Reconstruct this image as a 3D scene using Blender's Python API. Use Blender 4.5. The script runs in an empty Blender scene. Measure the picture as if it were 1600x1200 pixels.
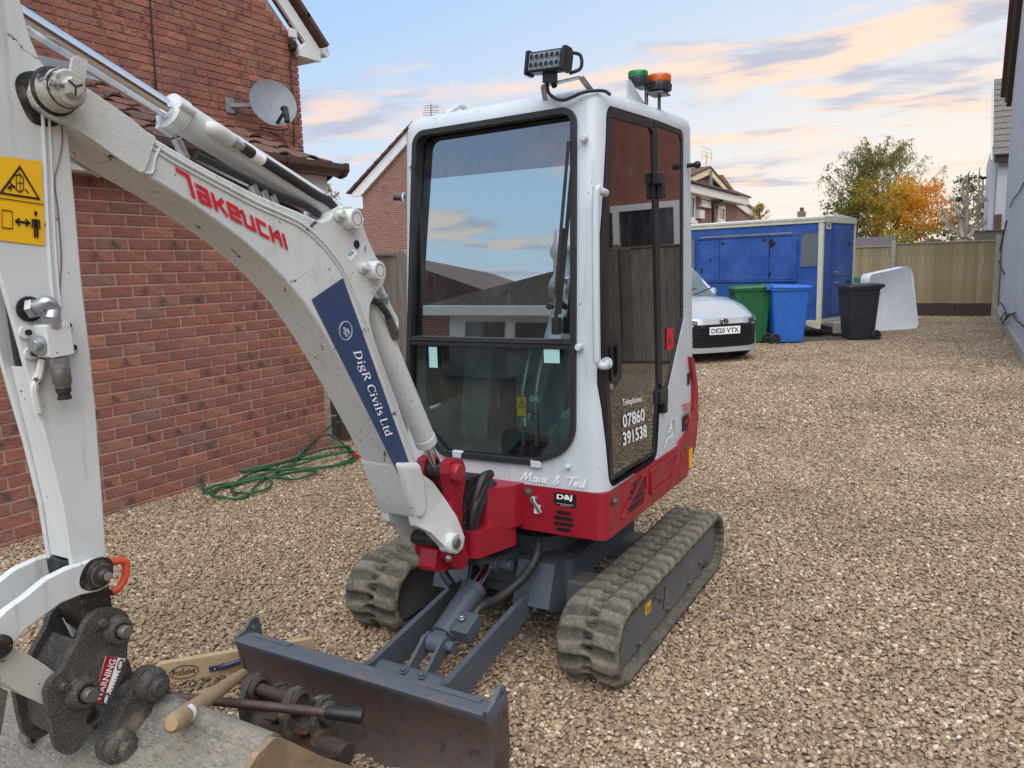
import bpy, bmesh, math, random
from mathutils import Vector, Matrix, noise
from mathutils.geometry import tessellate_polygon
R = math.radians
PI = math.pi
S = bpy.context.scene
COL = S.collection

# ------------------------------------------------------------------ camera
cam_d = bpy.data.cameras.new('camera')
cam = bpy.data.objects.new('camera', cam_d)
COL.objects.link(cam)
S.camera = cam
def cam_matrix(pitch, roll, yaw, loc):
    cy, sy = math.cos(yaw), math.sin(yaw)
    f = Vector((-sy*math.cos(pitch), cy*math.cos(pitch), -math.sin(pitch)))
    rt = Vector((cy, sy, 0)); up = rt.cross(f)
    a = math.cos(roll)*rt + math.sin(roll)*up
    b = -math.sin(roll)*rt + math.cos(roll)*up
    m = Matrix((a, b, -f)).transposed().to_4x4()
    m.translation = loc
    return m
cam.matrix_world = cam_matrix(R(8.55), R(-1.65), R(29.8), Vector((0, 0, 1.5)))
cam_d.sensor_width = 36
cam_d.lens = 1220/1600*36
cam_d.clip_start = 0.05
cam_d.clip_end = 2000
S.render.resolution_x, S.render.resolution_y = 1024, 768

# ------------------------------------------------------------------ sky and sun
SUN_AZ = math.atan2(0.46, -0.89)     # from +Y towards +X: broad soft fill, added for skylight, from behind and right of the viewer
SUN_EL = R(57.0)
GLOW_AZ = math.atan2(0.62, 0.78)     # where the sunset glow sits on the horizon
GLOW_EL = R(4.0)
world = bpy.data.worlds.new('World')
S.world = world
world.use_nodes = True
wn = world.node_tree.nodes; wl = world.node_tree.links
wn.clear()
def W(t, **k):
    n = wn.new(t)
    for a, b in k.items(): setattr(n, a, b)
    return n
wout = W('ShaderNodeOutputWorld'); wbg = W('ShaderNodeBackground')
sky = W('ShaderNodeTexSky', sky_type='NISHITA', sun_disc=False)
sky.sun_elevation = SUN_EL; sky.sun_rotation = SUN_AZ
sky.air_density = 1.1; sky.dust_density = 1.6; sky.ozone_density = 2.2
def wmath(op, a, b=None, c=None):
    n = W('ShaderNodeMath', operation=op)
    for i, v in enumerate((a, b, c)):
        if v is None: continue
        if isinstance(v, (int, float)): n.inputs[i].default_value = v
        else: wl.new(v, n.inputs[i])
    return n.outputs[0]
def wmix(fac, a, b):
    n = W('ShaderNodeMix', data_type='RGBA')
    for s_, v in (('Factor', fac), ('A', a), ('B', b)):
        tgt = [i for i in n.inputs if i.name == s_ and (i.type == 'RGBA' or s_ == 'Factor') and not (s_ == 'Factor' and i.type != 'VALUE')][0]
        if isinstance(v, (int, float)): tgt.default_value = v
        elif isinstance(v, tuple): tgt.default_value = v
        else: wl.new(v, tgt)
    return [o for o in n.outputs if o.type == 'RGBA'][0]
tc = W('ShaderNodeTexCoord')
sep = W('ShaderNodeSeparateXYZ'); wl.new(tc.outputs['Generated'], sep.inputs[0])
zc = wmath('MAXIMUM', sep.outputs[2], 0.0)
den = wmath('ADD', zc, 0.10)
px = wmath('DIVIDE', sep.outputs[0], den); py = wmath('DIVIDE', sep.outputs[1], den)
comb = W('ShaderNodeCombineXYZ'); wl.new(px, comb.inputs[0]); wl.new(py, comb.inputs[1])
mp = W('ShaderNodeMapping'); wl.new(comb.outputs[0], mp.inputs[0])
mp.inputs['Rotation'].default_value = (0, 0, R(-22)); mp.inputs['Scale'].default_value = (0.82, 1.45, 1)
mp.inputs['Location'].default_value = (2.3, 0.7, 0)
n1 = W('ShaderNodeTexNoise'); wl.new(mp.outputs[0], n1.inputs['Vector'])
n1.inputs['Scale'].default_value = 0.95; n1.inputs['Detail'].default_value = 9; n1.inputs['Roughness'].default_value = 0.62; n1.inputs['Distortion'].default_value = 0.7
cr = W('ShaderNodeMapRange', interpolation_type='SMOOTHSTEP'); wl.new(n1.outputs[0], cr.inputs[0])
cr.inputs[1].default_value = 0.47; cr.inputs[2].default_value = 0.60; cr.inputs[4].default_value = 0.88
n2 = W('ShaderNodeTexNoise'); wl.new(mp.outputs[0], n2.inputs['Vector'])
n2.inputs['Scale'].default_value = 2.6; n2.inputs['Detail'].default_value = 6
cr2 = W('ShaderNodeMapRange', interpolation_type='SMOOTHSTEP'); wl.new(n2.outputs[0], cr2.inputs[0])
cr2.inputs[1].default_value = 0.40; cr2.inputs[2].default_value = 0.58
# how near the direction is to the sunset glow
sd = (math.sin(SUN_AZ)*math.cos(SUN_EL), math.cos(SUN_AZ)*math.cos(SUN_EL), math.sin(SUN_EL))
gd = (math.sin(GLOW_AZ)*math.cos(GLOW_EL), math.cos(GLOW_AZ)*math.cos(GLOW_EL), math.sin(GLOW_EL))
dot = W('ShaderNodeVectorMath', operation='DOT_PRODUCT'); wl.new(tc.outputs['Generated'], dot.inputs[0]); dot.inputs[1].default_value = gd
near = W('ShaderNodeMapRange', interpolation_type='SMOOTHSTEP'); wl.new(dot.outputs['Value'], near.inputs[0])
near.inputs[1].default_value = 0.05; near.inputs[2].default_value = 0.95
hz = W('ShaderNodeMapRange', interpolation_type='SMOOTHSTEP'); wl.new(sep.outputs[2], hz.inputs[0])
hz.inputs[1].default_value = 0.42; hz.inputs[2].default_value = 0.02
CL = 7.4     # cloud radiance in the sky's own units
pink = (CL*0.92, CL*0.70, CL*0.60, 1); grey = (CL*0.50, CL*0.52, CL*0.62, 1); gold = (CL*1.08, CL*0.79, CL*0.55, 1)
ccol = wmix(cr2.outputs[0], grey, pink)
ccol = wmix(wmath('MULTIPLY', wmath('MULTIPLY', near.outputs[0], cr2.outputs[0]), 0.8), ccol, gold)
# clear sky: the Nishita sky with the pale dusk veil that the photograph shows
veil = wmix(near.outputs[0], (CL*0.36, CL*0.60, CL*0.96, 1), (CL*0.62, CL*0.76, CL*0.94, 1))
veil = wmix(wmath('MULTIPLY', hz.outputs[0], 0.8), veil, wmix(near.outputs[0], (CL*0.72, CL*0.78, CL*0.84, 1), (CL*1.20, CL*0.95, CL*0.68, 1)))
base = wmix(0.85, sky.outputs[0], veil)
tot = wmix(cr.outputs[0], base, ccol)
wl.new(tot, wbg.inputs[0]); wbg.inputs[1].default_value = 0.066
wl.new(wbg.outputs[0], wout.inputs[0])

sun_d = bpy.data.lights.new('sun', 'SUN'); sun = bpy.data.objects.new('sun', sun_d); COL.objects.link(sun)
sun_d.energy = 1.5; sun_d.angle = R(76); sun_d.color = (1.0, 0.965, 0.92)
sun.rotation_euler = Vector(sd).to_track_quat('Z', 'Y').to_euler()
sun.location = (10, 12, 12)

vs = S.view_settings
vs.view_transform = 'Standard'; vs.look = 'None'; vs.gamma = 1.0; vs.exposure = 1.18; vs.use_curve_mapping = False

# ------------------------------------------------------------------ helpers
def link(o, parent=None):
    COL.objects.link(o)
    if parent is not None:
        o.parent = parent
        if parent.get('_w'):
            o.matrix_parent_inverse = Matrix.Translation(-Vector(parent['_w']))
    return o
def tag(o, label=None, cat=None, group=None, kind=None):
    if label: o['label'] = label
    if cat: o['category'] = cat
    if group: o['group'] = group
    if kind: o['kind'] = kind
    return o
def thing(name, label, cat, loc=(0, 0, 0), rz=0, group=None, world=False):
    o = bpy.data.objects.new(name, None); COL.objects.link(o)
    o.empty_display_size = 0.1
    o.location = loc; o.rotation_euler = (0, 0, rz)
    if world: o['_w'] = tuple(loc)
    return tag(o, label, cat, group)

def rpoly(pts, r, n=5):
    """2-D polygon with rounded corners; r a number or a list"""
    out = []; N = len(pts)
    for i in range(N):
        p = Vector(pts[i][:2]); a = Vector(pts[i-1][:2]); b = Vector(pts[(i+1) % N][:2])
        rr = r[i] if isinstance(r, (list, tuple)) else r
        if rr <= 0: out.append(tuple(p)); continue
        u = (a-p); v = (b-p); lu, lv = u.length, v.length
        u.normalize(); v.normalize()
        c = max(-0.9999, min(0.9999, u.dot(v))); ang = math.acos(c)
        t = min(rr/math.tan(ang/2), lu*0.49, lv*0.49); q = t*math.tan(ang/2)
        cen = p + (u+v).normalized()*(q/math.sin(ang/2))
        s = p+u*t - cen; e = p+v*t - cen
        a0 = math.atan2(s.y, s.x); a1 = math.atan2(e.y, e.x); d = a1-a0
        while d > PI: d -= 2*PI
        while d < -PI: d += 2*PI
        for k in range(n+1):
            th = a0+d*k/n; out.append((cen.x+q*math.cos(th), cen.y+q*math.sin(th)))
    return out
def smoothline(pts, n=6, closed=False):
    """Catmull-Rom through points of any dimension"""
    P = [Vector(p) for p in pts]; out = []; N = len(P)
    rng = N if closed else N-1
    for i in range(rng):
        p0 = P[i-1] if (i > 0 or closed) else P[0]*2-P[1]
        p1 = P[i]; p2 = P[(i+1) % N]
        p3 = P[(i+2) % N] if (i+2 < N or closed) else P[-1]*2-P[-2]
        for k in range(n):
            t = k/n
            out.append(0.5*((2*p1)+(p2-p0)*t+(2*p0-5*p1+4*p2-p3)*t*t+(3*p1-p0-3*p2+p3)*t**3))
    if not closed: out.append(P[-1])
    return out
def ax3(ax, a, b, c):
    return {'X': (c, a, b), 'Y': (a, c, b), 'Z': (a, b, c)}[ax]

class MB:
    def __init__(s): s.v = []; s.f = []; s.attr = {}
    def add(s, vs, fs):
        o = len(s.v); s.v += [tuple(v) for v in vs]; s.f += [tuple(i+o for i in f) for f in fs]; return s
    def box(s, c, size, rot=None):
        x, y, z = (k/2 for k in size)
        vs = [Vector((a*x, b*y, d*z)) for d in (-1, 1) for b in (-1, 1) for a in (-1, 1)]
        if rot is not None: vs = [rot @ v for v in vs]
        vs = [v+Vector(c) for v in vs]
        return s.add(vs, [(0, 2, 3, 1), (4, 5, 7, 6), (0, 1, 5, 4), (2, 6, 7, 3), (0, 4, 6, 2), (1, 3, 7, 5)])
    def bx(s, x0, x1, y0, y1, z0, z1):
        return s.box(((x0+x1)/2, (y0+y1)/2, (z0+z1)/2), (abs(x1-x0), abs(y1-y0), abs(z1-z0)))
    def beam(s, p0, p1, w, h, up=(0, 0, 1)):
        p0 = Vector(p0); p1 = Vector(p1); d = (p1-p0); L = d.length; d.normalize()
        u = Vector(up); sx = d.cross(u).normalized(); uu = sx.cross(d)
        M = Matrix((sx, d, uu)).transposed()
        return s.box((p0+p1)/2, (w, L, h), M)
    def prism(s, poly, ax, a, b, holes=()):
        loops = [list(poly)]+[list(h) for h in holes]
        allp = [p for l in loops for p in l]
        tris = tessellate_polygon([[Vector((p[0], p[1], 0)) for p in l] for l in loops])
        n = len(allp)
        vs = [ax3(ax, p[0], p[1], a) for p in allp]+[ax3(ax, p[0], p[1], b) for p in allp]
        fs = [tuple(t) for t in tris]+[tuple(i+n for i in reversed(t)) for t in tris]
        o = 0
        for l in loops:
            m = len(l)
            for i in range(m):
                j = (i+1) % m; fs.append((o+i, o+j, o+j+n, o+i+n))
            o += m
        return s.add(vs, fs)
    def cyl(s, p0, p1, r0, r1=None, n=20, cap=True):
        return s.tube([p0, p1], [r0, r0 if r1 is None else r1], n, cap)
    def tube(s, path, r, n=10, cap=True, closed=False):
        P = [Vector(p) for p in path]; N = len(P)
        rr = r if isinstance(r, (list, tuple)) else [r]*N
        o = len(s.v); vs = []; fs = []
        t0 = (P[1]-P[0]).normalized()
        ref = Vector((0, 0, 1)) if abs(t0.z) < 0.9 else Vector((0, 1, 0))
        u = t0.cross(ref).normalized()
        for i in range(N):
            if closed: t = (P[(i+1) % N]-P[i-1])
            else: t = (P[min(i+1, N-1)]-P[max(i-1, 0)])
            if t.length < 1e-9: t = t0
            t = t.normalized()
            u = (u-t*u.dot(t))
            u = u.normalized() if u.length > 1e-6 else t.orthogonal().normalized()
            w = t.cross(u)
            for k in range(n):
                a = 2*PI*k/n; vs.append(P[i]+(u*math.cos(a)+w*math.sin(a))*rr[i])
        m = N if closed else N-1
        for i in range(m):
            j = (i+1) % N
            for k in range(n):
                l = (k+1) % n; fs.append((i*n+k, i*n+l, j*n+l, j*n+k))
        if cap and not closed:
            fs.append(tuple(reversed(range(n)))); fs.append(tuple((N-1)*n+k for k in range(n)))
        return s.add(vs, fs)
    def lathe(s, prof, p0, d, n=24, a0=0, a1=2*PI):
        """profile of (radius, along) about the axis d through p0"""
        p0 = Vector(p0); d = Vector(d).normalized(); u = d.orthogonal().normalized(); w = d.cross(u)
        full = abs(a1-a0-2*PI) < 1e-6; m = n if full else n+1
        vs = []; fs = []
        for (r, h) in prof:
            for k in range(m):
                a = a0+(a1-a0)*k/n; vs.append(p0+d*h+(u*math.cos(a)+w*math.sin(a))*r)
        for i in range(len(prof)-1):
            for k in range(n):
                l = (k+1) % m; fs.append((i*m+k, i*m+l, (i+1)*m+l, (i+1)*m+k))
        if prof[0][0] > 1e-5 and full: fs.append(tuple(reversed(range(m))))
        if prof[-1][0] > 1e-5 and full: fs.append(tuple((len(prof)-1)*m+k for k in range(m)))
        return s.add(vs, fs)
    def ball(s, c, r, n=12, sc=(1, 1, 1)):
        vs = []; fs = []; m = n//2
        for i in range(m+1):
            th = PI*i/m
            for k in range(n):
                a = 2*PI*k/n
                vs.append((c[0]+r*sc[0]*math.sin(th)*math.cos(a), c[1]+r*sc[1]*math.sin(th)*math.sin(a), c[2]+r*sc[2]*math.cos(th)))
        for i in range(m):
            for k in range(n):
                l = (k+1) % n; fs.append((i*n+k, (i+1)*n+k, (i+1)*n+l, i*n+l))
        return s.add(vs, fs)
    def loft(s, rings, closed=True, cap=True):
        n = len(rings[0]); vs = [p for r in rings for p in r]; fs = []
        for i in range(len(rings)-1):
            for k in range(n if closed else n-1):
                l = (k+1) % n; fs.append((i*n+k, i*n+l, (i+1)*n+l, (i+1)*n+k))
        if cap and closed:
            fs.append(tuple(reversed(range(n)))); fs.append(tuple((len(rings)-1)*n+k for k in range(n)))
        return s.add(vs, fs)
    def mesh(s, name, smooth=40):
        me = bpy.data.meshes.new(name); me.from_pydata(s.v, [], s.f); me.update()
        bm = bmesh.new(); bm.from_mesh(me)
        bmesh.ops.remove_doubles(bm, verts=bm.verts, dist=1e-5)
        bmesh.ops.recalc_face_normals(bm, faces=bm.faces)
        bm.to_mesh(me); bm.free()
        if smooth:
            me.polygons.foreach_set('use_smooth', [True]*len(me.polygons))
            me.set_sharp_from_angle(angle=R(smooth))
        return me
    def build(s, name, m, parent=None, smooth=40, bevel=0, seg=2, label=None, kind=None):
        me = s.mesh(name, smooth)
        if m is not None: me.materials.append(m)
        o = bpy.data.objects.new(name, me); link(o, parent)
        if bevel:
            b = o.modifiers.new('bevel', 'BEVEL'); b.width = bevel; b.segments = seg; b.limit_method = 'ANGLE'; b.angle_limit = R(35)
            b.harden_normals = False
            me.polygons.foreach_set('use_smooth', [True]*len(me.polygons))
            w = o.modifiers.new('wn', 'WEIGHTED_NORMAL'); w.keep_sharp = True
        if label: o['label'] = label
        if kind: o['kind'] = kind
        return o
def rawmesh(name, vs, fs, m, parent=None, smooth=None, attrs=None, kind=None):
    me = bpy.data.meshes.new(name); me.from_pydata(vs, [], fs); me.update()
    if smooth: me.polygons.foreach_set('use_smooth', [True]*len(me.polygons))
    for k, (typ, dom, data) in (attrs or {}).items():
        a = me.attributes.new(k, typ, dom)
        if typ == 'FLOAT': a.data.foreach_set('value', data)
        else: a.data.foreach_set('vector', [c for d in data for c in d])
    me.materials.append(m)
    o = bpy.data.objects.new(name, me); link(o, parent)
    if kind: o['kind'] = kind
    return o
def boolean(o, cutters):
    for c in cutters:
        md = o.modifiers.new('b', 'BOOLEAN'); md.operation = 'DIFFERENCE'; md.object = c; md.solver = 'EXACT'
    dg = bpy.context.evaluated_depsgraph_get(); dg.update()
    me = bpy.data.meshes.new_from_object(o.evaluated_get(dg))
    o.modifiers.clear(); o.data = me
    for c in cutters: bpy.data.objects.remove(c)
    return o
def dup(root, loc, rz, label=None):
    r = root.copy(); COL.objects.link(r); r.location = loc; r.rotation_euler = (0, 0, rz)
    if label: r['label'] = label
    for ch in list(root.children):
        c = ch.copy(); COL.objects.link(c); c.parent = r
        for g in list(ch.children):
            d = g.copy(); COL.objects.link(d); d.parent = c
    return r

# ------------------------------------------------------------------ materials
def srgb(r, g, b):
    f = lambda c: (c/255/12.92 if c <= 10 else ((c/255+0.055)/1.055)**2.4)
    return (f(r), f(g), f(b))
def sc(c, k): return tuple(min(1, x*k) for x in c)
class NT:
    def __init__(s, name):
        s.m = bpy.data.materials.new(name); s.m.use_nodes = True
        s.t = s.m.node_tree; s.n = s.t.nodes; s.l = s.t.links
        s.b = s.n['Principled BSDF']; s.out = s.n['Material Output']
        s.co = s.n.new('ShaderNodeTexCoord').outputs['Object']
    def set(s, k, v):
        i = s.b.inputs[k]
        if isinstance(v, bpy.types.NodeSocket): s.l.new(v, i)
        elif isinstance(v, tuple) and len(v) == 3: i.default_value = (*v, 1)
        else: i.default_value = v
    def noise(s, scale, detail=4, rough=0.55, dist=0, vec=None, stretch=None):
        n = s.n.new('ShaderNodeTexNoise'); v = vec or s.co
        if stretch:
            mp = s.n.new('ShaderNodeMapping'); mp.inputs['Scale'].default_value = stretch; s.l.new(v, mp.inputs[0]); v = mp.outputs[0]
        s.l.new(v, n.inputs['Vector'])
        n.inputs['Scale'].default_value = scale; n.inputs['Detail'].default_value = detail
        n.inputs['Roughness'].default_value = rough; n.inputs['Distortion'].default_value = dist
        return n.outputs[0]
    def ramp(s, v, lo, hi, a=0.0, b=1.0, smooth=True):
        n = s.n.new('ShaderNodeMapRange'); n.interpolation_type = 'SMOOTHSTEP' if smooth else 'LINEAR'
        s.l.new(v, n.inputs[0]); n.inputs[1].default_value = lo; n.inputs[2].default_value = hi
        n.inputs[3].default_value = a; n.inputs[4].default_value = b
        return n.outputs[0]
    def math(s, op, a, b=0.0, c=0.0):
        n = s.n.new('ShaderNodeMath'); n.operation = op
        for i, v in enumerate((a, b, c)):
            if isinstance(v, (int, float)): n.inputs[i].default_value = v
            else: s.l.new(v, n.inputs[i])
        return n.outputs[0]
    def mix(s, fac, a, b, mode='MIX'):
        n = s.n.new('ShaderNodeMix'); n.data_type = 'RGBA'; n.blend_type = mode
        ins = [n.inputs[0], n.inputs[6], n.inputs[7]]
        for i, v in zip(ins, (fac, a, b)):
            if isinstance(v, (int, float)): i.default_value = v
            elif isinstance(v, tuple): i.default_value = (*v[:3], 1)
            else: s.l.new(v, i)
        return n.outputs[2]
    def bump(s, h, strength, dist=0.01):
        n = s.n.new('ShaderNodeBump'); n.inputs['Strength'].default_value = strength; n.inputs['Distance'].default_value = dist
        s.l.new(h, n.inputs['Height']); s.l.new(n.outputs[0], s.b.inputs['Normal'])
    def attr(s, name, typ='GEOMETRY'):
        n = s.n.new('ShaderNodeAttribute'); n.attribute_name = name; n.attribute_type = typ; return n
    def rnd(s): return s.n.new('ShaderNodeObjectInfo').outputs['Random']
def mat(name, col, rough=0.5, metal=0.0, var=0.12, vs=5, dirt=None, bump=0, bs=60, bd=0.003, coat=0, rv=0.12, stretch=None, spec=0.5):
    """plain procedural: tone variation, roughness variation, optional dirt layers (colour, lo, hi, scale) and fine relief"""
    t = NT(name)
    n = t.noise(vs, 5, 0.6, stretch=stretch)
    c = t.mix(t.ramp(n, 0.25, 0.75), sc(col, 1-var), sc(col, 1+var))
    r = t.ramp(t.noise(vs*2.3, 3), 0.3, 0.7, max(0.02, rough-rv), min(1, rough+rv))
    for d in (dirt or []):
        dc, lo, hi, s_ = d[:4]; st = d[4] if len(d) > 4 else None
        k = t.ramp(t.noise(s_, 8, 0.68, 0.3, stretch=st), lo, hi)
        if len(d) > 5: k = t.math('MULTIPLY', k, d[5])
        c = t.mix(k, c, dc)
        r = t.math('ADD', r, t.math('MULTIPLY', k, 0.25))
    t.set('Base Color', c); t.set('Roughness', r); t.set('Metallic', metal)
    t.set('Specular IOR Level', spec)
    if coat: t.set('Coat Weight', coat); t.set('Coat Roughness', 0.12)
    if bump: t.bump(t.noise(bs, 5, 0.6), bump, bd)
    return t.m
M = {}
def text_pts(txt, bold=0.0, spacing=1.0):
    """flat letter outlines of the built-in font as (verts, faces) in the unit em"""
    cu = bpy.data.curves.new('t', 'FONT'); cu.body = txt; cu.size = 1; cu.offset = bold; cu.space_character = spacing; cu.resolution_u = 3
    o = bpy.data.objects.new('t', cu); COL.objects.link(o)
    dg = bpy.context.evaluated_depsgraph_get(); dg.update()
    me = bpy.data.meshes.new_from_object(o.evaluated_get(dg))
    vs = [tuple(v.co) for v in me.vertices]; fs = [tuple(p.vertices) for p in me.polygons]
    bpy.data.objects.remove(o); bpy.data.curves.remove(cu); bpy.data.meshes.remove(me)
    return vs, fs
def strokes(lines, w):
    """flat pen strokes: every polyline becomes a mitred strip; returns verts, faces"""
    vs = []; fs = []
    for item in lines:
        ln, ww = (item[0], item[1]) if isinstance(item, tuple) and isinstance(item[0], list) else (item, w)
        P = [Vector(p) for p in ln]; N = len(P); o = len(vs)
        for i in range(N):
            a = (P[i]-P[i-1]).normalized() if i else None
            b = (P[i+1]-P[i]).normalized() if i < N-1 else None
            t = (a+b).normalized() if a is not None and b is not None and (a+b).length > 1e-4 else (a if a is not None else b)
            nrm = Vector((-t.y, t.x)); k = 1.0
            if a is not None and b is not None: k = 1/max(0.5, abs(nrm.dot(Vector((-a.y, a.x)))))
            wi = (ww[i] if isinstance(ww, list) else ww)/2
            lz = len(vs)*6e-6        # overlapping strokes never share a plane
            vs.append((*(P[i]+nrm*wi*k), lz)); vs.append((*(P[i]-nrm*wi*k), lz))
        for i in range(N-1): fs.append((o+2*i, o+2*i+1, o+2*i+3, o+2*i+2))
    return vs, fs
def decal(name, vf, p0, ux, uy, m, parent, fit=None, lift=0.0):
    """lay flat outlines on a surface: p0 + x*ux + y*uy, fitted to the unit box unless fit is False"""
    vs, fs = vf; p0 = Vector(p0); ux = Vector(ux); uy = Vector(uy)
    if fit is not False:
        xs = [v[0] for v in vs]; ys = [v[1] for v in vs]
        x0, x1, y0, y1 = min(xs), max(xs), min(ys), max(ys)
        if fit: y0, y1 = fit
        vs = [((v[0]-x0)/(x1-x0), (v[1]-y0)/(y1-y0), v[2]) for v in vs]
    nrm = ux.cross(uy).normalized()
    return rawmesh(name, [p0+ux*v[0]+uy*v[1]+nrm*(lift+v[2]) for v in vs], fs, m, parent)
def quad3(p0, p1, p2):
    """p0 origin, p1 end of baseline, p2 top of the first stroke"""
    p0, p1, p2 = Vector(p0), Vector(p1), Vector(p2)
    return p0, p1-p0, p2-p0

# ================================================================== materials of the setting
def gravel_mat(name, inst):
    t = NT(name)
    if inst:
        a = t.attr('pr', 'INSTANCER').outputs['Fac']; b = t.attr('pq', 'INSTANCER').outputs['Fac']
    else:
        v = t.n.new('ShaderNodeTexVoronoi'); v.inputs['Scale'].default_value = 55; t.l.new(t.co, v.inputs['Vector'])
        s_ = t.n.new('ShaderNodeSeparateColor'); t.l.new(v.outputs['Color'], s_.inputs[0]); a, b = s_.outputs[0], s_.outputs[1]
    r = t.n.new('ShaderNodeValToRGB'); t.l.new(a, r.inputs[0]); e = r.color_ramp.elements
    cols = [(0, srgb(104, 92, 80)), (0.16, srgb(150, 130, 106)), (0.34, srgb(176, 155, 128)), (0.50, srgb(136, 121, 105)), (0.66, srgb(190, 170, 142)), (0.82, srgb(164, 141, 113)), (0.93, srgb(206, 192, 170)), (1.0, srgb(232, 226, 212))]
    e[0].position = 0; e[0].color = (*cols[0][1], 1); e[1].position = 1; e[1].color = (*cols[-1][1], 1)
    for p, c in cols[1:-1]:
        n = e.new(p); n.color = (*c, 1)
    c = t.mix(t.ramp(b, 0, 1, 0, 0.35), r.outputs[0], srgb(150, 131, 108))
    gp = t.n.new('ShaderNodeNewGeometry').outputs['Position']
    c = t.mix(t.ramp(t.noise(0.8, 4, 0.6, vec=gp), 0.42, 0.68, 0, 0.42), c, srgb(112, 98, 82))
    c = t.mix(t.ramp(t.noise(60, 3), 0.3, 0.7, 0, 0.2), c, srgb(108, 90, 70))
    c = t.mix(1.0, c, (1.03, .985, .935), 'MULTIPLY')
    t.set('Base Color', c); t.set('Roughness', 0.7); t.set('Specular IOR Level', 0.4)
    if inst: t.bump(t.noise(220, 2), 0.2, 0.002)
    else:
        t.bump(t.math('SUBTRACT', 1.0, v.outputs['Distance']), 0.9, 0.03)
    return t.m
M['gravel'] = gravel_mat('gravel', True); M['gravel_far'] = gravel_mat('gravel_far', False)
M['soil'] = mat('soil', srgb(88, 78, 68), 0.95, var=0.3, vs=9, bump=0.8, bs=30, bd=0.03)

def brick_mat(name, tint=(1, 1, 1), soot=0.34):
    """per-brick colour from the object's random value or the 'rnd' attribute; 'bl' holds the place on the brick's face"""
    t = NT(name)
    rn = t.math('FRACT', t.math('ADD', t.rnd(), t.attr('rnd').outputs['Fac']))
    r = t.n.new('ShaderNodeValToRGB'); t.l.new(rn, r.inputs[0]); e = r.color_ramp.elements
    cols = [(0, srgb(150, 96, 84)), (0.2, srgb(138, 86, 76)), (0.4, srgb(160, 102, 86)), (0.55, srgb(130, 90, 82)), (0.7, srgb(146, 90, 78)), (0.85, srgb(166, 108, 88)), (1.0, srgb(134, 100, 92))]
    cols = [(p, tuple(a*b for a, b in zip(c, tint))) for p, c in cols]
    e[0].position = 0; e[0].color = (*cols[0][1], 1); e[1].position = 1; e[1].color = (*cols[-1][1], 1)
    for p, c in cols[1:-1]:
        n = e.new(p); n.color = (*c, 1)
    c = r.outputs[0]
    # creased, sand-faced texture
    w = t.noise(30, 6, 0.7, 2.0, stretch=(1, 0.40, 1.5))
    c = t.mix(t.ramp(w, 0.48, 0.62), c, t.mix(0.6, c, srgb(92, 60, 54)))
    c = t.mix(t.ramp(t.noise(90, 3), 0.5, 0.8, 0, 0.45), c, srgb(190, 128, 104))
    # dark firing spots on some bricks
    bl = t.attr('bl').outputs['Vector']
    rn2 = t.math('FRACT', t.math('MULTIPLY', rn, 17.3))
    off = t.n.new('ShaderNodeCombineXYZ'); t.l.new(t.ramp(t.math('FRACT', t.math('MULTIPLY', rn, 41.7)), 0, 1, -0.25, 0.25, False), off.inputs[0])
    vm = t.n.new('ShaderNodeVectorMath'); vm.operation = 'SUBTRACT'; t.l.new(bl, vm.inputs[0]); t.l.new(off.outputs[0], vm.inputs[1])
    ms = t.n.new('ShaderNodeVectorMath'); ms.operation = 'MULTIPLY'; t.l.new(vm.outputs[0], ms.inputs[0]); ms.inputs[1].default_value = (2.8, 0.7, 1)
    ln = t.n.new('ShaderNodeVectorMath'); ln.operation = 'LENGTH'; t.l.new(ms.outputs[0], ln.inputs[0])
    d = t.math('ADD', ln.outputs['Value'], t.ramp(t.noise(26, 4), 0.2, 0.8, -0.25, 0.25))
    k = t.math('MULTIPLY', t.ramp(d, 0.66, 0.02), t.ramp(rn2, 1-soot, 1-soot+0.10))
    c = t.mix(t.math('MULTIPLY', k, 0.8), c, srgb(80, 70, 70))
    # large weathering and a few lime blooms
    c = t.mix(t.ramp(t.noise(1.3, 4), 0.42, 0.72, 0, 0.35), c, srgb(110, 76, 68))
    t.set('Base Color', c); t.set('Roughness', 0.88); t.set('Specular IOR Level', 0.3)
    t.bump(w, 0.7, 0.006)
    return t.m
M['brick'] = brick_mat('brick', (1.17, 1.25, 1.27), 0.22); M['brick_up'] = brick_mat('brick_up', (1.22, 1.26, 1.22), 0.36)
M['mortar'] = mat('mortar', srgb(176, 152, 138), 0.95, var=0.2, vs=14, bump=0.6, bs=120)
M['upvc'] = mat('upvc', srgb(226, 226, 224), 0.45, var=0.05, vs=3, dirt=[(srgb(150, 148, 140), 0.62, 0.85, 7)])
M['brown_pvc'] = mat('brown_pvc', srgb(72, 48, 44), 0.38, var=0.1)
M['tile'] = None
t = NT('tile')
rn = t.rnd()
c = t.mix(rn, srgb(78, 56, 52), srgb(112, 78, 66))
c = t.mix(t.ramp(t.noise(9, 6, 0.7), 0.56, 0.72), c, srgb(140, 104, 90))
c = t.mix(t.ramp(t.noise(23, 4), 0.62, 0.74), c, srgb(168, 150, 130))
t.set('Base Color', c); t.set('Roughness', 0.85); t.bump(t.noise(60, 4), 0.6, 0.004); M['tile'] = t.m
M['lead'] = mat('lead', srgb(136, 140, 146), 0.6, 0.2, var=0.15, vs=6)
M['cable'] = mat('cable', srgb(26, 26, 28), 0.55)
M['render'] = None
t = NT('roughcast')
v = t.n.new('ShaderNodeTexVoronoi'); v.inputs['Scale'].default_value = 75; t.l.new(t.co, v.inputs['Vector'])
n_ = t.noise(30, 5, 0.7)
c = t.mix(t.ramp(v.outputs['Distance'], 0.1, 0.6), srgb(238, 238, 238), srgb(206, 207, 210))
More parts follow.
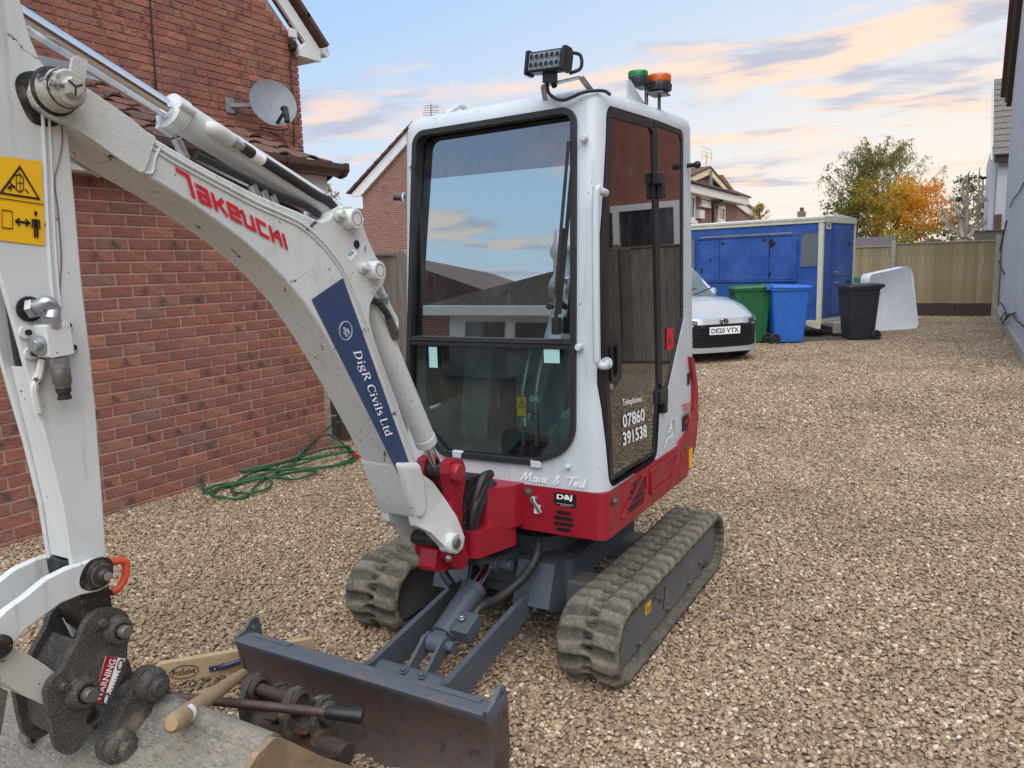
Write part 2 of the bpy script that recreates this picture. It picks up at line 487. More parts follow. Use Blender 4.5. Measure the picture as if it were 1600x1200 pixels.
c = t.mix(t.ramp(t.noise(1.2, 6, 0.6), 0.45, 0.75, 0, 0.5), c, srgb(190, 188, 182))
c = t.mix(t.ramp(t.noise(2.2, 6, 0.65, stretch=(6, 6, .5)), 0.55, 0.75, 0, 0.35), c, srgb(150, 148, 142))
t.set('Base Color', c); t.set('Roughness', 0.95); t.bump(t.math('ADD', t.math('MULTIPLY', v.outputs['Distance'], -1.0), n_), 0.8, 0.02); M['render'] = t.m
def timber_mat(name, a, b, green=0.0, stretch=(26, 26, 1.3)):
    t = NT(name)
    g = t.noise(3, 6, 0.65, 0.6, stretch=stretch)
    c = t.mix(t.ramp(g, 0.3, 0.7), a, b)
    c = t.mix(t.math('MULTIPLY', t.rnd(), 0.6), c, sc(a, 0.62))
    if green: c = t.mix(t.ramp(t.noise(1.4, 5), 0.42, 0.66, 0, green), c, srgb(104, 112, 62))
    c = t.mix(t.ramp(t.noise(7, 2, 0.4, stretch=(1, 1, .55)), 0.70, 0.75, 0, 0.7), c, sc(a, 0.35))
    t.set('Base Color', c); t.set('Roughness', 0.85); t.bump(g, 0.5, 0.004)
    return t.m
M['fence'] = timber_mat('fence_timber', srgb(160, 142, 108), srgb(196, 176, 140), 0.5)
M['oldwood'] = timber_mat('old_timber', srgb(104, 98, 92), srgb(144, 136, 126), 0.1)
M['darkwood'] = timber_mat('dark_timber', srgb(78, 60, 52), srgb(104, 84, 72), 0.0)
M['concrete'] = mat('concrete', srgb(168, 162, 148), 0.92, var=0.12, vs=9, dirt=[(srgb(110, 106, 90), 0.55, 0.8, 6)], bump=0.5, bs=70)
M['winglass'] = mat('window_glass', srgb(44, 52, 58), 0.06, var=0.2, vs=2, rv=0.02, spec=0.9)
M['whitepaint'] = mat('white_paint', srgb(222, 224, 226), 0.6, var=0.06)
M['slate'] = mat('slate', srgb(112, 106, 98), 0.8, var=0.25, vs=12, dirt=[(srgb(84, 78, 66), 0.5, 0.8, 5)], bump=0.5, bs=30)

# ================================================================== ground
def sheet(name, poly, z, m, kind='structure', label=None, parent=None):
    o = rawmesh(name, [(x, y, z) for x, y in poly], [tuple(range(len(poly)))], m, parent); o['kind'] = kind
    return o
g_ = MB()
sheet('ground', [(-300, -300), (300, -300), (300, 300), (-300, 300)], 0.0, M['gravel_far'])
sheet('soil_patch', [(-7.2, 14.95), (-4, 14.8), (-2.5, 14.75), (-1.6, 15.5), (-1.35, 17.2), (-1.3, 19), (-7, 20)], 0.004, M['soil'])

def gravel(name, poly, density, size, seed, label):
    """loose stones: instanced pebbles scattered over a sheet, one countless mass"""
    me = bpy.data.meshes.new(name); me.from_pydata([(x, y, 0.002) for x, y in poly], [], [tuple(range(len(poly)))]); me.update()
    me.materials.append(M['gravel'])
    o = bpy.data.objects.new(name, me); COL.objects.link(o); tag(o, label, 'gravel', kind='stuff')
    ng = bpy.data.node_groups.new(name, 'GeometryNodeTree')
    ng.interface.new_socket('Geometry', in_out='INPUT', socket_type='NodeSocketGeometry')
    ng.interface.new_socket('Geometry', in_out='OUTPUT', socket_type='NodeSocketGeometry')
    N = lambda t: ng.nodes.new(t); L = ng.links.new
    gi, go = N('NodeGroupInput'), N('NodeGroupOutput')
    dp = N('GeometryNodeDistributePointsOnFaces'); dp.distribute_method = 'RANDOM'
    dp.inputs['Density'].default_value = density; dp.inputs['Seed'].default_value = seed
    L(gi.outputs[0], dp.inputs['Mesh'])
    g2i = N('GeometryNodeGeometryToInstance')
    for k in range(7):
        ico = N('GeometryNodeMeshIcoSphere'); ico.inputs['Radius'].default_value = 1.0; ico.inputs['Subdivisions'].default_value = 2
        pos = N('GeometryNodeInputPosition'); nz = N('ShaderNodeTexNoise'); nz.noise_dimensions = '3D'
        ad = N('ShaderNodeVectorMath'); ad.operation = 'ADD'; L(pos.outputs[0], ad.inputs[0]); ad.inputs[1].default_value = (k*3.7, k*1.9, k*5.3)
        L(ad.outputs[0], nz.inputs['Vector']); nz.inputs['Scale'].default_value = 0.9; nz.inputs['Detail'].default_value = 2
        sb = N('ShaderNodeVectorMath'); sb.operation = 'SUBTRACT'; L(nz.outputs[1], sb.inputs[0]); sb.inputs[1].default_value = (0.5, 0.5, 0.5)
        ml = N('ShaderNodeVectorMath'); ml.operation = 'MULTIPLY'; L(sb.outputs[0], ml.inputs[0]); ml.inputs[1].default_value = (1.7, 1.7, 1.7)
        sp = N('GeometryNodeSetPosition'); L(ico.outputs[0], sp.inputs[0]); L(ml.outputs[0], sp.inputs['Offset'])
        tr = N('GeometryNodeTransform'); L(sp.outputs[0], tr.inputs[0])
        rs = random.Random(k+seed*10)
        tr.inputs['Scale'].default_value = (1.0, rs.uniform(0.6, 0.85), rs.uniform(0.36, 0.58))
        sm = N('GeometryNodeSetMaterial'); sm.inputs['Material'].default_value = M['gravel']; L(tr.outputs[0], sm.inputs[0])
        ss = N('GeometryNodeSetShadeSmooth'); L(sm.outputs[0], ss.inputs[0])
        L(ss.outputs[0], g2i.inputs[0])
    ip = N('GeometryNodeInstanceOnPoints'); L(dp.outputs['Points'], ip.inputs['Points']); L(g2i.outputs[0], ip.inputs['Instance'])
    ip.inputs['Pick Instance'].default_value = True
    rr = N('FunctionNodeRandomValue'); rr.data_type = 'FLOAT_VECTOR'
    rr.inputs[0].default_value = (-0.45, -0.45, 0); rr.inputs[1].default_value = (0.45, 0.45, 6.28)
    L(rr.outputs[0], ip.inputs['Rotation'])
    rsz = N('FunctionNodeRandomValue'); rsz.data_type = 'FLOAT'; rsz.inputs['Seed'].default_value = 5
    rsz.inputs[2].default_value = 0.0; rsz.inputs[3].default_value = 1.0
    pw = N('ShaderNodeMath'); pw.operation = 'POWER'; L(rsz.outputs[1], pw.inputs[0]); pw.inputs[1].default_value = 1.7
    ms = N('ShaderNodeMath'); ms.operation = 'MULTIPLY_ADD'; L(pw.outputs[0], ms.inputs[0]); ms.inputs[1].default_value = size*0.95; ms.inputs[2].default_value = size*0.62
    L(ms.outputs[0], ip.inputs['Scale'])
    cur = ip.outputs[0]
    # lift the stones to uneven heights so that they lie on each other
    rz = N('FunctionNodeRandomValue'); rz.data_type = 'FLOAT_VECTOR'; rz.inputs['Seed'].default_value = 9
    rz.inputs[0].default_value = (0, 0, -0.2*size); rz.inputs[1].default_value = (0, 0, 0.95*size)
    ti = N('GeometryNodeTranslateInstances'); L(cur, ti.inputs[0]); L(rz.outputs[0], ti.inputs['Translation']); ti.inputs['Local Space'].default_value = False
    cur = ti.outputs[0]
    for nm, sd_ in (('pr', 21), ('pq', 33)):
        rv = N('FunctionNodeRandomValue'); rv.data_type = 'FLOAT'; rv.inputs['Seed'].default_value = sd_
        st = N('GeometryNodeStoreNamedAttribute'); st.data_type = 'FLOAT'; st.domain = 'INSTANCE'
        st.inputs['Name'].default_value = nm; L(cur, st.inputs[0]); L(rv.outputs[1], st.inputs['Value']); cur = st.outputs[0]
    L(cur, go.inputs[0])
    md = o.modifiers.new('stones', 'NODES'); md.node_group = ng
    return o
gravel("gravel", [(-4.66, 0.6), (0.9, 0.6), (0.9, 7.0), (-4.6, 7.0)], 6900, 0.0093, 1, "loose tan and grey driveway gravel around the excavator")
gravel('gravel', [(-4.66, 7.0), (1.2, 7.0), (1.2, 12.4), (0.80, 12.5), (0.80, 21.7), (-1.2, 21.7), (-1.35, 15.6), (-2.4, 14.75), (-5, 14.9), (-5, 7.0)], 2500, 0.0124, 2, 'loose tan gravel of the far driveway running up to the bins and fence')

# ================================================================== brick house on the left
BL, BH, BG = 0.215, 0.065, 0.010
def brick_mesh(m, L=BL):
    bm = bmesh.new(); bmesh.ops.create_cube(bm, size=1)
    for v in bm.verts: v.co = Vector((v.co.x*0.03, v.co.y*L, v.co.z*BH))
    bmesh.ops.bevel(bm, geom=[e for e in bm.edges if all(v.co.x > 0 for v in e.verts)], offset=0.0035, segments=1, affect='EDGES')
    me = bpy.data.meshes.new('brick'); bm.to_mesh(me); bm.free()
    a = me.attributes.new('bl', 'FLOAT_VECTOR', 'POINT')
    a.data.foreach_set('vector', [c for v in me.vertices for c in (v.co.y/L, v.co.z/BH, 0)])
    me.materials.append(m); return me
house = thing('brick_house', 'red brick house with brown tiled lean-to roof and white soffits at the left', 'house', (-5.6, 4, 0), world=True)
WX = -4.65
core = MB()
core.bx(-7.0, WX-0.0055, 1.75, 4.89, -0.05, 2.13)          # single-storey front
core.bx(-12, -6.962, -2.0, 7.235, -0.05, 4.20)             # two-storey block behind
core.prism([(-2.0, 4.20), (7.235, 4.20), (2.6, 8.4)], 'X', -12, -6.962)
core.build('wall_core', M['mortar'], house, smooth=0)
brs = [brick_mesh(M['brick']), brick_mesh(M['brick'], 0.1025)]
rs = random.Random(4)
singles = []; mass_v = []; mass_f = []; mass_b = []; mass_r = []
def mass_brick(x, y0, y1, z0, z1):
    """front and edges of a brick in the joined remainder of the wall (face towards +X)"""
    o = len(mass_v); r_ = rs.random(); e = 0.003
    dx = rs.uniform(-0.0015, 0.0015)
    for (xx, i) in ((x-0.012, 0), (x+dx, e)):
        for (yy, zz, u, v) in ((y0+i, z0+i, -.5, -.5), (y1-i, z0+i, .5, -.5), (y1-i, z1-i, .5, .5), (y0+i, z1-i, -.5, .5)):
            mass_v.append((xx, yy, zz)); mass_b.append((u, v, 0)); mass_r.append(r_)
    mass_f.extend([(o+4, o+5, o+6, o+7), (o, o+1, o+5, o+4), (o+1, o+2, o+6, o+5), (o+2, o+3, o+7, o+6), (o+3, o, o+4, o+7)])
row = 0; z = -0.045
while z < 2.10:
    y = 4.9-0.0 - (0.1125 if row % 2 else 0.0)
    if row % 2: singles.append((4.9-0.1025/2-0.0, z+BH/2, 1))
    while y > 1.9:
        y0 = y-BL
        if y0 > 2.42: singles.append((y-BL/2, z+BH/2, 0))
        else: mass_brick(WX, y0, y, z, z+BH)
        y = y0-BG
    z += BH+BG; row += 1
singles.sort(key=lambda s_: -s_[0])
for i, (y, z, k) in enumerate(singles):
    if z-BH/2 > 2.09: continue
    if i < 300:
        o = bpy.data.objects.new('brick', brs[k]); link(o, house)
        o.location = (WX-0.015+rs.uniform(-0.0015, 0.0015), y+rs.uniform(-.001, .001), z); o.rotation_euler = (0, rs.uniform(-.006, .006), rs.uniform(-.006, .006))
    else: mass_brick(WX, y-(BL if k == 0 else .1025)/2, y+(BL if k == 0 else .1025)/2, z-BH/2, z+BH/2)
# upper gable wall, bricks too small to pick apart singly
row = 0; z = 2.2
while z < 7.6:
    y = 7.25 - (0.1125 if row % 2 else 0.0)
    if row % 2: mass_brick(-6.95, 7.25-0.1025, 7.25, z, z+BH)
    while y > 2.0:
        y0 = y-BL
        if z+BH < 4.22+ (7.25-y)*0.905: mass_brick(-6.95, y0, y, z, z+BH)
        y = y0-BG
    z += BH+BG; row += 1
rawmesh('brickwork', mass_v, mass_f, M['brick_up'], house, attrs={'bl': ('FLOAT_VECTOR', 'POINT', mass_b), 'rnd': ('FLOAT', 'POINT', mass_r)}, kind='stuff')
# lean-to roof: tiles in courses, each a piece
EX, EZ = -4.50, 2.36; TX, TZ = -6.95, 3.26
pitch = math.atan2(TZ-EZ, EX-TX)
rf = MB(); rf.prism([(EX+0.02, EZ-0.03), (TX, TZ-0.03), (TX, TZ-0.09), (EX+0.02, EZ-0.09)], 'Y', 1.7, 4.97)
roof = rf.build('roof', M['brown_pvc'], house, smooth=0)
def tile_mesh():
    vs = []; fs = []; n = 10; Wt, Lt = 0.30, 0.40
    for top in (1, 0):
        for i in range(n+1):
            u = i/n; zz = 0.022*max(0, math.sin(u*2*PI*1.0))**0.8 if u < 0.5 else -0.004*math.sin((u-.5)*2*PI)
            zz += 0.0 if top else -0.014
            for (s_, h) in ((0, 0.028), (1, 0.0)): vs.append((s_*-Lt, (u-0.5)*Wt, zz+h))
    m = 2*(n+1)
    for i in range(n):
        a = 2*i; fs += [(a, a+2, a+3, a+1), (a+m, a+1+m, a+3+m, a+2+m), (a, a+m, a+2+m, a+2)]
    fs += [(0, 1, 1+m, m), (2*n, 2*n+m, 2*n+1+m, 2*n+1)]
    me = bpy.data.meshes.new('tile'); me.from_pydata(vs, [], fs); me.update()
    me.polygons.foreach_set('use_smooth', [True]*len(me.polygons)); me.set_sharp_from_angle(angle=R(50)); me.materials.append(M['tile']); return me
tm = tile_mesh()
ncr = 8; L_ = math.hypot(EX-TX, TZ-EZ); step = (L_-0.03)/ncr
for r_ in range(ncr):
    d = r_*step
    for c_ in range(13):
        y = 4.82-c_*0.295
        o = bpy.data.objects.new('tile', tm); link(o, roof)
        o.location = (EX+0.03-d*math.cos(pitch), y+rs.uniform(-.004, .004), EZ+d*math.sin(pitch)+rs.uniform(-.003, .005))
        o.rotation_euler = (rs.uniform(-.012, .012), pitch+rs.uniform(-.01, .012), rs.uniform(-.012, .012))
fl = MB(); fl.prism([(TX+0.02, TZ+0.14), (TX+0.03, TZ+0.05), (TX+0.17, TZ-0.005), (TX+0.17, TZ-0.017), (TX, TZ+0.03), (TX, TZ+0.14)], 'Y', 0.5, 5.02)
fl.build('flashing', M['lead'], house, bevel=0.004)
gt = MB()
prof = [(EX+0.125, EZ+0.0), (EX+0.13, EZ-0.045), (EX+0.10, EZ-0.085), (EX+0.05, EZ-0.10), (EX+0.012, EZ-0.085), (EX+0.0, EZ-0.005), (EX+0.012, EZ-0.005), (EX+0.022, EZ-0.075), (EX+0.05, EZ-0.087), (EX+0.092, EZ-0.074), (EX+0.117, EZ-0.04), (EX+0.113, EZ)]
gt.prism(prof, 'Y', 1.65, 5.05)
for yy in (5.05, 4.42, 3.2): gt.prism([(EX+0.138, EZ+.008), (EX+0.142, EZ-0.05), (EX+0.107, EZ-0.095), (EX+0.05, EZ-0.112), (EX+0.0, EZ-0.09), (EX-0.005, EZ+.004)], 'Y', yy-0.028, yy+0.006)
gt.build('gutter', M['brown_pvc'], house, bevel=0.003)
fa = MB(); fa.bx(EX-0.135, EX-0.02, 1.7, 4.96, 2.13, 2.27); fa.build('soffit', M['upvc'], house, bevel=0.004)
vb = MB(); vb.prism([(EX+0.01, EZ-0.10), (EX+0.01, EZ-0.02), (TX, TZ-0.025), (TX, TZ-0.17), (EX-0.13, EZ-0.17)], 'Y', 4.972, 4.992); vb.build('verge_board', M['brown_pvc'], house, bevel=0.002)
# eaves box and bargeboard of the gable
bg = MB()
ev = [(7.55, 4.02), (7.55, 4.16), (2.6, 8.64), (2.6, 8.44), (7.30, 4.19), (7.20, 4.10), (7.20, 4.02)]
bg.prism(ev, 'X', -6.90, -6.86); bg.build('bargeboard', M['upvc'], house, bevel=0.004)
sf = MB(); sf.prism([(7.22, 4.02), (7.53, 4.02), (7.53, 4.17), (7.22, 4.17)], 'X', -9, -6.902)
for i in range(4): sf.bx(-9, -6.90, 7.26+i*0.07, 7.262+i*0.07, 4.010, 4.021)
sf.build('soffit', M['upvc'], house, bevel=0.003)
vt = MB()
for i in range(16):
    y = 7.62-i*0.29; zz = 4.21+i*0.29*0.905
    vt.beam((-6.97, y, zz), (-6.97, y-0.33, zz+0.33*0.905), 0.36, 0.055, up=(0, 0.67, 0.74))
vt.build('verge_tiles', M['tile'], house, bevel=0.006)
gt = MB(); gt.tube([(-9, 7.63, 4.14), (-6.83, 7.63, 4.14)], 0.05, 10); gt.build('gutter', M['upvc'], house)
mb = MB(); mb.bx(-6.90, -6.855, 7.06, 7.17, 4.20, 4.30); mb.build('junction_box', M['upvc'], house, bevel=0.008)
mb = MB(); mb.ball((-6.90, 7.13, 4.10), 0.045, 12); mb.cyl((-6.95, 7.13, 4.12), (-6.86, 7.13, 4.12), 0.03, n=12); mb.build('camera_dome', M['cable'], house)
mb = MB()
mb.tube(smoothline([(-6.935, 7.14, 4.08), (-6.935, 7.10, 3.9), (-6.93, 7.10, 3.4), (-6.935, 7.06, 2.75)], 4), 0.007, 6)
mb.build('cable', M['cable'], house)
mb = MB(); mb.tube(smoothline([(-6.935, 5.27, 6.5), (-6.935, 5.29, 4.6), (-6.93, 5.27, 3.8), (-6.935, 5.26, 3.10)], 4), 0.008, 6); mb.build('cable', M['cable'], house)

# satellite dish on the gable wall
M['dish'] = mat('dish_grey', srgb(128, 132, 138), 0.5, 0.1, var=0.08, vs=4)
dc = Vector([(-6.6200,6.4730,3.3278)][0])
sat = thing('satellite_dish', 'grey oval satellite dish bracketed to the brick gable wall', 'satellite dish', tuple(dc), world=True)
nrm = Vector((0.80, -0.42, 0.30)).normalized(); ux_ = Vector((0, 0, 1)).cross(nrm).normalized(); uy_ = nrm.cross(ux_)
dm = MB(); rings = []
for k, rr in enumerate((0.02, 0.33, 0.62, 0.86, 0.985, 1.0, 0.97, 0.6, 0.02)):
    back = k > 5
    h = 0.055*rr*rr - (0.012 if back else 0)
    rings.append([dc+ux_*(0.255*rr*math.cos(a))+uy_*(0.27*rr*math.sin(a))+nrm*(h-0.02) for a in [2*PI*i/36 for i in range(36)]])
dm.loft(rings).build('reflector', M['dish'], sat)
am = MB(); e0 = dc-uy_*0.24+nrm*0.0; e1 = dc-uy_*0.17+nrm*0.20+ux_*0.06
am.beam(e0, e1, 0.022, 0.03); am.build('feed_arm', M['cable'], sat)
am = MB(); am.cyl(e1-nrm*0.02+uy_*0.03, e1-nrm*0.07+uy_*0.05, 0.032, n=14); am.beam(e1+uy_*0.03, e1-uy_*0.14, 0.05, 0.055, up=nrm); am.build('feed_horn', M['cable'], sat, bevel=0.006)
am = MB(); am.beam(dc-nrm*0.03, (-6.94, dc.y-0.30, dc.z-0.02), 0.04, 0.04); am.bx(-6.948, -6.93, dc.y-0.36, dc.y-0.25, dc.z-0.10, dc.z+0.06); am.build('bracket', M['lead'], sat, bevel=0.003)
am = MB(); am.tube(smoothline([e1-uy_*0.13, e1-uy_*0.2-nrm*0.03, e0-uy_*0.06, (-6.93, dc.y+0.1, dc.z-0.2), (-6.93, dc.y+0.42, dc.z-0.28), (-6.93, dc.y+0.53, 2.9)], 5), 0.006, 6); am.build('lead_cable', M['cable'], sat)

# ================================================================== weathered fence return beside the brick wall
def fence_panel(name, label, x0, x1, y, zb, zt, m, posts, w=0.12, board_z=0.0, face=-1, rails=True, lean=0.0, group=None, cap=True):
    t = thing(name, label, 'fence', ((x0+x1)/2, y, 0), world=True, group=group)
    rs = random.Random(int(abs(x0)*97)); n = max(1, round((x1-x0)/w)); ww = (x1-x0)/n
    bm_ = MB().prism([(-ww/2-0.008, 0), (ww/2+0.004, -face*0.006), (ww/2+0.004, -face*0.014), (-ww/2-0.008, -face*0.018)], 'Z', zb, zt)
    bme = bm_.mesh('board', 0); bme.materials.append(m)
    for i in range(n):
        o = bpy.data.objects.new('board', bme); link(o, t)
        o.location = (x0+ww*(i+.5), y+face*0.012+rs.uniform(-.002, .002), rs.uniform(-.006, .006)); o.rotation_euler = (0, rs.uniform(-.004, .004)+lean, 0)
    if board_z: MB().bx(x0, x1, y-0.02, y+0.025, 0.0, board_z).build('gravel_board', M['darkwood'] if name == 'fence_panel' else M['oldwood'], t, bevel=0.005)
    if cap: MB().bx(x0, x1, y-0.035, y+0.03, zt, zt+0.028).build('capping', m, t, bevel=0.004)
    if rails:
        for zz in (zb+0.15, (zb+zt)/2, zt-0.12): MB().bx(x0, x1, y+0.003, y+0.04, zz-0.03, zz+0.03).build('rail', m, t)
    for (px_, zz, pm) in posts:
        p = MB(); p.bx(px_-0.055, px_+0.055, y-0.06, y+0.06, -0.05, zz-0.05); p.prism([(px_-0.055, zz-0.05), (px_+0.055, zz-0.05), (px_+0.02, zz), (px_-0.02, zz)], 'Y', y-0.06, y+0.06)
        p.build('post', pm, t, bevel=0.006)
    return t
fence_panel('garden_fence', 'weathered grey timber fence joining the end of the brick wall', -4.90, -3.2, 5.25, 0.22, 1.62, M['oldwood'], [(-4.74, 1.5, M['darkwood']), (-3.98, 1.66, M['oldwood'])], w=0.16, board_z=0.2)

# ================================================================== back fence
fence_panel('fence_panel', 'timber board fence panel between the middle concrete post and the white house', -1.395, 0.70, 21.9, 0.32, 1.77, M['fence'], [(0.76, 1.92, M['concrete'])], w=0.105, board_z=0.31)
fence_panel('fence_panel', 'greenish timber fence panel behind the blue trailer, left of the concrete post', -3.4, -1.525, 21.9, 0.32, 1.72, M['fence'], [(-1.46, 1.88, M['concrete'])], w=0.105, board_z=0.31)
fence_panel('fence_panel', 'far timber fence panel hidden mostly by the blue trailer', -8.5, -3.52, 21.9, 0.32, 1.72, M['fence'], [(-3.46, 1.88, M['concrete'])], w=0.15, board_z=0.31)
# timber screen beside the white house, seen mirrored in the cab door
fence_panel('timber_screen', 'dark close-boarded timber screen across the side passage of the white house', 0.95, 5.2, 11.75, 0.05, 1.82, M['oldwood'], [(0.9, 1.9, M['oldwood']), (2.6, 1.9, M['oldwood']), (4.1, 1.9, M['oldwood'])], w=0.14, cap=True)

# ================================================================== roughcast house on the right
rh = thing('roughcast_house', 'pale roughcast house wall with tiled verge along the right edge', 'house', (4, 17, 0), world=True)
w_ = MB(); w_.prism([(12.5, 0.16), (21.2, 0.16), (21.2, 5.0), (16.9, 8.6), (12.5, 5.0)], 'X', 0.83, 9.0); w_.build('wall', M['render'], rh, smooth=0)
w_ = MB(); w_.bx(0.800, 9.0, 12.47, 21.23, -0.05, 0.17); w_.build('plinth', M['concrete'], rh, bevel=0.01)
w_ = MB(); w_.prism([(21.62, 4.85), (21.62, 4.97), (16.9, 8.93), (12.1, 4.97), (12.1, 4.85), (16.9, 8.81)], 'X', 0.70, 9.2)
rfr = w_.build('roof', M['slate'], rh, smooth=0)
w_ = MB()
for i in range(14):
    y = 21.66-i*0.33; zz = 4.99+i*0.33*0.838
    w_.beam((0.78, y, zz), (0.78, y-0.37, zz+0.37*0.838), 0.34, 0.05, up=(0, .64, .77))
w_.build('verge_tiles', M['tile'], rfr, bevel=0.006)
w_ = MB(); w_.prism([(21.5, 4.74), (21.5, 4.85), (16.9, 8.80), (16.9, 8.62)], 'X', 0.735, 0.828); w_.build('bargeboard', M['brown_pvc'], rh, bevel=0.004)
w_ = MB(); w_.bx(1.4, 8.8, 12.44, 12.498, 2.2, 4.9); w_.build('brick_panel', M['brick'], rh)
w_ = MB(); w_.prism([(1.75, 1.75), (4.0, 1.75), (4.0, 2.55), (1.75, 2.55)], 'Y', 12.36, 12.43, holes=[[(1.85, 1.85), (2.78, 1.85), (2.78, 2.45), (1.85, 2.45)], [(2.9, 1.85), (3.9, 1.85), (3.9, 2.45), (2.9, 2.45)]]); wf = w_.build('window', M['upvc'], rh, bevel=0.005)
MB().bx(1.84, 3.91, 12.40, 12.41, 1.84, 2.46).build('pane', M['winglass'], wf)
w_ = MB(); w_.tube(smoothline([(0.8000,19.4895,2.1477),(0.8000,21.0005,1.7770),(0.8000,22.1159,1.3882),(0.8000,20.4114,1.1447),(0.8000,19.1212,1.0616)], 5), 0.016, 6); w_.build('cable', M['cable'], rh)
w_ = MB(); w_.tube(smoothline([(0.8120,14.9638,2.5792),(0.8120,16.1484,2.5102),(0.8120,17.8136,2.4788),(0.8120,18.8162,2.3868)], 4), 0.010, 6); w_.build('cable', M['cable'], rh)
w_ = MB()
for pts in ([(0.7900,19.2480,0.1039),(0.7900,17.6699,0.3658),(0.7900,16.3028,0.3862),(0.7900,15.4223,0.4892),(0.7900,14.1860,0.4729),(0.7900,12.5341,0.5071)], [(0.7800,19.8020,0.4480),(0.7800,18.0441,0.4416),(0.7800,16.8866,0.3227),(0.7800,18.3897,0.1025)], [(0.7900,17.0463,0.2644),(0.7900,16.3288,0.4070),(0.7900,14.6036,0.5531)]):
    w_.tube(smoothline(pts, 4), 0.014, 6)
w_.build('loose_cable', M['cable'], rh)

# white house beyond the fence, right
h2 = thing('white_house', 'white rendered house with slate roof behind the far end of the fence', 'house', (3, 29, 0), world=True)
a_ = [(0.7820,26.0000,3.1634),(1.0837,26.0000,3.1422),(0.9990,26.0000,4.1250),(0.7133,26.0000,4.1512),(0.6549,26.0000,5.2292),(1.0578,26.0000,5.1826),(0.6449,26.0000,3.1730)]
xl = a_[0][0]; ez = a_[2][2]
w_ = MB(); w_.bx(xl, 9, 26, 33, -0.05, ez); w_.prism([(26, ez), (33, ez), (29.5, ez+2.4)], 'X', xl, 9); w_.build('wall', M['render'], h2, smooth=0)
w_ = MB(); w_.prism([(25.8, ez-0.18), (26.0, ez-0.18), (26.0, ez+.02), (25.8, ez+.02)], 'X', xl-0.1, 9); w_.build('fascia', M['brown_pvc'], h2, bevel=0.005)
w_ = MB()
for i in range(13):
    y = 25.72+i*0.30; zz = ez+0.02+i*0.30*0.686
    w_.beam(((xl-.14+9.2)/2, y, zz), ((xl-.14+9.2)/2, y+0.36, zz+0.36*0.60), 9.2-xl+.14, 0.035)
w_.build('slate_course', M['slate'], h2, smooth=0)
w_ = MB(); w_.prism([(25.7, ez-.1), (29.5, ez+2.5), (29.5, ez+2.35), (25.85, ez-.12)], 'X', xl-0.19, xl-0.15); w_.build('bargeboard', M['whitepaint'], h2)
w_ = MB(); w_.bx(xl-0.14, xl-0.01, 27, 33, -0.05, ez+0.4); w_.build('side_wall', M['whitepaint'], h2, smooth=0)
w_ = MB(); w_.bx(xl-.02, xl+0.16, 25.90, 25.99, 0.5, 1.95+0.6); w_.build('corner_panel', M['tile'], h2, bevel=0.01)

# ================================================================== houses beyond
M['farbrick'] = None
t = NT('far_brickwork')
bt = t.n.new('ShaderNodeTexBrick'); bt.inputs['Scale'].default_value = 1.0
cmb = t.n.new('ShaderNodeCombineXYZ'); sp_ = t.n.new('ShaderNodeSeparateXYZ'); t.l.new(t.co, sp_.inputs[0])
t.l.new(t.math('ADD', sp_.outputs[0], sp_.outputs[1]), cmb.inputs[0]); t.l.new(sp_.outputs[2], cmb.inputs[1]); t.l.new(cmb.outputs[0], bt.inputs['Vector'])
bt.inputs['Brick Width'].default_value = 0.225; bt.inputs['Row Height'].default_value = 0.075; bt.inputs['Mortar Size'].default_value = 0.008
bt.inputs['Color1'].default_value = (*srgb(140, 92, 80), 1); bt.inputs['Color2'].default_value = (*srgb(112, 74, 66), 1); bt.inputs['Mortar'].default_value = (*srgb(164, 146, 134), 1)
t.set('Base Color', t.mix(t.ramp(t.noise(6, 4), 0.55, 0.7, 0, 0.6), bt.outputs[0], srgb(92, 66, 60))); t.set('Roughness', 0.9); M['farbrick'] = t.m
# gable seen between the boom and the cab
gh = thing('gable_house', 'brick gable end with white bargeboard between the boom and the cab', 'house', (-17, 26, 0), world=True)
p_ = [(-20.1416,24.0000,4.4525),(-20.7957,24.0000,4.7163),(-18.1502,24.0000,5.7923),(-20.4629,24.0000,0.0808),(-16.0530,24.0000,6.6516),(-18.0495,24.0000,5.5079)]
xw, zw = p_[0][0], p_[0][2]; xr = p_[4][0]; zr = p_[4][2]
w_ = MB(); w_.prism([(xw, -0.05), (xw+5.6, -0.05), (xw+5.6, zw+.1), ((xw+xw+5.6)/2, zw+.1+2.8*0.70), (xw, zw+.1)], 'Y', 24.0, 33); w_.build('wall', M['farbrick'], gh, smooth=0)
xm = (xw+xw+5.6)/2; zm = zw+0.12+2.8*0.70
w_ = MB(); w_.prism([(xw-0.46, zw-0.12), (xw-0.46, zw+0.02-.05), (xm, zm+0.27), (xm, zm-0.12), (xw+0.0, zw-0.12)], 'Y', 23.86, 23.98); w_.build('bargeboard', M['whitepaint'], gh)
w_ = MB()
for sgn in (1, -1):
    for i in range(9):
        d = i*0.36; a = (xw-0.58 if sgn > 0 else xw+5.6+0.58)+sgn*d; zz = zw+0.02+d*0.70
        w_.beam((a, 28.4, zz), (a+sgn*0.42, 28.4, zz+0.42*0.66), 9.3, 0.07, up=(0, 0, 1))
w_.build('roof_tiles', M['tile'], gh, smooth=0)
w_ = MB(); wp = [(-20.2803,24.0000,2.5653),(-20.2821,24.0000,2.5408)]
w_ = MB(); ap = [(-18.8607,27.0000,8.0805),(-18.8872,27.0000,7.5874),(-19.0860,27.0000,8.0087),(-18.6163,27.0000,7.9519),(-19.0311,27.0000,7.8530),(-18.6863,27.0000,7.8120)]
w_.cyl((ap[0][0], 27, ap[1][2]-1.2), (ap[0][0], 27, ap[0][2]), 0.03, n=6)
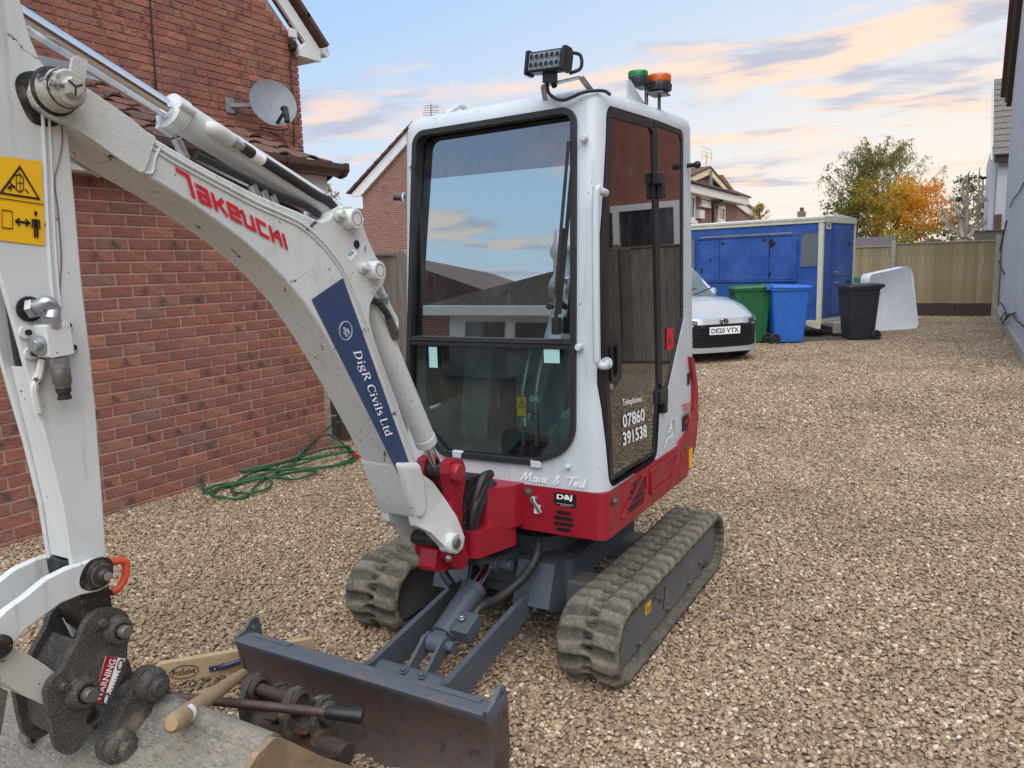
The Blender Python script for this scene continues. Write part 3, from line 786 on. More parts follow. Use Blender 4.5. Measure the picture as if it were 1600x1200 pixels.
for i in range(5):
    zz = ap[1][2]+0.05+i*0.09; w_.cyl((ap[0][0]-0.28+0.02*i, 27-0.2, zz), (ap[0][0]+0.28-0.02*i, 27+.2, zz+0.03*(i % 2)), 0.013, n=5)
w_.build('aerial', M['lead'], gh)
# orange brick house sliver beyond
oh = thing('far_orange_house', 'sliver of orange brick house beside the gable end', 'house', (-30, 42, 0), world=True)
p_ = [(-34.1687,40.0000,5.5330),(-33.5900,40.0000,4.6902),(-34.4620,40.0000,1.6467)]
w_ = MB(); w_.bx(p_[0][0]-3, p_[1][0]+3, 40, 46, -.05, p_[1][2]); w_.build('wall', mat('orange_brick', srgb(206, 122, 74), .9), oh, smooth=0)
w_ = MB(); w_.prism([(p_[0][0]-3, p_[0][2]), (p_[1][0]+3.3, p_[1][2]-.35), (p_[1][0]+3.3, p_[1][2]-.1), (p_[0][0]-3, p_[0][2]+.35)], 'Y', 39.6, 46.3); w_.build('roof', M['tile'], oh, smooth=0)

# brick house with gablet behind the trailer
bh = thing('brick_house_with_gablet', 'brick house with cream gablet, black downpipe and aerial behind the trailer', 'house', (-13, 45, 0), world=True)
HX = -11.5
e_ = [(-11.5000,36.0837,5.1826),(-11.5000,47.9367,5.1799),(-11.5000,45.8548,4.6972),(-11.5000,38.4361,3.2521)]
yN, yF = 33.0, e_[1][1]-1.0; ze = 5.10
w_ = MB(); w_.bx(-20, HX, yN, yF, -.05, ze); w_.build('wall', M['farbrick'], bh, smooth=0)
w_ = MB(); w_.prism([(HX+0.55, ze-0.02), (HX+0.55, ze+0.10), (-15.8, ze+2.3), (-20.5, ze+0.1), (-20.5, ze), (-15.8, ze+2.1)], 'Y', yN-0.5, e_[1][1]); w_.build('roof', M['tile'], bh, smooth=0)
w_ = MB(); w_.bx(HX+0.02, HX+0.5, yN-0.5, e_[1][1]-.1, ze-0.42, ze-0.03); w_.build('fascia', M['upvc'], bh)
w_ = MB(); w_.tube([(HX+0.58, yN-.5, ze+0.02), (HX+0.58, e_[1][1], ze+0.02)], 0.06, 8); w_.build('gutter', M['cable'], bh)
gx = -11.35
g3 = [(-11.3500,40.0706,5.9510),(-11.3500,38.0032,5.0195),(-11.3500,44.8039,5.1886)]
apz = g3[0][2]; yA = g3[0][1]; yR = g3[2][1]; yL = yA-(yR-yA)
w_ = MB(); w_.prism([(yL, ze+.06), (yR, ze+.06), (yA, apz-.1)], 'X', -15.5, gx); w_.build('gablet_wall', M['farbrick'], bh, smooth=0)
M['cream'] = mat('cream_paint', srgb(232, 212, 170), 0.6)
w_ = MB()
for s_, yy in ((1, yR+0.9), (-1, yL-0.9)):
    zz = ze-0.35
    w_.beam((gx+0.16, yA, apz+0.0), (gx+0.16, yy, zz+0.05), 0.10, 0.30, up=(0, s_*0.6, 0.8))
w_.build('bargeboard', M['cream'], bh)
w_ = MB()
for s_, yy in ((1, yR+1.1), (-1, yL-1.1)):
    w_.beam((-13.3, yA, apz+0.20), (-13.3, yy, ze-0.28+.08), 4.4, 0.10, up=(0, s_*0.6, 0.8))
w_.build('gablet_roof', M['tile'], bh, smooth=0)
w_ = MB(); w_.bx(gx+.2, gx+.3, yA-.12, yA+.12, ze, apz+.02); w_.build('finial_board', M['lead'], bh)
def win(px_, name='window'):
    (y0, z1), (y1, z0) = px_
    f = MB().prism([(y0, z0), (y1, z0), (y1, z1), (y0, z1)], 'X', HX-0.02, HX+0.08, holes=[[(y0+.12, z0+.14), (y1-.12, z0+.14), (y1-.12, z1-.14), (y0+.12, z1-.14)]]).build(name, M['upvc'], bh)
    MB().bx(HX+.01, HX+.03, y0+.1, y1-.1, z0+.1, z1-.1).build('pane', M['winglass'], f)
    MB().bx(HX, HX+.16, y0-.15, y1+.15, z0-.16, z0).build('sill', M['upvc'], f)
win([(39.607,4.737),(41.245,4.351)]); win([(42.861,4.435),(44.222,3.603)]); win([(37.067,4.669),(38.539,3.472)])
(y0, z1), (y1, z0) = [(38.960,4.016),(39.749,3.610)]
MB().bx(HX, HX+.2, y0, y1, z0, z1).build('meter_box', M['upvc'], bh)
w_ = MB(); w_.tube([(-11.2500,42.6698,5.0102),(-11.2500,42.6885,4.5777),(-11.2500,41.0650,4.3264),(-11.2500,41.1011,3.3211)], 0.075, 8); w_.prism([(42.114,4.417),(43.412,4.451),(42.878,4.591)], 'X', -11.4, -11.2); w_.build('downpipe', M['cable'], bh)
w_ = MB(); q = [(-13.3000,47.0584,7.7505),(-13.3000,47.0898,6.7275),(-13.3000,46.1295,7.7592),(-13.3000,48.1526,7.9788),(-13.3000,46.1422,7.2935),(-13.3000,48.1695,7.4958)]
w_.cyl(Vector(q[1])+Vector((0, 0, -.4)), q[0], 0.06, n=6)
for k in range(3):
    w_.cyl((-13.3, q[2][1]-.0, q[0][2]-0.15+.22*k), (-13.3, q[3][1], q[0][2]-0.15+.22*k), 0.018, n=5)
w_.cyl(q[2], q[4], 0.03, n=5); w_.cyl(q[3], q[5], 0.03, n=5)
w_.build('aerial', M['cream'], bh)
# lower wing with white verge
q = [(-11.8000,47.0472,4.8536),(-11.8000,53.4119,4.3023),(-11.8000,47.1171,3.5327),(-11.8000,54.3982,3.8394)]
w_ = MB(); w_.prism([(q[0][1]-2, -.05), (q[1][1]-.8, -.05), (q[1][1]-.8, q[1][2]), (q[0][1]-2, q[0][2]+1.4)], 'X', -18, -11.8); w_.build('wing_wall', M['farbrick'], bh, smooth=0)
w_ = MB(); w_.beam((-11.72, q[0][1]-.5, q[0][2]+.2), (-11.72, q[1][1], q[1][2]-.1), 0.1, 0.42); w_.build('wing_bargeboard', M['whitepaint'], bh)
w_ = MB(); w_.beam((-14.8, q[0][1]-.5, q[0][2]+.55), (-14.8, q[1][1]+.5, q[1][2]+.12), 6.4, 0.16); w_.build('wing_roof', M['slate'], bh, smooth=0)
# chimney far away, and flat roof pieces over the trailer line
ch = thing('far_chimney', 'small brick chimney stack just above the trailer roof line', 'chimney', (-12, 60, 0), world=True)
q = [(-10.3454,60.0000,5.1165),(-9.9087,60.0000,5.0898),(-10.1198,60.0000,4.8334),(-10.1028,60.0000,4.1576)]
MB().bx(q[0][0], q[1][0], 60, 61, 0, q[2][2]).build('stack', M['farbrick'], ch, smooth=0)
MB().cyl((q[2][0], 60.5, q[2][2]), (q[2][0], 60.5, q[0][2]), 0.14, n=8).build('pot', M['tile'], ch)
# added house out of view, put there to keep the low sun off the yard
nh = thing('unseen_house', 'unseen brick house with tiled roof, added to block low sun', 'house', (14, 4, 0), world=True)
MB().bx(9.5, 18, -9, 10.5, -.05, 5.2).build('wall', M['farbrick'], nh, smooth=0)
MB().prism([(9.1, 5.1), (18.4, 5.1), (13.75, 8.6)], 'Y', -9.4, 10.9).build('roof', M['tile'], nh, smooth=0)
# conservatory and bungalow behind the viewer, mirrored in the windscreen
cv = thing('white_conservatory', 'white conservatory with finial reflected in the windscreen', 'conservatory', (-5, -9, 0), world=True)
MB().bx(-9.0, -4.0, -13.0, -8.2, -.05, 1.9).build('wall', M['whitepaint'], cv, smooth=0)
w_ = MB(); w_.prism([(-9.4, 1.9), (-3.6, 1.9), (-3.6, 2.1), (-6.6, 2.7), (-9.4, 2.1)], 'Y', -13.2, -8.0); w_.build('roof', M['slate'], cv, smooth=0)
w_ = MB(); w_.bx(-9.5, -3.5, -8.02, -7.86, 1.86, 2.06); w_.build('gutter', M['upvc'], cv, bevel=.02)
for k in range(4): MB().bx(-8.6+k*1.15, -7.7+k*1.15, -8.22, -8.17, 0.8, 1.75).build('pane', M['winglass'], cv)
w_ = MB(); w_.lathe([(0.03, 0), (0.03, 0.25), (0.10, 0.36), (0.11, .46), (0.05, 0.58), (0.02, 0.8), (0.0, 1.0)], (-6.6, -8.1, 2.66), (0, 0, 1), 12); w_.build('finial', M['whitepaint'], cv)
hb = thing('brick_bungalow', 'brick bungalow with dark roof behind the viewer', 'house', (-13, -12, 0), world=True)
MB().bx(-20, -9.6, -19, -12.5, -.05, 2.4).build('wall', M['farbrick'], hb, smooth=0)
MB().prism([(-20.4, 2.3), (-9.2, 2.3), (-14.8, 4.0)], 'Y', -19.3, -12.2).build('roof', M['tile'], hb, smooth=0)
# shed roofs behind the back fence
M['felt'] = mat('felt', srgb(92, 82, 82), 0.9, var=0.12)
sh = thing('brown_shed', 'low brown shed roof showing over the fence beside the trailer', 'shed', (-3, 23.5, 0), world=True)
q = [(-2.6505,23.0000,2.0160),(-1.5190,23.0000,1.9677),(-1.4500,23.0000,1.7508),(-2.6422,23.0000,1.7617)]
MB().prism([(22.8, q[2][2]-.10), (23.6, q[0][2]), (24.6, q[2][2]-.1)], 'X', -5.0, q[1][0]).build('roof', M['felt'], sh, smooth=0)
MB().bx(-4.9, q[1][0]-.1, 22.95, 24.45, -.05, q[2][2]-.1).build('wall', M['darkwood'], sh, smooth=0)
sh = thing('grey_shed', 'low grey shed roof peeping over the fence below the bare tree', 'shed', (-.7, 24, 0), world=True)
q = [(-1.2135,23.6000,1.7974),(-0.6920,23.6000,1.9098),(-0.2043,23.6000,1.8403),(-0.1980,23.6000,1.7088)]
MB().prism([(q[0][0]-.1, q[0][2]-.15), (q[1][0], q[1][2]+.02), (q[2][0]+.1, q[2][2]-.1), (q[2][0]+.1, q[2][2]-.3), (q[0][0]-.1, q[0][2]-.3)], 'Y', 23.4, 25.6).build('roof', M['slate'], sh, smooth=0)
MB().bx(q[0][0], q[2][0], 23.6, 25.4, -.05, q[3][2]-.05).build('wall', M['darkwood'], sh, smooth=0)
sp = MB()
q = [(0.2796,24.2000,2.0611),(0.8199,24.2000,2.1341)]
fence_panel('grey_fence', 'short grey timber fence behind the back fence beside the white house', q[0][0], q[1][0]+.3, 24.2, 0.1, q[0][2], M['oldwood'], [], w=.12)

# ================================================================== excavator materials
M['paint'] = None
def paint(name, col, chips=0.638, grime=0.56, rust=srgb(92, 58, 40), rough=0.38, gcol=srgb(120, 112, 98), bump=0.05):
    t = NT(name)
    c = t.mix(t.ramp(t.noise(2.2, 5), 0.3, 0.7), sc(col, 0.93), sc(col, 1.05))
    g = t.ramp(t.noise(5, 8, 0.7, 0.5), grime, grime+0.25, 0, 0.5)
    c = t.mix(g, c, gcol)
    st = t.ramp(t.noise(3.5, 6, 0.65, stretch=(9, 9, 0.7)), 0.54, 0.78, 0, 0.36)
    c = t.mix(st, c, gcol)
    k = t.ramp(t.noise(13, 7, 0.72, 0.8), chips, chips+0.035)
    k2 = t.ramp(t.noise(75, 4, 0.6), 0.685, 0.715)
    k = t.math('MAXIMUM', k, k2)
    c = t.mix(k, c, rust)
    t.set('Base Color', c); t.set('Roughness', t.math('ADD', t.ramp(t.noise(9, 4), 0.3, 0.7, rough-0.08, rough+0.12), t.math('MULTIPLY', t.math('MAXIMUM', k, g), 0.3)))
    t.bump(t.math('ADD', t.noise(8, 3), t.math('MULTIPLY', k, -0.5)), bump, 0.004)
    return t.m
M['paint'] = paint('white_grey_paint', srgb(206, 210, 208))
M['boompaint'] = paint('boom_paint', srgb(206, 210, 208), chips=.612, grime=.53, rust=srgb(88, 62, 48))
M['cabpaint'] = paint('cab_paint', srgb(196, 204, 210), 0.80, 0.68, rough=0.3, bump=0.02)
M['red'] = paint('red_paint', srgb(150, 24, 42), 0.74, 0.60, rust=srgb(60, 20, 22), rough=0.36, gcol=srgb(96, 50, 46))
M['grey'] = paint('slate_grey_paint', srgb(76, 84, 94), 0.66, 0.54, rust=srgb(84, 62, 50), rough=0.45, gcol=srgb(108, 104, 96))
M['frame_grey'] = paint('track_frame_paint', srgb(94, 95, 98), 0.78, 0.48, rust=srgb(70, 60, 52), rough=0.6, gcol=srgb(122, 116, 104))
M['cast'] = paint('cast_paint', srgb(200, 203, 200), 0.72, 0.6, bump=0.0)
t = NT('cast_rough'); c = t.mix(t.ramp(t.noise(4, 6, 0.7), 0.4, 0.75), srgb(204, 207, 203), srgb(176, 172, 160)); t.set('Base Color', c); t.set('Roughness', 0.5); t.bump(t.noise(190, 3, 0.6), 0.30, 0.006); M['cast'] = t.m
M['greasycast'] = mat('greasy_cast', srgb(176, 174, 166), .5, .1, var=.15, vs=12, dirt=[(srgb(60, 52, 46), .52, .64, 26), (srgb(34, 31, 30), .56, .66, 13)], bump=.3, bs=80)
M['dusty'] = paint('dusty_paint', srgb(186, 184, 176), 0.60, 0.44, rough=.55, gcol=srgb(146, 132, 108), bump=.25)
M['greasy'] = mat('greasy_steel', srgb(52, 48, 46), 0.45, 0.3, var=0.35, vs=16, dirt=[(srgb(112, 104, 94), 0.52, 0.72, 18), (srgb(26, 24, 24), 0.48, 0.66, 11), (srgb(140, 128, 110), 0.60, 0.68, 90)], bump=0.5, bs=60)
M['black'] = mat('black_steel', srgb(52, 52, 54), 0.6, 0.1, var=0.3, vs=10, dirt=[(srgb(92, 85, 76), 0.42, 0.75, 6, None, .45), (srgb(150, 138, 118), 0.48, 0.66, 320, None, .6), (srgb(154, 138, 112), 0.52, 0.70, 7, None, .75)], bump=0.5, bs=140)
M['mud'] = mat('mud_worn_steel', srgb(124, 121, 115), 0.6, 0.35, var=0.25, vs=14, dirt=[(srgb(150, 142, 124), 0.40, 0.70, 6), (srgb(88, 87, 86), 0.49, 0.64, 120, (.35, 1.6, 1.3), .6), (srgb(186, 181, 168), 0.52, 0.66, 150, (.5, 1.8, 1.4), .6), (srgb(140, 120, 92), 0.56, 0.80, 3)], bump=0.6, bs=70, bd=0.005)
M['tan_mud'] = mat('tan_mud_steel', srgb(140, 120, 94), 0.75, 0.1, var=0.2, vs=11, dirt=[(srgb(112, 100, 88), 0.50, 0.66, 13), (srgb(178, 152, 116), 0.55, 0.7, 40)], bump=0.4, bs=60)
M['rust'] = mat('rusty_steel', srgb(86, 70, 64), 0.62, 0.25, var=0.3, vs=9, dirt=[(srgb(74, 46, 38), 0.50, 0.72, 9), (srgb(120, 112, 106), 0.62, 0.74, 26), (srgb(58, 52, 52), 0.55, 0.75, 5)], bump=0.35, bs=60)
t = NT('blade_paint')      # grey paint worn to rust along the cutting face
z_ = t.n.new('ShaderNodeSeparateXYZ'); t.l.new(t.co, z_.inputs[0])
wear = t.ramp(t.math('ADD', z_.outputs[2], t.math('MULTIPLY', t.noise(14, 7, 0.7), 0.05)), 0.285, 0.245)
c = t.mix(t.ramp(t.noise(22, 5), 0.55, 0.68), srgb(88, 95, 104), srgb(112, 98, 92))
ru = t.mix(t.ramp(t.noise(6, 6, 0.7, stretch=(3, 1, 1)), 0.35, 0.7), srgb(86, 78, 75), srgb(98, 76, 69)); ru = t.mix(t.ramp(t.noise(30, 4), 0.55, 0.7), ru, srgb(66, 60, 60))
t.set('Base Color', t.mix(wear, c, ru)); t.set('Roughness', 0.62); t.set('Metallic', 0.15); t.bump(t.noise(60, 5), 0.4, 0.004); M['blade'] = t.m
M['chrome'] = mat('chrome_rod', srgb(220, 222, 226), 0.10, 1.0, var=0.03, rv=0.04)
M['zinc'] = mat('zinc_steel', srgb(176, 178, 180), 0.36, 0.85, var=0.12, vs=30)
M['dullsteel'] = mat('dull_steel', srgb(116, 112, 106), 0.5, 0.6, var=0.25, vs=30)
M['rubber'] = mat('black_rubber', srgb(34, 35, 38), 0.55, var=0.15)
M['hose'] = mat('hydraulic_hose', srgb(42, 43, 46), 0.6, var=0.15, bump=0.2, bs=160)
M['plastic'] = mat('black_plastic', srgb(30, 31, 34), 0.42, var=0.12)
M['gloss_black'] = mat('gloss_black', srgb(24, 22, 24), 0.16, var=0.1, rv=0.04)
t = NT('track_rubber')
c = t.mix(t.ramp(t.noise(7, 6, 0.65), 0.35, 0.7), srgb(90, 87, 80), srgb(122, 115, 101))
c = t.mix(t.ramp(t.noise(60, 7, 0.75, 0.4), 0.44, 0.70, 0, .75), c, srgb(146, 138, 120))
dp_ = t.attr('recess_shade').outputs['Fac']
c = t.mix(dp_, c, srgb(24, 23, 22))  # shade in holes and between lugs is painted into the rubber colour
t.set('Base Color', c); t.set('Roughness', 0.92); t.set('Specular IOR Level', 0.25); t.bump(t.noise(70, 5, 0.65), 0.5, 0.006); M['track'] = t.m
def glass(name, tint, refl, rough=0.01, gcol=(0.96, 0.98, 1), dust=.07, fm=1.6):
    t = NT(name)
    tr = t.n.new('ShaderNodeBsdfTransparent'); tr.inputs[0].default_value = (*tint, 1)
    gl = t.n.new('ShaderNodeBsdfGlossy'); gl.inputs['Roughness'].default_value = rough; gl.inputs[0].default_value = (*gcol, 1)
    lw = t.n.new('ShaderNodeFresnel'); lw.inputs[0].default_value = 1.5
    f = t.math('MINIMUM', t.math('ADD', t.math('MULTIPLY', lw.outputs[0], fm), refl), 1.0)
    mx = t.n.new('ShaderNodeMixShader'); t.l.new(f, mx.inputs[0]); t.l.new(tr.outputs[0], mx.inputs[1]); t.l.new(gl.outputs[0], mx.inputs[2])
    du = t.n.new('ShaderNodeBsdfDiffuse'); du.inputs[0].default_value = (.55, .53, .50, 1)      # thin film of dust with streaks
    dk = t.math('ADD', t.ramp(t.noise(9, 7, .7), .45, .8, .005, dust), t.ramp(t.noise(6, 5, .6, stretch=(9, 9, .6)), .55, .8, 0, dust))
    m2 = t.n.new('ShaderNodeMixShader'); t.l.new(dk, m2.inputs[0]); t.l.new(mx.outputs[0], m2.inputs[1]); t.l.new(du.outputs[0], m2.inputs[2])
    t.l.new(m2.outputs[0], t.out.inputs[0]); return t.m
M['screen'] = glass('windscreen_glass', srgb(150, 176, 176), 0.54, gcol=(.80, .94, .98))
M['screen_low'] = glass('lower_screen_glass', srgb(224, 238, 236), 0.0, fm=.9, dust=.04)
M['visor'] = glass('tinted_visor_glass', srgb(96, 100, 112), 0.22, gcol=(.9, .93, 1))
M['doorglass'] = glass('smoked_door_glass', srgb(58, 52, 54), 0.05)
M['wdecal'] = mat('white_vinyl', srgb(246, 247, 248), 0.45, var=0.03)
M['rdecal'] = mat('red_vinyl', srgb(205, 22, 48), 0.42, var=0.04)
M['bdecal'] = mat('navy_vinyl', srgb(44, 66, 106), 0.34, var=0.10, vs=3)
M['ydecal'] = mat('yellow_vinyl', srgb(238, 184, 22), 0.42, var=0.06, vs=8)
M['kdecal'] = mat('black_vinyl', srgb(28, 28, 30), 0.45)
M['cdecal'] = mat('cyan_vinyl', srgb(60, 150, 190), 0.45)
M['sdecal'] = mat('silver_vinyl', srgb(170, 178, 188), 0.35, 0.3)
M['gdecal'] = mat('green_vinyl', srgb(40, 150, 110), 0.45)
M['pale'] = mat('pale_sticker', srgb(170, 214, 214), 0.5)
M['orange'] = mat('orange_paint', srgb(226, 92, 56), 0.5, var=0.1, vs=20)
def bolt(mb, p, d, r=0.012, h=0.010):
    p = Vector(p); d = Vector(d).normalized()
    mb.lathe([(r*1.7, 0), (r*1.7, h*0.25), (r, h*0.3), (r, h), (r*0.85, h*1.12), (0, h*1.12)], p, d, 6*2)

EXC = thing('mini_excavator', 'white and red mini excavator with cab, rubber tracks, boom and bucket', 'excavator', (-1.565, 2.9, 0), world=True)
E = EXC
CX = -1.565

# ------------------------------------------------------------------ tracks
def track(xo, xi, name='track'):
    """xo the outer side, xi the inner side"""
    w = abs(xo-xi); zc_, r0 = 0.155, 0.128
    yF, yR = 2.465, 3.590
    P = []
    n = 16
    Ls = yR-yF; arc = PI*r0; tot = 2*Ls+2*arc
    pitch = tot/76; NS = 76*6
    def at(s):
        s %= tot
        if s < Ls: return Vector((yF+s, zc_+r0)), Vector((0, 1))
        s -= Ls
        if s < arc: a = s/r0; return Vector((yR+r0*math.sin(a), zc_+r0*math.cos(a))), Vector((math.sin(a), math.cos(a)))
        s -= arc
        if s < Ls: return Vector((yR-s, zc_-r0)), Vector((0, -1))
        s -= Ls; a = s/r0
        return Vector((yF-r0*math.sin(a), zc_-r0*math.cos(a))), Vector((-math.sin(a), -math.cos(a)))
    vs = []; fs = []; recess_shade = []; NV = 22
    for i in range(NS):
        s = tot*i/NS; p, nn = at(s); ph = s/pitch
        if s < Ls: p = p+Vector((0, 0.006*math.sin(PI*s/Ls)*-1.0))     # slight sag of the upper run
        for j in range(NV+1):
            v = j/NV; side = 0 if v < 0.5 else 1
            d = abs(v-0.5)*2
            lug = 0.5+0.5*math.sin(2*PI*(ph/2+0.5*side+0.14*d))
            lug = min(1, max(0, (lug-0.22)*2.4)); lug = lug*lug*(3-2*lug)
            h = 0.006+0.021*lug*min(1, max(0, (d-0.10)*6))*(1 if d < 0.84 else max(0.15, (1-d)/0.16))
            f = (ph % 1)
            hole = d < 0.15 and 0.22 < f < 0.68
            if d < 0.17 and not hole: h = 0.012
            if hole: h = -0.030
            h += 0.002*noise.noise(Vector((s*40, v*8+xo*3, 1.7)))
            q = p+nn*h; vs.append((xo+(xi-xo)*v, q.x, q.y)); recess_shade.append(1.0 if hole else (0.5*(1-lug) if d < .95 else 0.1))
    m = NV+1
    for i in range(NS):
        for j in range(NV):
            a = i*m+j; b = ((i+1) % NS)*m+j; fs.append((a, a+1, b+1, b))
    o = len(vs)
    for i in range(NS):           # inner face with guide ribs
        s = tot*i/NS; p, nn = at(s); f = (s/pitch) % 1
        for j in range(5):
            v = j/4; rib = 0.006 if f < 0.5 else 0.0
            if j == 2: rib = 0.035 if f < 0.45 else 0.004
            q = p-nn*(0.012+rib); vs.append((xo+(xi-xo)*v, q.x, q.y)); recess_shade.append(0.25)
    for i in range(NS):
        for j in range(4):
            a = o+i*5+j; b = o+((i+1) % NS)*5+j; fs.append((a, b, b+1, a+1))
        i2 = (i+1) % NS
        fs.append((i*m, i2*m, o+i2*5, o+i*5)); fs.append((i*m+NV, o+i*5+4, o+i2*5+4, i2*m+NV))
    tr_ = MB()
    sgn = 1 if xo > xi else -1
    # frame
    xa = xo-sgn*0.035; xb = xo-sgn*(w-0.035)
    pl_ = rpoly([(2.40, 0.062), (3.44, 0.062), (3.50, 0.12), (3.50, 0.250), (2.52, 0.256), (2.39, 0.225), (2.36, 0.15)], 0.03)
    fr = MB().prism(pl_, 'X', min(xa, xb), max(xa, xb)).build('track_frame', M['frame_grey'], E, bevel=0.008)
    bl = rawmesh('belt', vs, fs, M['track'], fr, smooth=True, attrs={'recess_shade': ('FLOAT', 'POINT', recess_shade)})
    b = MB()
    for (yy, zz) in ((2.62, 0.085), (2.95, 0.088), (3.25, 0.085), (3.42, 0.12), (2.80, 0.20), (2.86, 0.165)): bolt(b, (xa, yy, zz), (sgn, 0, 0), 0.011, 0.014)
    b.build('bolt', M['dullsteel'], fr)
    b = MB().lathe([(0.118, -0.03), (0.118, -0.01), (0.10, 0.0), (0.085, 0.004), (0.03, 0.005), (0, 0.005)], (xo-sgn*0.035, 3.59, 0.155), (sgn, 0, 0), 28)
    for k in range(12):
        a = 2*PI*k/12; b.box((xo-sgn*w/2, 3.59+0.112*math.cos(a), 0.155+0.112*math.sin(a)), (0.05, 0.03, 0.03))
    b.build('sprocket', M['frame_grey'], fr, bevel=0.003)
    b = MB().lathe([(0.10, -0.02), (0.10, 0.02), (0.085, 0.03), (0.0, 0.03)], (xo-sgn*w/2, 2.465, 0.155), (sgn, 0, 0), 24); b.build('idler', M['dullsteel'], fr)
    if sgn > 0:
        y0, z0 = [(2.725,0.183)][0]
        MB().box((xa+0.002, y0, z0), (0.003, 0.055, 0.042)).build('warning_label', M['ydecal'], fr)
        k_ = strokes([[(0, 0), (1, 0), (.5, .9), (0, 0)], [(1.3, 0), (2.0, 0.0), (2.1, .8)], [(1.4, .3), (1.8, .5)]], 0.18)
        decal('warning_label', k_, (xa+0.0045, y0-0.020, z0-0.013), (0, 0.040, 0), (0, 0, 0.026), M['kdecal'], fr)
        b = MB().tube([(xa+0.001, 2.905+0.004*k, 0.10+0.018*k) for k in range(6)], 0.0025, 6); b.build('seam', M['kdecal'], fr)
    return fr
track(-0.950, -1.185); track(-2.165, -1.900)

# ------------------------------------------------------------------ undercarriage
c_ = MB()
c_.prism(rpoly([(-1.84, 2.60), (-1.33, 2.60), (-1.28, 2.68), (-1.28, 3.40), (-1.84, 3.40)], 0.05), 'Z', 0.235, 0.345)
c_.prism(rpoly([(-1.78, 2.66), (-1.35, 2.66), (-1.35, 3.3), (-1.78, 3.3)], 0.1), 'Z', 0.345, 0.42)
c_.prism([(2.50, 0.20), (2.62, 0.14), (2.72, 0.14), (2.72, 0.36), (2.56, 0.36)], 'X', -1.46, -1.30)
c_.prism([(2.50, 0.20), (2.62, 0.14), (2.72, 0.14), (2.72, 0.36), (2.56, 0.36)], 'X', -1.84, -1.68)
c_.build('undercarriage', M['grey'], E, bevel=0.012)
for (ya, yb) in ((2.66, 2.78), (3.20, 3.32)):
    b = MB().bx(-1.905, -1.185, ya, yb, 0.155, 0.262); b.build('cross_beam', M['frame_grey'], E, bevel=0.008)
b = MB(); b.cyl((CX, 2.98, 0.40), (CX, 2.98, 0.52), 0.27, n=40); b.build('slew_ring', M['greasy'], E)
b = MB()
for x in (-1.365, -1.435):
    b.prism(rpoly([(2.50, 0.175), (2.60, 0.14), (2.63, 0.30), (2.59, 0.345), (2.55, 0.30)], 0.02), 'X', x-0.008, x+0.008)
b.cyl((-1.345, 2.540, 0.212), (-1.455, 2.540, 0.212), 0.022, n=16)
for x in (-1.68, -1.75): b.prism(rpoly([(2.50, 0.175), (2.60, 0.14), (2.63, 0.30), (2.59, 0.345), (2.55, 0.30)], 0.02), 'X', x-0.008, x+0.008)
b.build('blade_bracket', M['grey'], E, bevel=0.003)

# ------------------------------------------------------------------ dozer blade
BX0, BX1 = -2.085, -1.095
prof = [(1.765, 0.268), (1.700, 0.272), (1.690, 0.262), (1.708, 0.225), (1.725, 0.16), (1.722, 0.09), (1.700, 0.03), (1.672, -0.01), (1.690, -0.01), (1.722, 0.03), (1.742, 0.09), (1.745, 0.16), (1.735, 0.22), (1.752, 0.252), (1.765, 0.252)]
bd = MB().prism(smoothline([Vector((*p, 0)) for p in prof], 3, True), 'X', BX0, BX1).build('blade', M['blade'], E, bevel=0.003)
for x0, s_ in ((BX0, -1), (BX1, 1)):
    ep = rpoly([(1.675, 0.0), (1.79, 0.0), (1.815, 0.10), (1.81, 0.27), (1.798, 0.312), (1.770, 0.312), (1.735, 0.284), (1.70, 0.275), (1.715, 0.2), (1.725, 0.12), (1.70, 0.03)], [0, .02, .03, .03, .018, .018, .02, 0, 0, 0, 0])
    hole = [(1.779+0.012*math.cos(a)*0.9, 0.284+0.012*math.sin(a)) for a in [2*PI*k/12 for k in range(12)]]
    MB().prism(ep, 'X', x0 if s_ > 0 else x0-0.014, x0+0.014 if s_ > 0 else x0, holes=[hole]).build('blade_end', M['blade'], bd, bevel=0.003)
b = MB(); b.bx(-2.05, -1.88, 1.735, 1.755, 0.270, 0.277); b.bx(-1.32, -1.13, 1.735, 1.757, 0.270, 0.277); b.build('lip', M['blade'], bd, bevel=0.002)
armp = rpoly([(1.738, 0.05), (1.82, 0.03), (2.0, 0.05), (2.50, 0.155), (2.56, 0.18), (2.568, 0.222), (2.535, 0.250), (2.47, 0.242), (1.95, 0.158), (1.82, 0.178), (1.738, 0.19)], [0, .015, .015, .015, .015, .015, .015, .015, .015, .015, 0])
for x in (-1.400, -1.715): MB().prism(armp, 'X', x-0.011, x+0.011).build('blade_arm', M['grey'], E, bevel=0.003)
b = MB().cyl((-1.408, 1.985, 0.110), (-1.708, 1.985, 0.110), 0.038, n=24); b.build('blade_cross_tube', M['grey'], E)
b = MB()
for x in (-1.510, -1.585):
    b.prism(rpoly([(1.97, 0.135), (2.03, 0.125), (2.13, 0.155), (2.15, 0.19), (2.125, 0.222), (2.085, 0.215)], 0.015), 'X', x-0.006, x+0.006)
    bolt(b, (x, 1.968, 0.147), (0, -0.4, 1), 0.010, 0.010)
b.cyl((-1.475, 2.115, 0.185), (-1.61, 2.115, 0.185), 0.020, n=16); b.build('cylinder_lug', M['grey'], E, bevel=0.002)
ca = Vector((-1.547, 2.115, 0.185)); cb = Vector((-1.547, 2.500, 0.350)); cd = (cb-ca).normalized()
b = MB(); b.cyl(ca+cd*0.035, ca+cd*0.245, 0.046, n=28); b.cyl(ca+cd*0.245, ca+cd*0.275, 0.050, n=28); b.lathe([(0.036, -0.03), (0.036, 0.03)], ca, (1, 0, 0), 20); b.beam(ca, ca+cd*0.06, 0.05, 0.055)
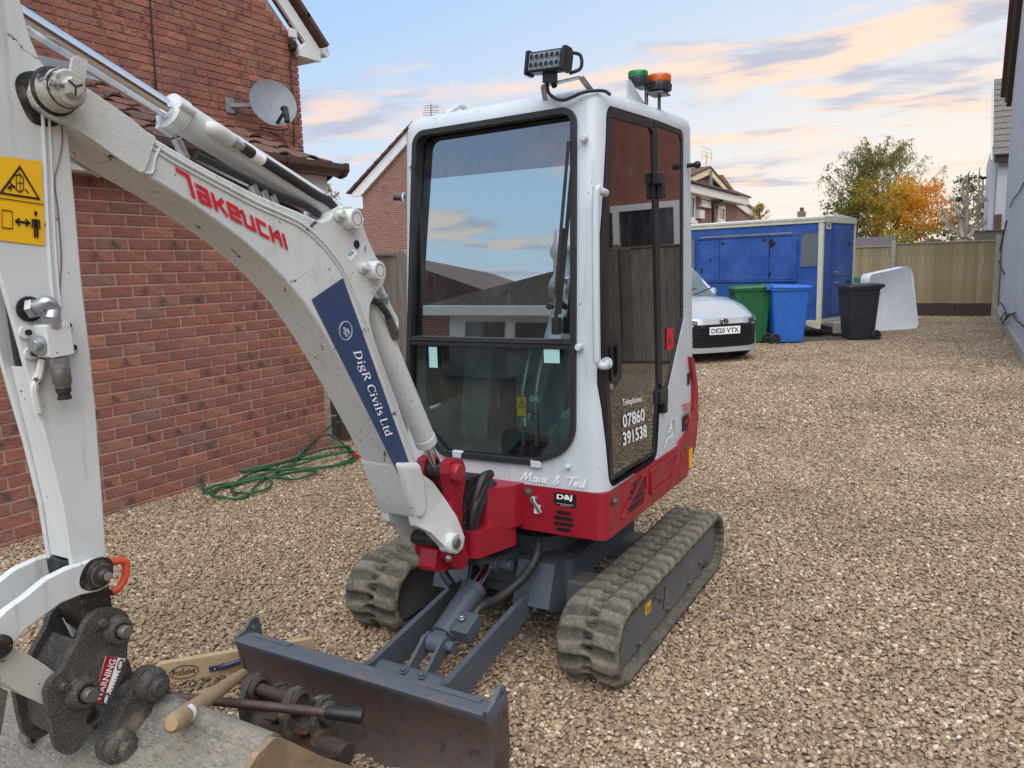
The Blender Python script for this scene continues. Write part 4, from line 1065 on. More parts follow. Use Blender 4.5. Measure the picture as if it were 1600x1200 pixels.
cyl_ = b.build('blade_cylinder', M['grey'], E, bevel=0.002)
MB().cyl(ca+cd*0.26, cb, 0.020, n=20).build('rod', M['chrome'], cyl_)
b = MB(); b.lathe([(0.036, -0.04), (0.036, 0.04)], cb, (1, 0, 0), 18); b.cyl(cb+Vector((-.09, 0, 0)), cb+Vector((.09, 0, 0)), 0.022, n=14); b.beam(cb, cb+Vector((0, .12, .0)), .12, .07); b.build('rod_eye', M['grey'], cyl_, bevel=0.003)
b = MB(); q = ca+cd*0.085+Vector((0.075, 0, 0.010)); b.box(q, (0.070, 0.095, 0.060), Matrix.Rotation(math.atan2(cd.z, cd.y), 3, 'X')); b.build('valve_block', M['grey'], cyl_, bevel=0.004)
b = MB(); bolt(b, q+Vector((-.012, -.01, 0.036)), (0, -0.25, 1), 0.009, 0.012); b.build('bolt', M['zinc'], cyl_)
hp = smoothline([q+cd*0.04, q+cd*0.09+Vector((.01, 0, .01)), (-1.44, 2.36, 0.275), (-1.39, 2.46, 0.325), (-1.365, 2.53, 0.39), (-1.375, 2.575, 0.45), (-1.43, 2.66, 0.47)], 10)
b = MB(); b.tube(hp, 0.016, 10); b.build('hose', M['hose'], cyl_)
b = MB()
for i in range(12, 36): b.tube([hp[i]+(hp[i+1]-hp[i])*f for f in (0.15, 0.6)], 0.0195, 10)
b.build('hose_guard', M['hose'], cyl_)
b = MB(); b.tube(smoothline([(-1.60, 2.30, 0.32), (-1.66, 2.33, 0.36), (-1.68, 2.40, 0.43), (-1.64, 2.50, 0.47), (-1.60, 2.6, 0.47)], 6), 0.017, 10); b.build('hose', M['hose'], cyl_)

# ------------------------------------------------------------------ upper body
# revolving deck: red skirts
b = MB()
plan = rpoly([(-1.395, 2.485), (-1.055, 2.485), (-1.050, 3.45), (-1.16, 3.66), (-1.45, 3.80), (-1.90, 3.74), (-2.06, 3.45), (-2.06, 2.56), (-1.78, 2.56)], [0.01, 0.035, .1, .1, .2, .1, .1, .05, .01], 6)
b.prism(plan, 'Z', 0.515, 0.689)
deck = b.build('deck', M['red'], E, bevel=0.012, seg=3)
# counterweight
b = MB(); rings = []
for (z, k) in ((0.505, 0.97), (0.56, 1.0), (0.75, 1.015), (0.98, 1.005), (1.05, 0.985)):
    ring = []
    for i in range(33):
        a = R(-48)+R(96)*i/32
        ring.append((CX+0.62*k*math.sin(a)*0.98+0.0, 3.05+0.62*k*math.cos(a)+0.08, z))
    for i in range(33):
        a = R(48)-R(96)*i/32
        ring.append((CX+0.50*math.sin(a), 3.05+0.42*math.cos(a)+0.08, z))
    rings.append(ring)
b.loft(rings); b.build('counterweight', M['red'], E, bevel=0.012)
b = MB(); b.prism(rpoly([(3.318,0.707),(3.452,0.734),(3.520,0.811),(3.528,0.937),(3.475,1.074),(3.525,1.057),(3.589,0.928),(3.604,0.772),(3.565,0.640),(3.416,0.521),(3.211,0.573)], .006), 'X', -1.14, -1.046); b.build('rear_corner', M['red'], deck, bevel=.008, seg=3)
# recessed service panel and grilles on the side skirt
b = MB(); b.prism(rpoly([(2.62, 0.555), (2.86, 0.545), (2.90, 0.60), (2.90, 0.672), (2.86, 0.674), (2.64, 0.575)], 0.012), 'X', -1.058, -1.046, holes=[rpoly([(2.645, 0.563), (2.85, 0.555), (2.885, 0.605), (2.885, 0.660), (2.855, 0.660)], 0.01)]); b.build('grille_rim', M['red'], deck, bevel=0.003)
b = MB()
for i in range(5):
    y0 = 2.66+i*0.022; z0 = 0.568+i*0.021
    b.beam((-1.0515, y0+.01, z0), (-1.0515, 2.868, z0+0.006+0.002*i), 0.006, 0.010)
b.build('side_grille', M['plastic'], deck)
b = MB(); b.prism(rpoly([(2.94, 0.56), (3.30, 0.56), (3.34, 0.60), (3.34, 0.672), (2.94, 0.672)], 0.02), 'X', -1.056, -1.044, holes=[rpoly([(2.955, 0.575), (3.29, 0.575), (3.325, 0.61), (3.325, 0.660), (2.955, 0.660)], 0.015)]); b.build('panel_rim', M['red'], deck, bevel=0.003)
b = MB()
for (yy, zz) in ((2.56, 0.645), (3.40, 0.665)): bolt(b, (-1.052, yy, zz), (1, 0, 0), 0.010, 0.010)
for (xx, zz) in ((-1.365, 0.665),): bolt(b, (xx, 2.484, zz), (0, -1, 0), 0.010, 0.010)
b.build('bolt', M['dullsteel'], deck)
b = MB()
(gx0, gz0) = [(-1.222,0.568)][0]
for i in range(4):
    z = gz0+0.033-i*0.0215; wd = 0.030 if i in (0, 3) else 0.040
    b.prism(rpoly([(gx0-wd, z-0.0068), (gx0+wd, z-0.0068), (gx0+wd, z+0.0068), (gx0-wd, z+0.0068)], 0.0066), 'Y', 2.4835, 2.487)
b.build('front_vent', M['plastic'], deck)
(lx, lz) = [(-1.341,0.639)][0]
b = MB(); b.cyl((lx, 2.486, lz), (lx, 2.468, lz), 0.013, n=16); b.beam((lx, 2.470, lz), (lx+0.034, 2.470, lz-0.048), 0.016, 0.008, up=(0, 1, 0)); b.build('latch', M['zinc'], deck, bevel=0.002)
MB().box((lx+0.012, 2.483, lz-0.038), (0.026, 0.003, 0.034)).build('latch_label', M['wdecal'], deck)

# cab shell with real openings
def hexa(b, T, bev, segs=4):
    """rounded tapered box: b bottom (x0,x1,y0,y1,z), T top"""
    bm = bmesh.new(); vs = []
    for (x0, x1, y0, y1, z) in (b, T):
        for (x, y) in ((x0, y0), (x1, y0), (x1, y1), (x0, y1)): vs.append(bm.verts.new((x, y, z)))
    for f in ((3, 2, 1, 0), (4, 5, 6, 7), (0, 1, 5, 4), (1, 2, 6, 5), (2, 3, 7, 6), (3, 0, 4, 7)): bm.faces.new([vs[i] for i in f])
    bm.edges.ensure_lookup_table()
    if bev:
        es = [e for e in bm.edges if not all(abs(v.co.z-b[4]) < 1e-4 for v in e.verts)]
        bmesh.ops.bevel(bm, geom=es, offset=bev, segments=segs, profile=0.5, affect='EDGES', clamp_overlap=True)
    bmesh.ops.recalc_face_normals(bm, faces=bm.faces)
    me = bpy.data.meshes.new('cab_shell'); bm.to_mesh(me); bm.free(); return me
me = hexa((-1.965, -1.058, 2.490, 3.612, 0.690), (-1.918, -1.078, 2.535, 3.600, 2.125), 0.062, 6)
for v_ in me.vertices:      # the roof falls slightly towards the boom side
    if v_.co.z > 1.9: v_.co.z += 0.022+(v_.co.x+1.078)*0.028-0.040*min(1, max(0, (3.3-v_.co.y)/.7))
me.materials.append(M['cabpaint'])
cab = bpy.data.objects.new('cab', me); link(cab, E)
def cutter(mesh):
    o = bpy.data.objects.new('cut', mesh); COL.objects.link(o); return o
FW = rpoly([(-1.846,2.018),(-1.166,2.032),(-1.173,0.843),(-1.345,0.773),(-1.745,0.769),(-1.922,0.935)], [.055, .05, .13, .05, .05, .15], 8)
SD = rpoly([(2.589,2.038),(3.074,2.059),(3.460,2.065),(3.434,1.241),(3.212,0.976),(3.128,0.945),(3.047,0.684),(2.537,0.696),(2.512,1.083),(2.530,1.527)], [.045, .02, .05, .03, .02, .0, .05, .05, 0.0, 0.0], 6)
cuts = [cutter(hexa((-1.925, -1.098, 2.53, 3.57, 0.74), (-1.880, -1.118, 2.575, 3.56, 2.085), 0.04, 3)),
        cutter(MB().prism(FW, 'Y', 2.35, 2.72).mesh('c', 0)),
        cutter(MB().prism(SD, 'X', -1.3, -0.9).mesh('c', 0)),
        cutter(MB().prism(rpoly([(-1.86, 1.15), (-1.16, 1.15), (-1.18, 2.0), (-1.84, 2.0)], 0.06), 'Y', 3.4, 3.8).mesh('c', 0)),
        cutter(MB().prism(rpoly([(2.62, 0.9), (3.42, 1.0), (3.42, 1.98), (2.64, 1.98)], 0.06), 'X', -2.1, -1.8).mesh('c', 0))]
boolean(cab, cuts)
cab.data.polygons.foreach_set('use_smooth', [True]*len(cab.data.polygons)); cab.data.set_sharp_from_angle(angle=R(32))
def inset(poly, d):
    """shrink a 2-D polygon towards its inside by d"""
    n = len(poly); out = []; ar = sum(poly[i-1][0]*poly[i][1]-poly[i][0]*poly[i-1][1] for i in range(n)); sg = 1 if ar > 0 else -1
    for i in range(n):
        p = Vector(poly[i]); a = (p-Vector(poly[i-1])); b = (Vector(poly[(i+1) % n])-p)
        if a.length < 1e-7 or b.length < 1e-7: out.append(tuple(p)); continue
        a.normalize(); b.normalize(); t = (a+b); t = t.normalized() if t.length > 1e-6 else a
        nn = Vector((-t.y, t.x))*sg; out.append(tuple(p+nn*d))
    return out
def lean_y(o, z0=0.70, dy=0.0317):       # front parts follow the raked front of the cab
    for v in o.data.vertices: v.co.y += (v.co.z-z0)*dy
    return o
def lean_x(o, z0=0.70, dx=-0.0140):
    for v in o.data.vertices: v.co.x += (v.co.z-z0)*dx
    return o
# front seal and glazing
lean_y(MB().prism(inset(FW, -0.004), 'Y', 2.474, 2.520, holes=[inset(FW, 0.016)]).build('window_seal', M['rubber'], cab, bevel=0.005))
FG = inset(FW, 0.012)
zb_ = [(-1.538,1.218)][0][1]
zmid = zb_
up = [p for p in FG if p[1] > zmid]; lo = [p for p in FG if p[1] <= zmid]
def clip(poly, z, above):
    out = []
    for i in range(len(poly)):
        a, b = poly[i-1], poly[i]; ia = (a[1] > z) == above; ib = (b[1] > z) == above
        if ia != ib: k = (z-a[1])/(b[1]-a[1]); out.append((a[0]+(b[0]-a[0])*k, z))
        if ib: out.append(b)
    return out
zv = [(-1.486,1.846)][0][1]
mid = clip(clip(FG, zmid+0.012, True), zv, False)
lean_y(MB().prism(mid, 'Y', 2.492, 2.496).build('windscreen', M['screen'], cab), dy=.062)
# the tinted top strip follows the sloping line seen in the photograph
lean_y(MB().prism(clip(FG, zv, True), 'Y', 2.492, 2.496).build('visor_strip', M['visor'], cab), dy=.062)
lean_y(MB().prism(clip(FG, zmid-0.012, False), 'Y', 2.500, 2.504).build('lower_windscreen', M['screen_low'], cab))
x0_ = min(p[0] for p in FG); x1_ = max(p[0] for p in FG)
b = MB(); b.bx(x0_+0.004, x1_-0.004, 2.478, 2.512, zmid-0.016, zmid+0.020); b.bx(x0_+0.004, x1_-0.004, 2.472, 2.480, zmid+0.004, zmid+0.010); lean_y(b.build('window_bar', M['rubber'], cab, bevel=0.004))
b = MB(); b.bx(x0_+.004, x0_+0.055, 2.506, 2.53, zmid, zv+0.2); lean_y(b.build('window_track', M['gloss_black'], cab, bevel=0.003))
for (u0, u1) in ([(-1.804,1.197),(-1.765,1.115)], [(-1.294,1.204),(-1.231,1.152)]):
    MB().bx(u0[0], u1[0], 2.4975, 2.4995, u1[1], u0[1]).build('clear_sticker', M['pale'], cab)
# clips under the lower screen
for u, v in ((712, 712), (835, 725)):
    q = [(-1.677,0.778),(-1.329,0.775)][0 if u == 712 else 1]
    MB().box((q[0], 2.486, q[1]), (0.046, 0.02, 0.030)).build('screen_clip', M['cabpaint'], cab, bevel=0.004)
# wiper
w0 = Vector([(-1.2331,2.4750,1.2977)][0]); w1 = Vector([(-1.1800,2.5200,1.9314)][0])
b = MB(); b.beam(w0, w0+(w1-w0)*0.52, 0.016, 0.012); b.beam(w0+(w1-w0)*0.05+Vector((.012, .0, .0)), w1+Vector((.012, 0, 0)), 0.007, 0.014); b.box(w0+Vector((0, 0.008, -0.01)), (0.028, 0.03, 0.06)); b.cyl(w0+Vector((-.018, .005, .06)), w0+Vector((-.018, -.015, .06)), 0.012, n=12); b.build('wiper', M['plastic'], cab, bevel=0.002)
b = MB(); b.beam(w0+(w1-w0)*0.16+Vector((-.004, -.012, 0)), w0+(w1-w0)*0.98+Vector((-.004, -.012, 0)), 0.008, 0.010); b.build('wiper_blade', M['rubber'], cab)
# bolts and handle on the right-hand pillar
b = MB()
for u, v in ((909, 215), (906, 542)): 
    q = [(-1.1326,2.5000,1.9241),(-1.1518,2.5000,1.2132)][0 if v == 215 else 1]; b.lathe([(0.013, 0), (0.013, .02), (0.010, .026), (0, .027)], (q[0], 2.525 if v == 215 else 2.50, q[2]), (0.1, -1, 0), 14)
for q in [(-1.2005,2.4900,0.7766),(-1.8707,2.4900,1.8966),(-1.8392,2.4900,0.7767)]: b.lathe([(0.009, 0), (0.009, .010), (0.006, .016), (0, .017)], (q[0], q[1]+(.04 if q[2] > 1.5 else .0), q[2]), (0, -1, 0), 14)
b.build('bolt', M['cabpaint'], cab)
h = [(-1.0200,2.3796,1.7389),(-1.0200,2.2888,1.7229),(-1.0200,2.2681,1.6828),(-1.0200,2.2366,1.2071),(-1.0200,2.2502,1.1749),(-1.0200,2.3306,1.1562)]
hh = [Vector(p) for p in h]
top = Vector((-1.062, 2.532, hh[0].z)); bot = Vector((-1.058, 2.52, hh[5].z))
pth = [top, Vector((-1.062, 2.485, hh[0].z-0.0)), Vector((-1.070, 2.468, hh[0].z-0.03)), Vector((-1.070, 2.460, hh[3].z+0.02)), Vector((-1.066, 2.465, hh[5].z+0.01)), Vector((-1.050, 2.475, hh[5].z-0.005)), bot]
b = MB().tube(smoothline(pth, 6), 0.0135, 12); b.lathe([(0.022, 0), (0.022, .006)], bot, (0, -1, 0), 14); b.build('grab_handle', M['cabpaint'], cab)
# mirror stubs
q = Vector([(-1.9660,2.5600,1.7823)][0])
b = MB(); b.lathe([(0.024, 0), (0.024, .006), (0.012, .008), (0.010, .012)], (-1.945, 2.58, q.z), (-1, -.25, 0), 16); b.build('mirror_socket', M['cabpaint'], cab)
b = MB(); b.tube([(-1.945, 2.58, q.z), (-1.99, 2.565, q.z+.004)], 0.011, 10); b.build('mirror_stub', M['plastic'], cab)
q = Vector([(-1.0600,3.4894,1.9210)][0])
b = MB(); b.cyl((-1.075, 3.50, q.z), (-1.04, 3.50, q.z), 0.010, n=12); b.ball((-1.030, 3.50, q.z), 0.017, 12); b.build('window_knob', M['plastic'], cab)
# door: black frame, big smoked pane, quarter window behind it
DOOR = rpoly([(2.595,2.032),(3.031,2.050),(3.076,2.012),(3.098,0.998),(3.033,0.696),(2.538,0.703),(2.519,1.082),(2.537,1.527)], [.045, .03, .0, .02, .05, .05, 0, 0], 6)
PANE = inset(DOOR, 0.022)
o = lean_x(MB().prism(DOOR, 'X', -1.085, -1.055, holes=[inset(DOOR, 0.030)]).build('door', M['plastic'], cab, bevel=0.005)); door = o
lean_x(MB().prism(PANE, 'X', -1.066, -1.062).build('pane', M['doorglass'], door))
QW = rpoly([(3.099,2.047),(3.435,2.054),(3.409,1.251),(3.197,0.984),(3.122,0.962)], [.02, .05, .03, .02, .0], 6)
lean_x(MB().prism(QW, 'X', -1.068, -1.063).build('quarter_window', M['doorglass'], cab))
lean_x(MB().prism(inset(QW, -0.012), 'X', -1.064, -1.0585, holes=[inset(QW, 0.010)]).build('quarter_seal', M['rubber'], cab, bevel=0.002))
b = MB()
lk = [(2.538,1.295),(2.631,1.195),(2.648,1.135),(2.580,1.074),(2.543,1.028)]
b.prism(rpoly([(2.527,1.307),(2.596,1.267),(2.675,1.214),(2.673,1.084),(2.579,1.046),(2.519,1.025)], .01), 'X', -1.066, -1.058); b = lean_x(b.build('lock_plate', M['plastic'], door, bevel=0.003))
(ya, za), (yb, zb2) = [(2.548,1.222),(2.616,1.087)]
b = MB(); b.prism(rpoly([(ya, zb2), (yb, zb2), (yb, za), (ya, za)], 0.012), 'X', -1.07, -1.048, holes=[rpoly([(ya+.012, zb2+.014), (yb-.010, zb2+.014), (yb-.010, za-.014), (ya+.012, za-.014)], .008)]); lean_x(b.build('handle', M['gloss_black'], door, bevel=0.003))
q = Vector([(-1.0600,2.5616,1.0648)][0]); MB().lathe([(0.013, 0), (0.013, .006), (0.009, .009), (0, .009)], (-1.063, q.y, q.z), (1, 0, 0), 16).build('lock', M['zinc'], door)
for (a, c_) in (((1027, 270), (1038, 305)), ((1030, 612), (1041, 643))):
    p = [(-1.0550,3.0419,1.8538),(-1.0550,3.1271,1.8060),(-1.0550,3.0956,1.7536),(-1.0550,3.0635,0.9771),(-1.0550,3.1620,0.9125),(-1.0550,3.1286,0.8741)][0 if a[1] == 270 else 3:][:3]
    b = MB(); b.bx(-1.078, -1.048, p[0][1], p[1][1], p[1][2], p[0][2]); b.bx(-1.07, -1.040, (p[0][1]+p[1][1])/2-.012, (p[0][1]+p[1][1])/2+.02, p[2][2], p[1][2]+.01); b.build('hinge', M['plastic'], door, bevel=0.004)
# interior latch seen through the pane, and the speaker-like vent
q = [(-1.1000,2.8566,1.2078),(-1.1000,2.9627,1.2235),(-1.1000,3.0520,1.2209),(-1.1000,3.1619,1.2007),(-1.1000,3.1617,1.1382),(-1.1000,3.0514,1.1498),(-1.1000,2.9620,1.1644),(-1.1000,2.8562,1.1828)]
b = MB(); b.tube(smoothline([Vector(p) for p in q], 3, True), 0.007, 8, closed=True); b.build('inner_handle', M['rubber'], door)
q = Vector([(-1.1000,2.8356,1.9368)][0]); b = MB(); b.box(q, (0.02, 0.085, 0.034)); b.cyl(q+Vector((.01, .02, 0)), q+Vector((.02, .02, 0)), .010, n=10); b.build('door_catch', M['plastic'], door, bevel=0.008)
# rear glazing, other side glazing
MB().bx(-1.87, -1.15, 3.588, 3.592, 1.14, 2.01).build('rear_window', M['screen_low'], cab)
MB().bx(-1.945, -1.941, 2.62, 3.43, 0.92, 1.99).build('side_window', M['doorglass'], cab)
# interior
M['interior'] = mat('interior_grey', srgb(120, 130, 134), 0.7, var=0.15)
b = MB(); b.bx(-1.90, -1.12, 2.58, 3.50, 0.745, 0.76); b.build('floor_mat', M['interior'], cab)
b = MB(); b.prism(rpoly([(2.95, 1.02), (3.36, 1.00), (3.40, 1.10), (2.96, 1.13)], .03), 'X', -1.72, -1.30); b.prism(rpoly([(3.34, 1.08), (3.44, 1.08), (3.50, 1.62), (3.40, 1.62)], .04), 'X', -1.72, -1.30); b.bx(-1.70, -1.32, 3.0, 3.4, .75, 1.02); b.build('seat', M['interior'], cab, bevel=0.02)
b = MB(); b.prism(rpoly([(2.80, .75), (3.45, .75), (3.45, 1.22), (3.0, 1.22), (2.88, 1.16)], .03), 'X', -1.27, -1.14); b.prism(rpoly([(2.80, .75), (3.45, .75), (3.45, 1.22), (3.0, 1.22), (2.88, 1.16)], .03), 'X', -1.88, -1.74); b.build('console', M['interior'], cab, bevel=0.01)
for xx in (-1.50, -1.44):
    b = MB(); b.tube(smoothline([(xx, 2.70, .78), (xx+.01, 2.69, 1.0), (xx+.03, 2.74, 1.20), (xx+.03, 2.76, 1.28)], 6), 0.011, 10); b.ball((xx+.03, 2.76, 1.30), .022, 10); b.build('travel_lever', M['zinc'], cab)
    MB().box((xx, 2.68, .775), (.07, .12, .012), Matrix.Rotation(.3, 3, 'X')).build('pedal', M['rubber'], cab, bevel=.003)
b = MB(); b.tube([(-1.21, 2.92, 1.2), (-1.22, 2.90, 1.32), (-1.22, 2.89, 1.40)], [.012, .018, .02], 10); b.build('joystick', M['plastic'], cab)
b = MB(); b.tube([(-1.81, 2.92, 1.2), (-1.80, 2.90, 1.32), (-1.80, 2.89, 1.40)], [.012, .018, .02], 10); b.build('joystick', M['plastic'], cab)
b = MB(); b.box((-1.20, 2.66, 1.02), (.14, .06, .30)); b.build('panel', M['interior'], cab, bevel=.01)
# decals on the interior panel
for nm, px4, mt in (('ok_label', [(-1.3923,2.5600,1.0160),(-1.3438,2.5600,0.9944)], 'gdecal'), ('caution_label', [(-1.4452,2.5600,1.0081),(-1.4056,2.5600,0.9363)], 'ydecal'), ('instruction_label', [(-1.4169,2.5600,0.9305),(-1.4096,2.5600,0.8962)], 'wdecal')):
    a, c_ = px4
    MB().bx(a[0], c_[0], 2.558, 2.560, c_[2], a[2]).build(nm, M[mt], cab)
a, c_ = [(-1.3880,2.5570,1.0119),(-1.3530,2.5570,0.9968)]
decal('ok_lettering', text_pts('OK'), (a[0], 2.557, c_[2]), (c_[0]-a[0], 0, 0), (0, 0, a[2]-c_[2]), M['wdecal'], cab)
a, c_ = [(-1.4410,2.5570,1.0014),(-1.4058,2.5570,0.9689)]
decal('caution_mark', strokes([[(0, 0), (1, 0), (.5, .9), (0, 0)], [(.5, .25), (.5, .6)]], .12), (a[0], 2.557, c_[2]), (c_[0]-a[0], 0, 0), (0, 0, a[2]-c_[2]), M['kdecal'], cab)
# roof: lifting eyes, light bar, beacons
b = MB(); b.prism([(3.00, 2.115), (3.30, 2.095), (3.02, 2.21), (2.985, 2.205)], 'X', -1.165, -1.155, holes=[[(3.02, 2.145), (3.06, 2.140), (3.03, 2.18)]]); b.bx(-1.185, -1.135, 2.97, 3.32, 2.100, 2.128); b.build('lifting_eye', M['cabpaint'], cab, bevel=0.003)
q = [Vector(p) for p in [(-1.8500,2.7540,2.1222),(-1.8500,2.8420,2.1659),(-1.8500,2.8765,2.1738),(-1.8500,2.9103,2.1609)]]
b = MB(); b.tube([q[0]+Vector((0, .0, -.03)), q[0], q[1], q[2], q[3], q[3]+Vector((0, .0, -.05))], 0.012, 10); b.build('lifting_eye', M['cabpaint'], cab)
M['lens'] = mat('led_lens', srgb(150, 152, 156), 0.15, 0.8, var=0.2, vs=60)
LC = Vector([(-1.2302,2.4700,2.1694)][0]); Rl = Matrix.Rotation(R(4), 3, 'Y') @ Matrix.Rotation(R(-9), 3, 'Z') @ Matrix.Rotation(R(-6), 3, 'X')
lb = MB(); pr = rpoly([(-.040, -.036), (.0, -.036), (.012, -.02), (.012, .02), (.0, .042), (-.040, .042)], .008)
lb.prism(pr, 'X', -0.078, 0.078); lb.prism(rpoly([(-.043, -.043), (.004, -.043), (.016, -.024), (.016, .024), (.004, .049), (-.043, .049)], .008), 'X', -.092, -.079); lb.prism(rpoly([(-.043, -.043), (.004, -.043), (.016, -.024), (.016, .024), (.004, .049), (-.043, .049)], .008), 'X', .079, .092)
for k in range(6): lb.bx(-.076, .076, .010, .022, -.03+k*.012, -.026+k*.012)
def place(mb, Rm, c): mb.v = [tuple(Rm @ (Vector(v)*.88)+c) for v in mb.v]; return mb
led = place(lb, Rl, LC).build('light_bar', M['plastic'], cab, bevel=0.003)
ln = MB().bx(-.072, .072, -.0415, -.0405, -.028, .034); place(ln, Rl, LC).build('reflector', M['lens'], led)
ln = MB()
for i in range(6):
    for j in range(2):
        c3 = (-.060+.024*i, -.041, -.012+.030*j); ln.lathe([(.0115, -.003), (.0105, -.001), (.004, .006), (0, .006)], c3, (0, 1, 0), 14)
place(ln, Rl, LC).build('diode', M['kdecal'], led)
ln = MB()
for i in range(6):
    for j in range(2):
        c3 = (-.060+.024*i, -.0425, -.012+.030*j); ln.lathe([(.0118, 0), (.0118, -.002), (.0100, -.002), (.0100, 0)], c3, (0, 1, 0), 14)
place(ln, Rl, LC).build('diode_ring', M['zinc'], led)
bq = [Vector(p) for p in [(-1.2852,2.5400,2.0785),(-1.2985,2.5400,2.1464),(-1.1709,2.5400,2.1497),(-1.1484,2.5400,2.0675)]]
b = MB()
zt = LC.z-0.055; xL, xR = LC.x-0.055, LC.x+0.085
b.beam((xL-.004, 2.545, 2.070), (xL, 2.52, zt), .020, .004, up=(0, 1, 0)); b.beam((xL, 2.52, zt), (xR, 2.53, zt+.012), .035, .004); b.beam((xR, 2.53, zt+.012), (xR+.03, 2.56, 2.075), .020, .004, up=(0, 1, 0)); b.build('light_bracket', M['zinc'], cab, bevel=.001)
b = MB(); b.box((LC.x-.005, 2.475, LC.z-.042), (.040, .035, .034)); b.cyl((LC.x-.005, 2.49, LC.z-.045), (LC.x-.005, 2.51, zt-.01), .01, n=10); b.build('swivel', M['plastic'], led)
b = MB(); b.tube(smoothline([LC+Vector((.07, .015, .03)), LC+Vector((.095, .035, .02)), LC+Vector((.095, .035, -.02)), LC+Vector((.06, .02, -.035))], 6), .006, 8); b.tube(smoothline([LC+Vector((-.03, .03, -.05)), LC+Vector((-.02, .03, -.09)), LC+Vector((.03, .03, -.115)), LC+Vector((.10, .05, -.095)), LC+Vector((.15, .09, -.09)), LC+Vector((.175, .10, -.105))], 6), .006, 8); b.build('lamp_cable', M['rubber'], led)
def beacon(c, r, h, m, name, tilt):
    b = MB().lathe([(r*.75, -h*.62), (r*.98, -h*.5), (r*1.0, -h*.1), (r*.96, 0), (0, 0)], c, tilt, 28); bb = b.build(name, M['plastic'], cab)
    b = MB()
    for k in range(20):
        a = 2*PI*k/20; b.cyl(Vector(c)+Vector((r*.97*math.cos(a), r*.97*math.sin(a), -h*.52)), Vector(c)+Vector((r*1.0*math.cos(a), r*1.0*math.sin(a), -h*.12)), .0035, n=5)
    b.build('rib', M['plastic'], bb)
    b = MB().lathe([(r*.96, 0.001), (r*1.0, h*.06), (r*1.0, h*.42), (r*.95, h*.5), (0, h*.52)], c, tilt, 28); b.build('lens', m, bb)
    b = MB()
    for k in range(3): b.lathe([(r*1.004, h*(.10+.12*k)), (r*1.012, h*(.13+.12*k)), (r*1.004, h*(.16+.12*k))], c, tilt, 28)
    b.build('lens_ring', m, bb)
    return bb
def lens_mat(name, col):
    t = NT(name); t.set('Base Color', col); t.set('Roughness', 0.15); t.set('Transmission Weight', 0.35); t.set('Coat Weight', 0.6)
    return t.m
M['amber'] = lens_mat('amber_lens', srgb(240, 112, 40)); M['greenlens'] = lens_mat('green_lens', srgb(10, 150, 84))
c1 = Vector([(-1.1600,3.1143,2.2333)][0]); c2 = Vector([(-1.1000,3.1959,2.2202)][0])
beacon(c1, 0.040, 0.050, M['greenlens'], 'green_beacon', (0, 0, 1)); beacon(c2, 0.048, 0.062, M['amber'], 'amber_beacon', (0, 0, 1))
b = MB(); b.cyl((c2.x, c2.y, c2.z-.035), (c2.x, c2.y, 2.095), .007, n=10); b.cyl((c1.x+.02, c1.y+.04, c1.z-.03), (c1.x+.02, c1.y+.04, 2.10), .008, n=10)
b.box((c2.x, c2.y-.01, c2.z-.045), (.07, .10, .006)); b.box((c1.x+.01, c1.y+.02, c1.z-.032), (.04, .07, .012)); b.build('beacon_mount', M['dullsteel'], cab, bevel=.001)
# lettering on cab and body
def dx(name, vf, px3, m, parent, fit=None, lift=0.0025): 
    p0, ux, uy = quad3(*px3); return decal(name, vf, p0, ux, uy, m, parent, fit, lift)
XD = -1.0635
def on_door(p): p = list(p); p[0] = -1.0600-0.0140*(p[2]-0.70); return p
dq = [on_door(p) for p in [(-1.0620,2.6754,0.9709),(-1.0620,2.8785,0.9538),(-1.0620,2.6696,1.0031)]]; dx('telephone_lettering', text_pts('Telephone:', .012, 1.0), dq, M['wdecal'], door)
dq = [on_door(p) for p in [(-1.0620,2.6738,0.8937),(-1.0620,2.9068,0.8793),(-1.0620,2.6685,0.9455)]]; dx('telephone_lettering', text_pts('07860', .018), dq, M['wdecal'], door)
dq = [on_door(p) for p in [(-1.0620,2.6725,0.8256),(-1.0620,2.9284,0.8097),(-1.0620,2.6671,0.8780)]]; dx('telephone_lettering', text_pts('391538', .018), dq, M['wdecal'], door)
p = [on_door(q) for q in [(-1.0600,3.1928,1.2203),(-1.0600,3.2789,1.2187),(-1.0600,3.2796,1.1297),(-1.0600,3.2016,1.1324)]]
b = MB(); b.bx(-1.0600-.014*(.55), -1.0570-.014*(.55), p[0][1], p[1][1], p[2][2], p[0][2]); b.build('noise_label', M['rdecal'], cab)
dq = [[-1.0555-.014*.55, *q[1:]] for q in [(-1.0600,3.2015,1.1488),(-1.0600,3.2444,1.1472),(-1.0600,3.2014,1.1761)]]; dx('noise_label_lettering', text_pts('93'), dq, M['kdecal'], cab)
dq = [[-1.0545, *q[1:]] for q in [(-1.0570,3.3734,0.8306),(-1.0570,3.5194,0.8260),(-1.0570,3.3730,0.8658)]]; dx('model_lettering', text_pts('TB216', .02), dq, M['rdecal'], cab)
dq = [[-1.0545, *q[1:]] for q in [(-1.0570,3.3737,0.8071),(-1.0570,3.5299,0.8059),(-1.0570,3.3735,0.8218)]]; dx('model_lettering', text_pts('TAKEUCHI', .02), dq, M['kdecal'], cab)
p = [(-1.0570,3.3832,0.8054),(-1.0570,3.4810,0.7361)]
MB().bx(-1.0575, -1.0553, p[0][1], p[1][1], p[1][2], p[0][2]).build('black_label', M['kdecal'], cab)
dq = [[-1.0545, *q[1:]] for q in [(-1.0570,3.4027,0.7662),(-1.0570,3.4608,0.7641),(-1.0570,3.4024,0.7870)]]; dx('black_label_mark', strokes([[(.1, .6), (.4, .1), (.7, .8), (.3, .9), (.1, .6)]], .2), dq, M['rdecal'], cab)
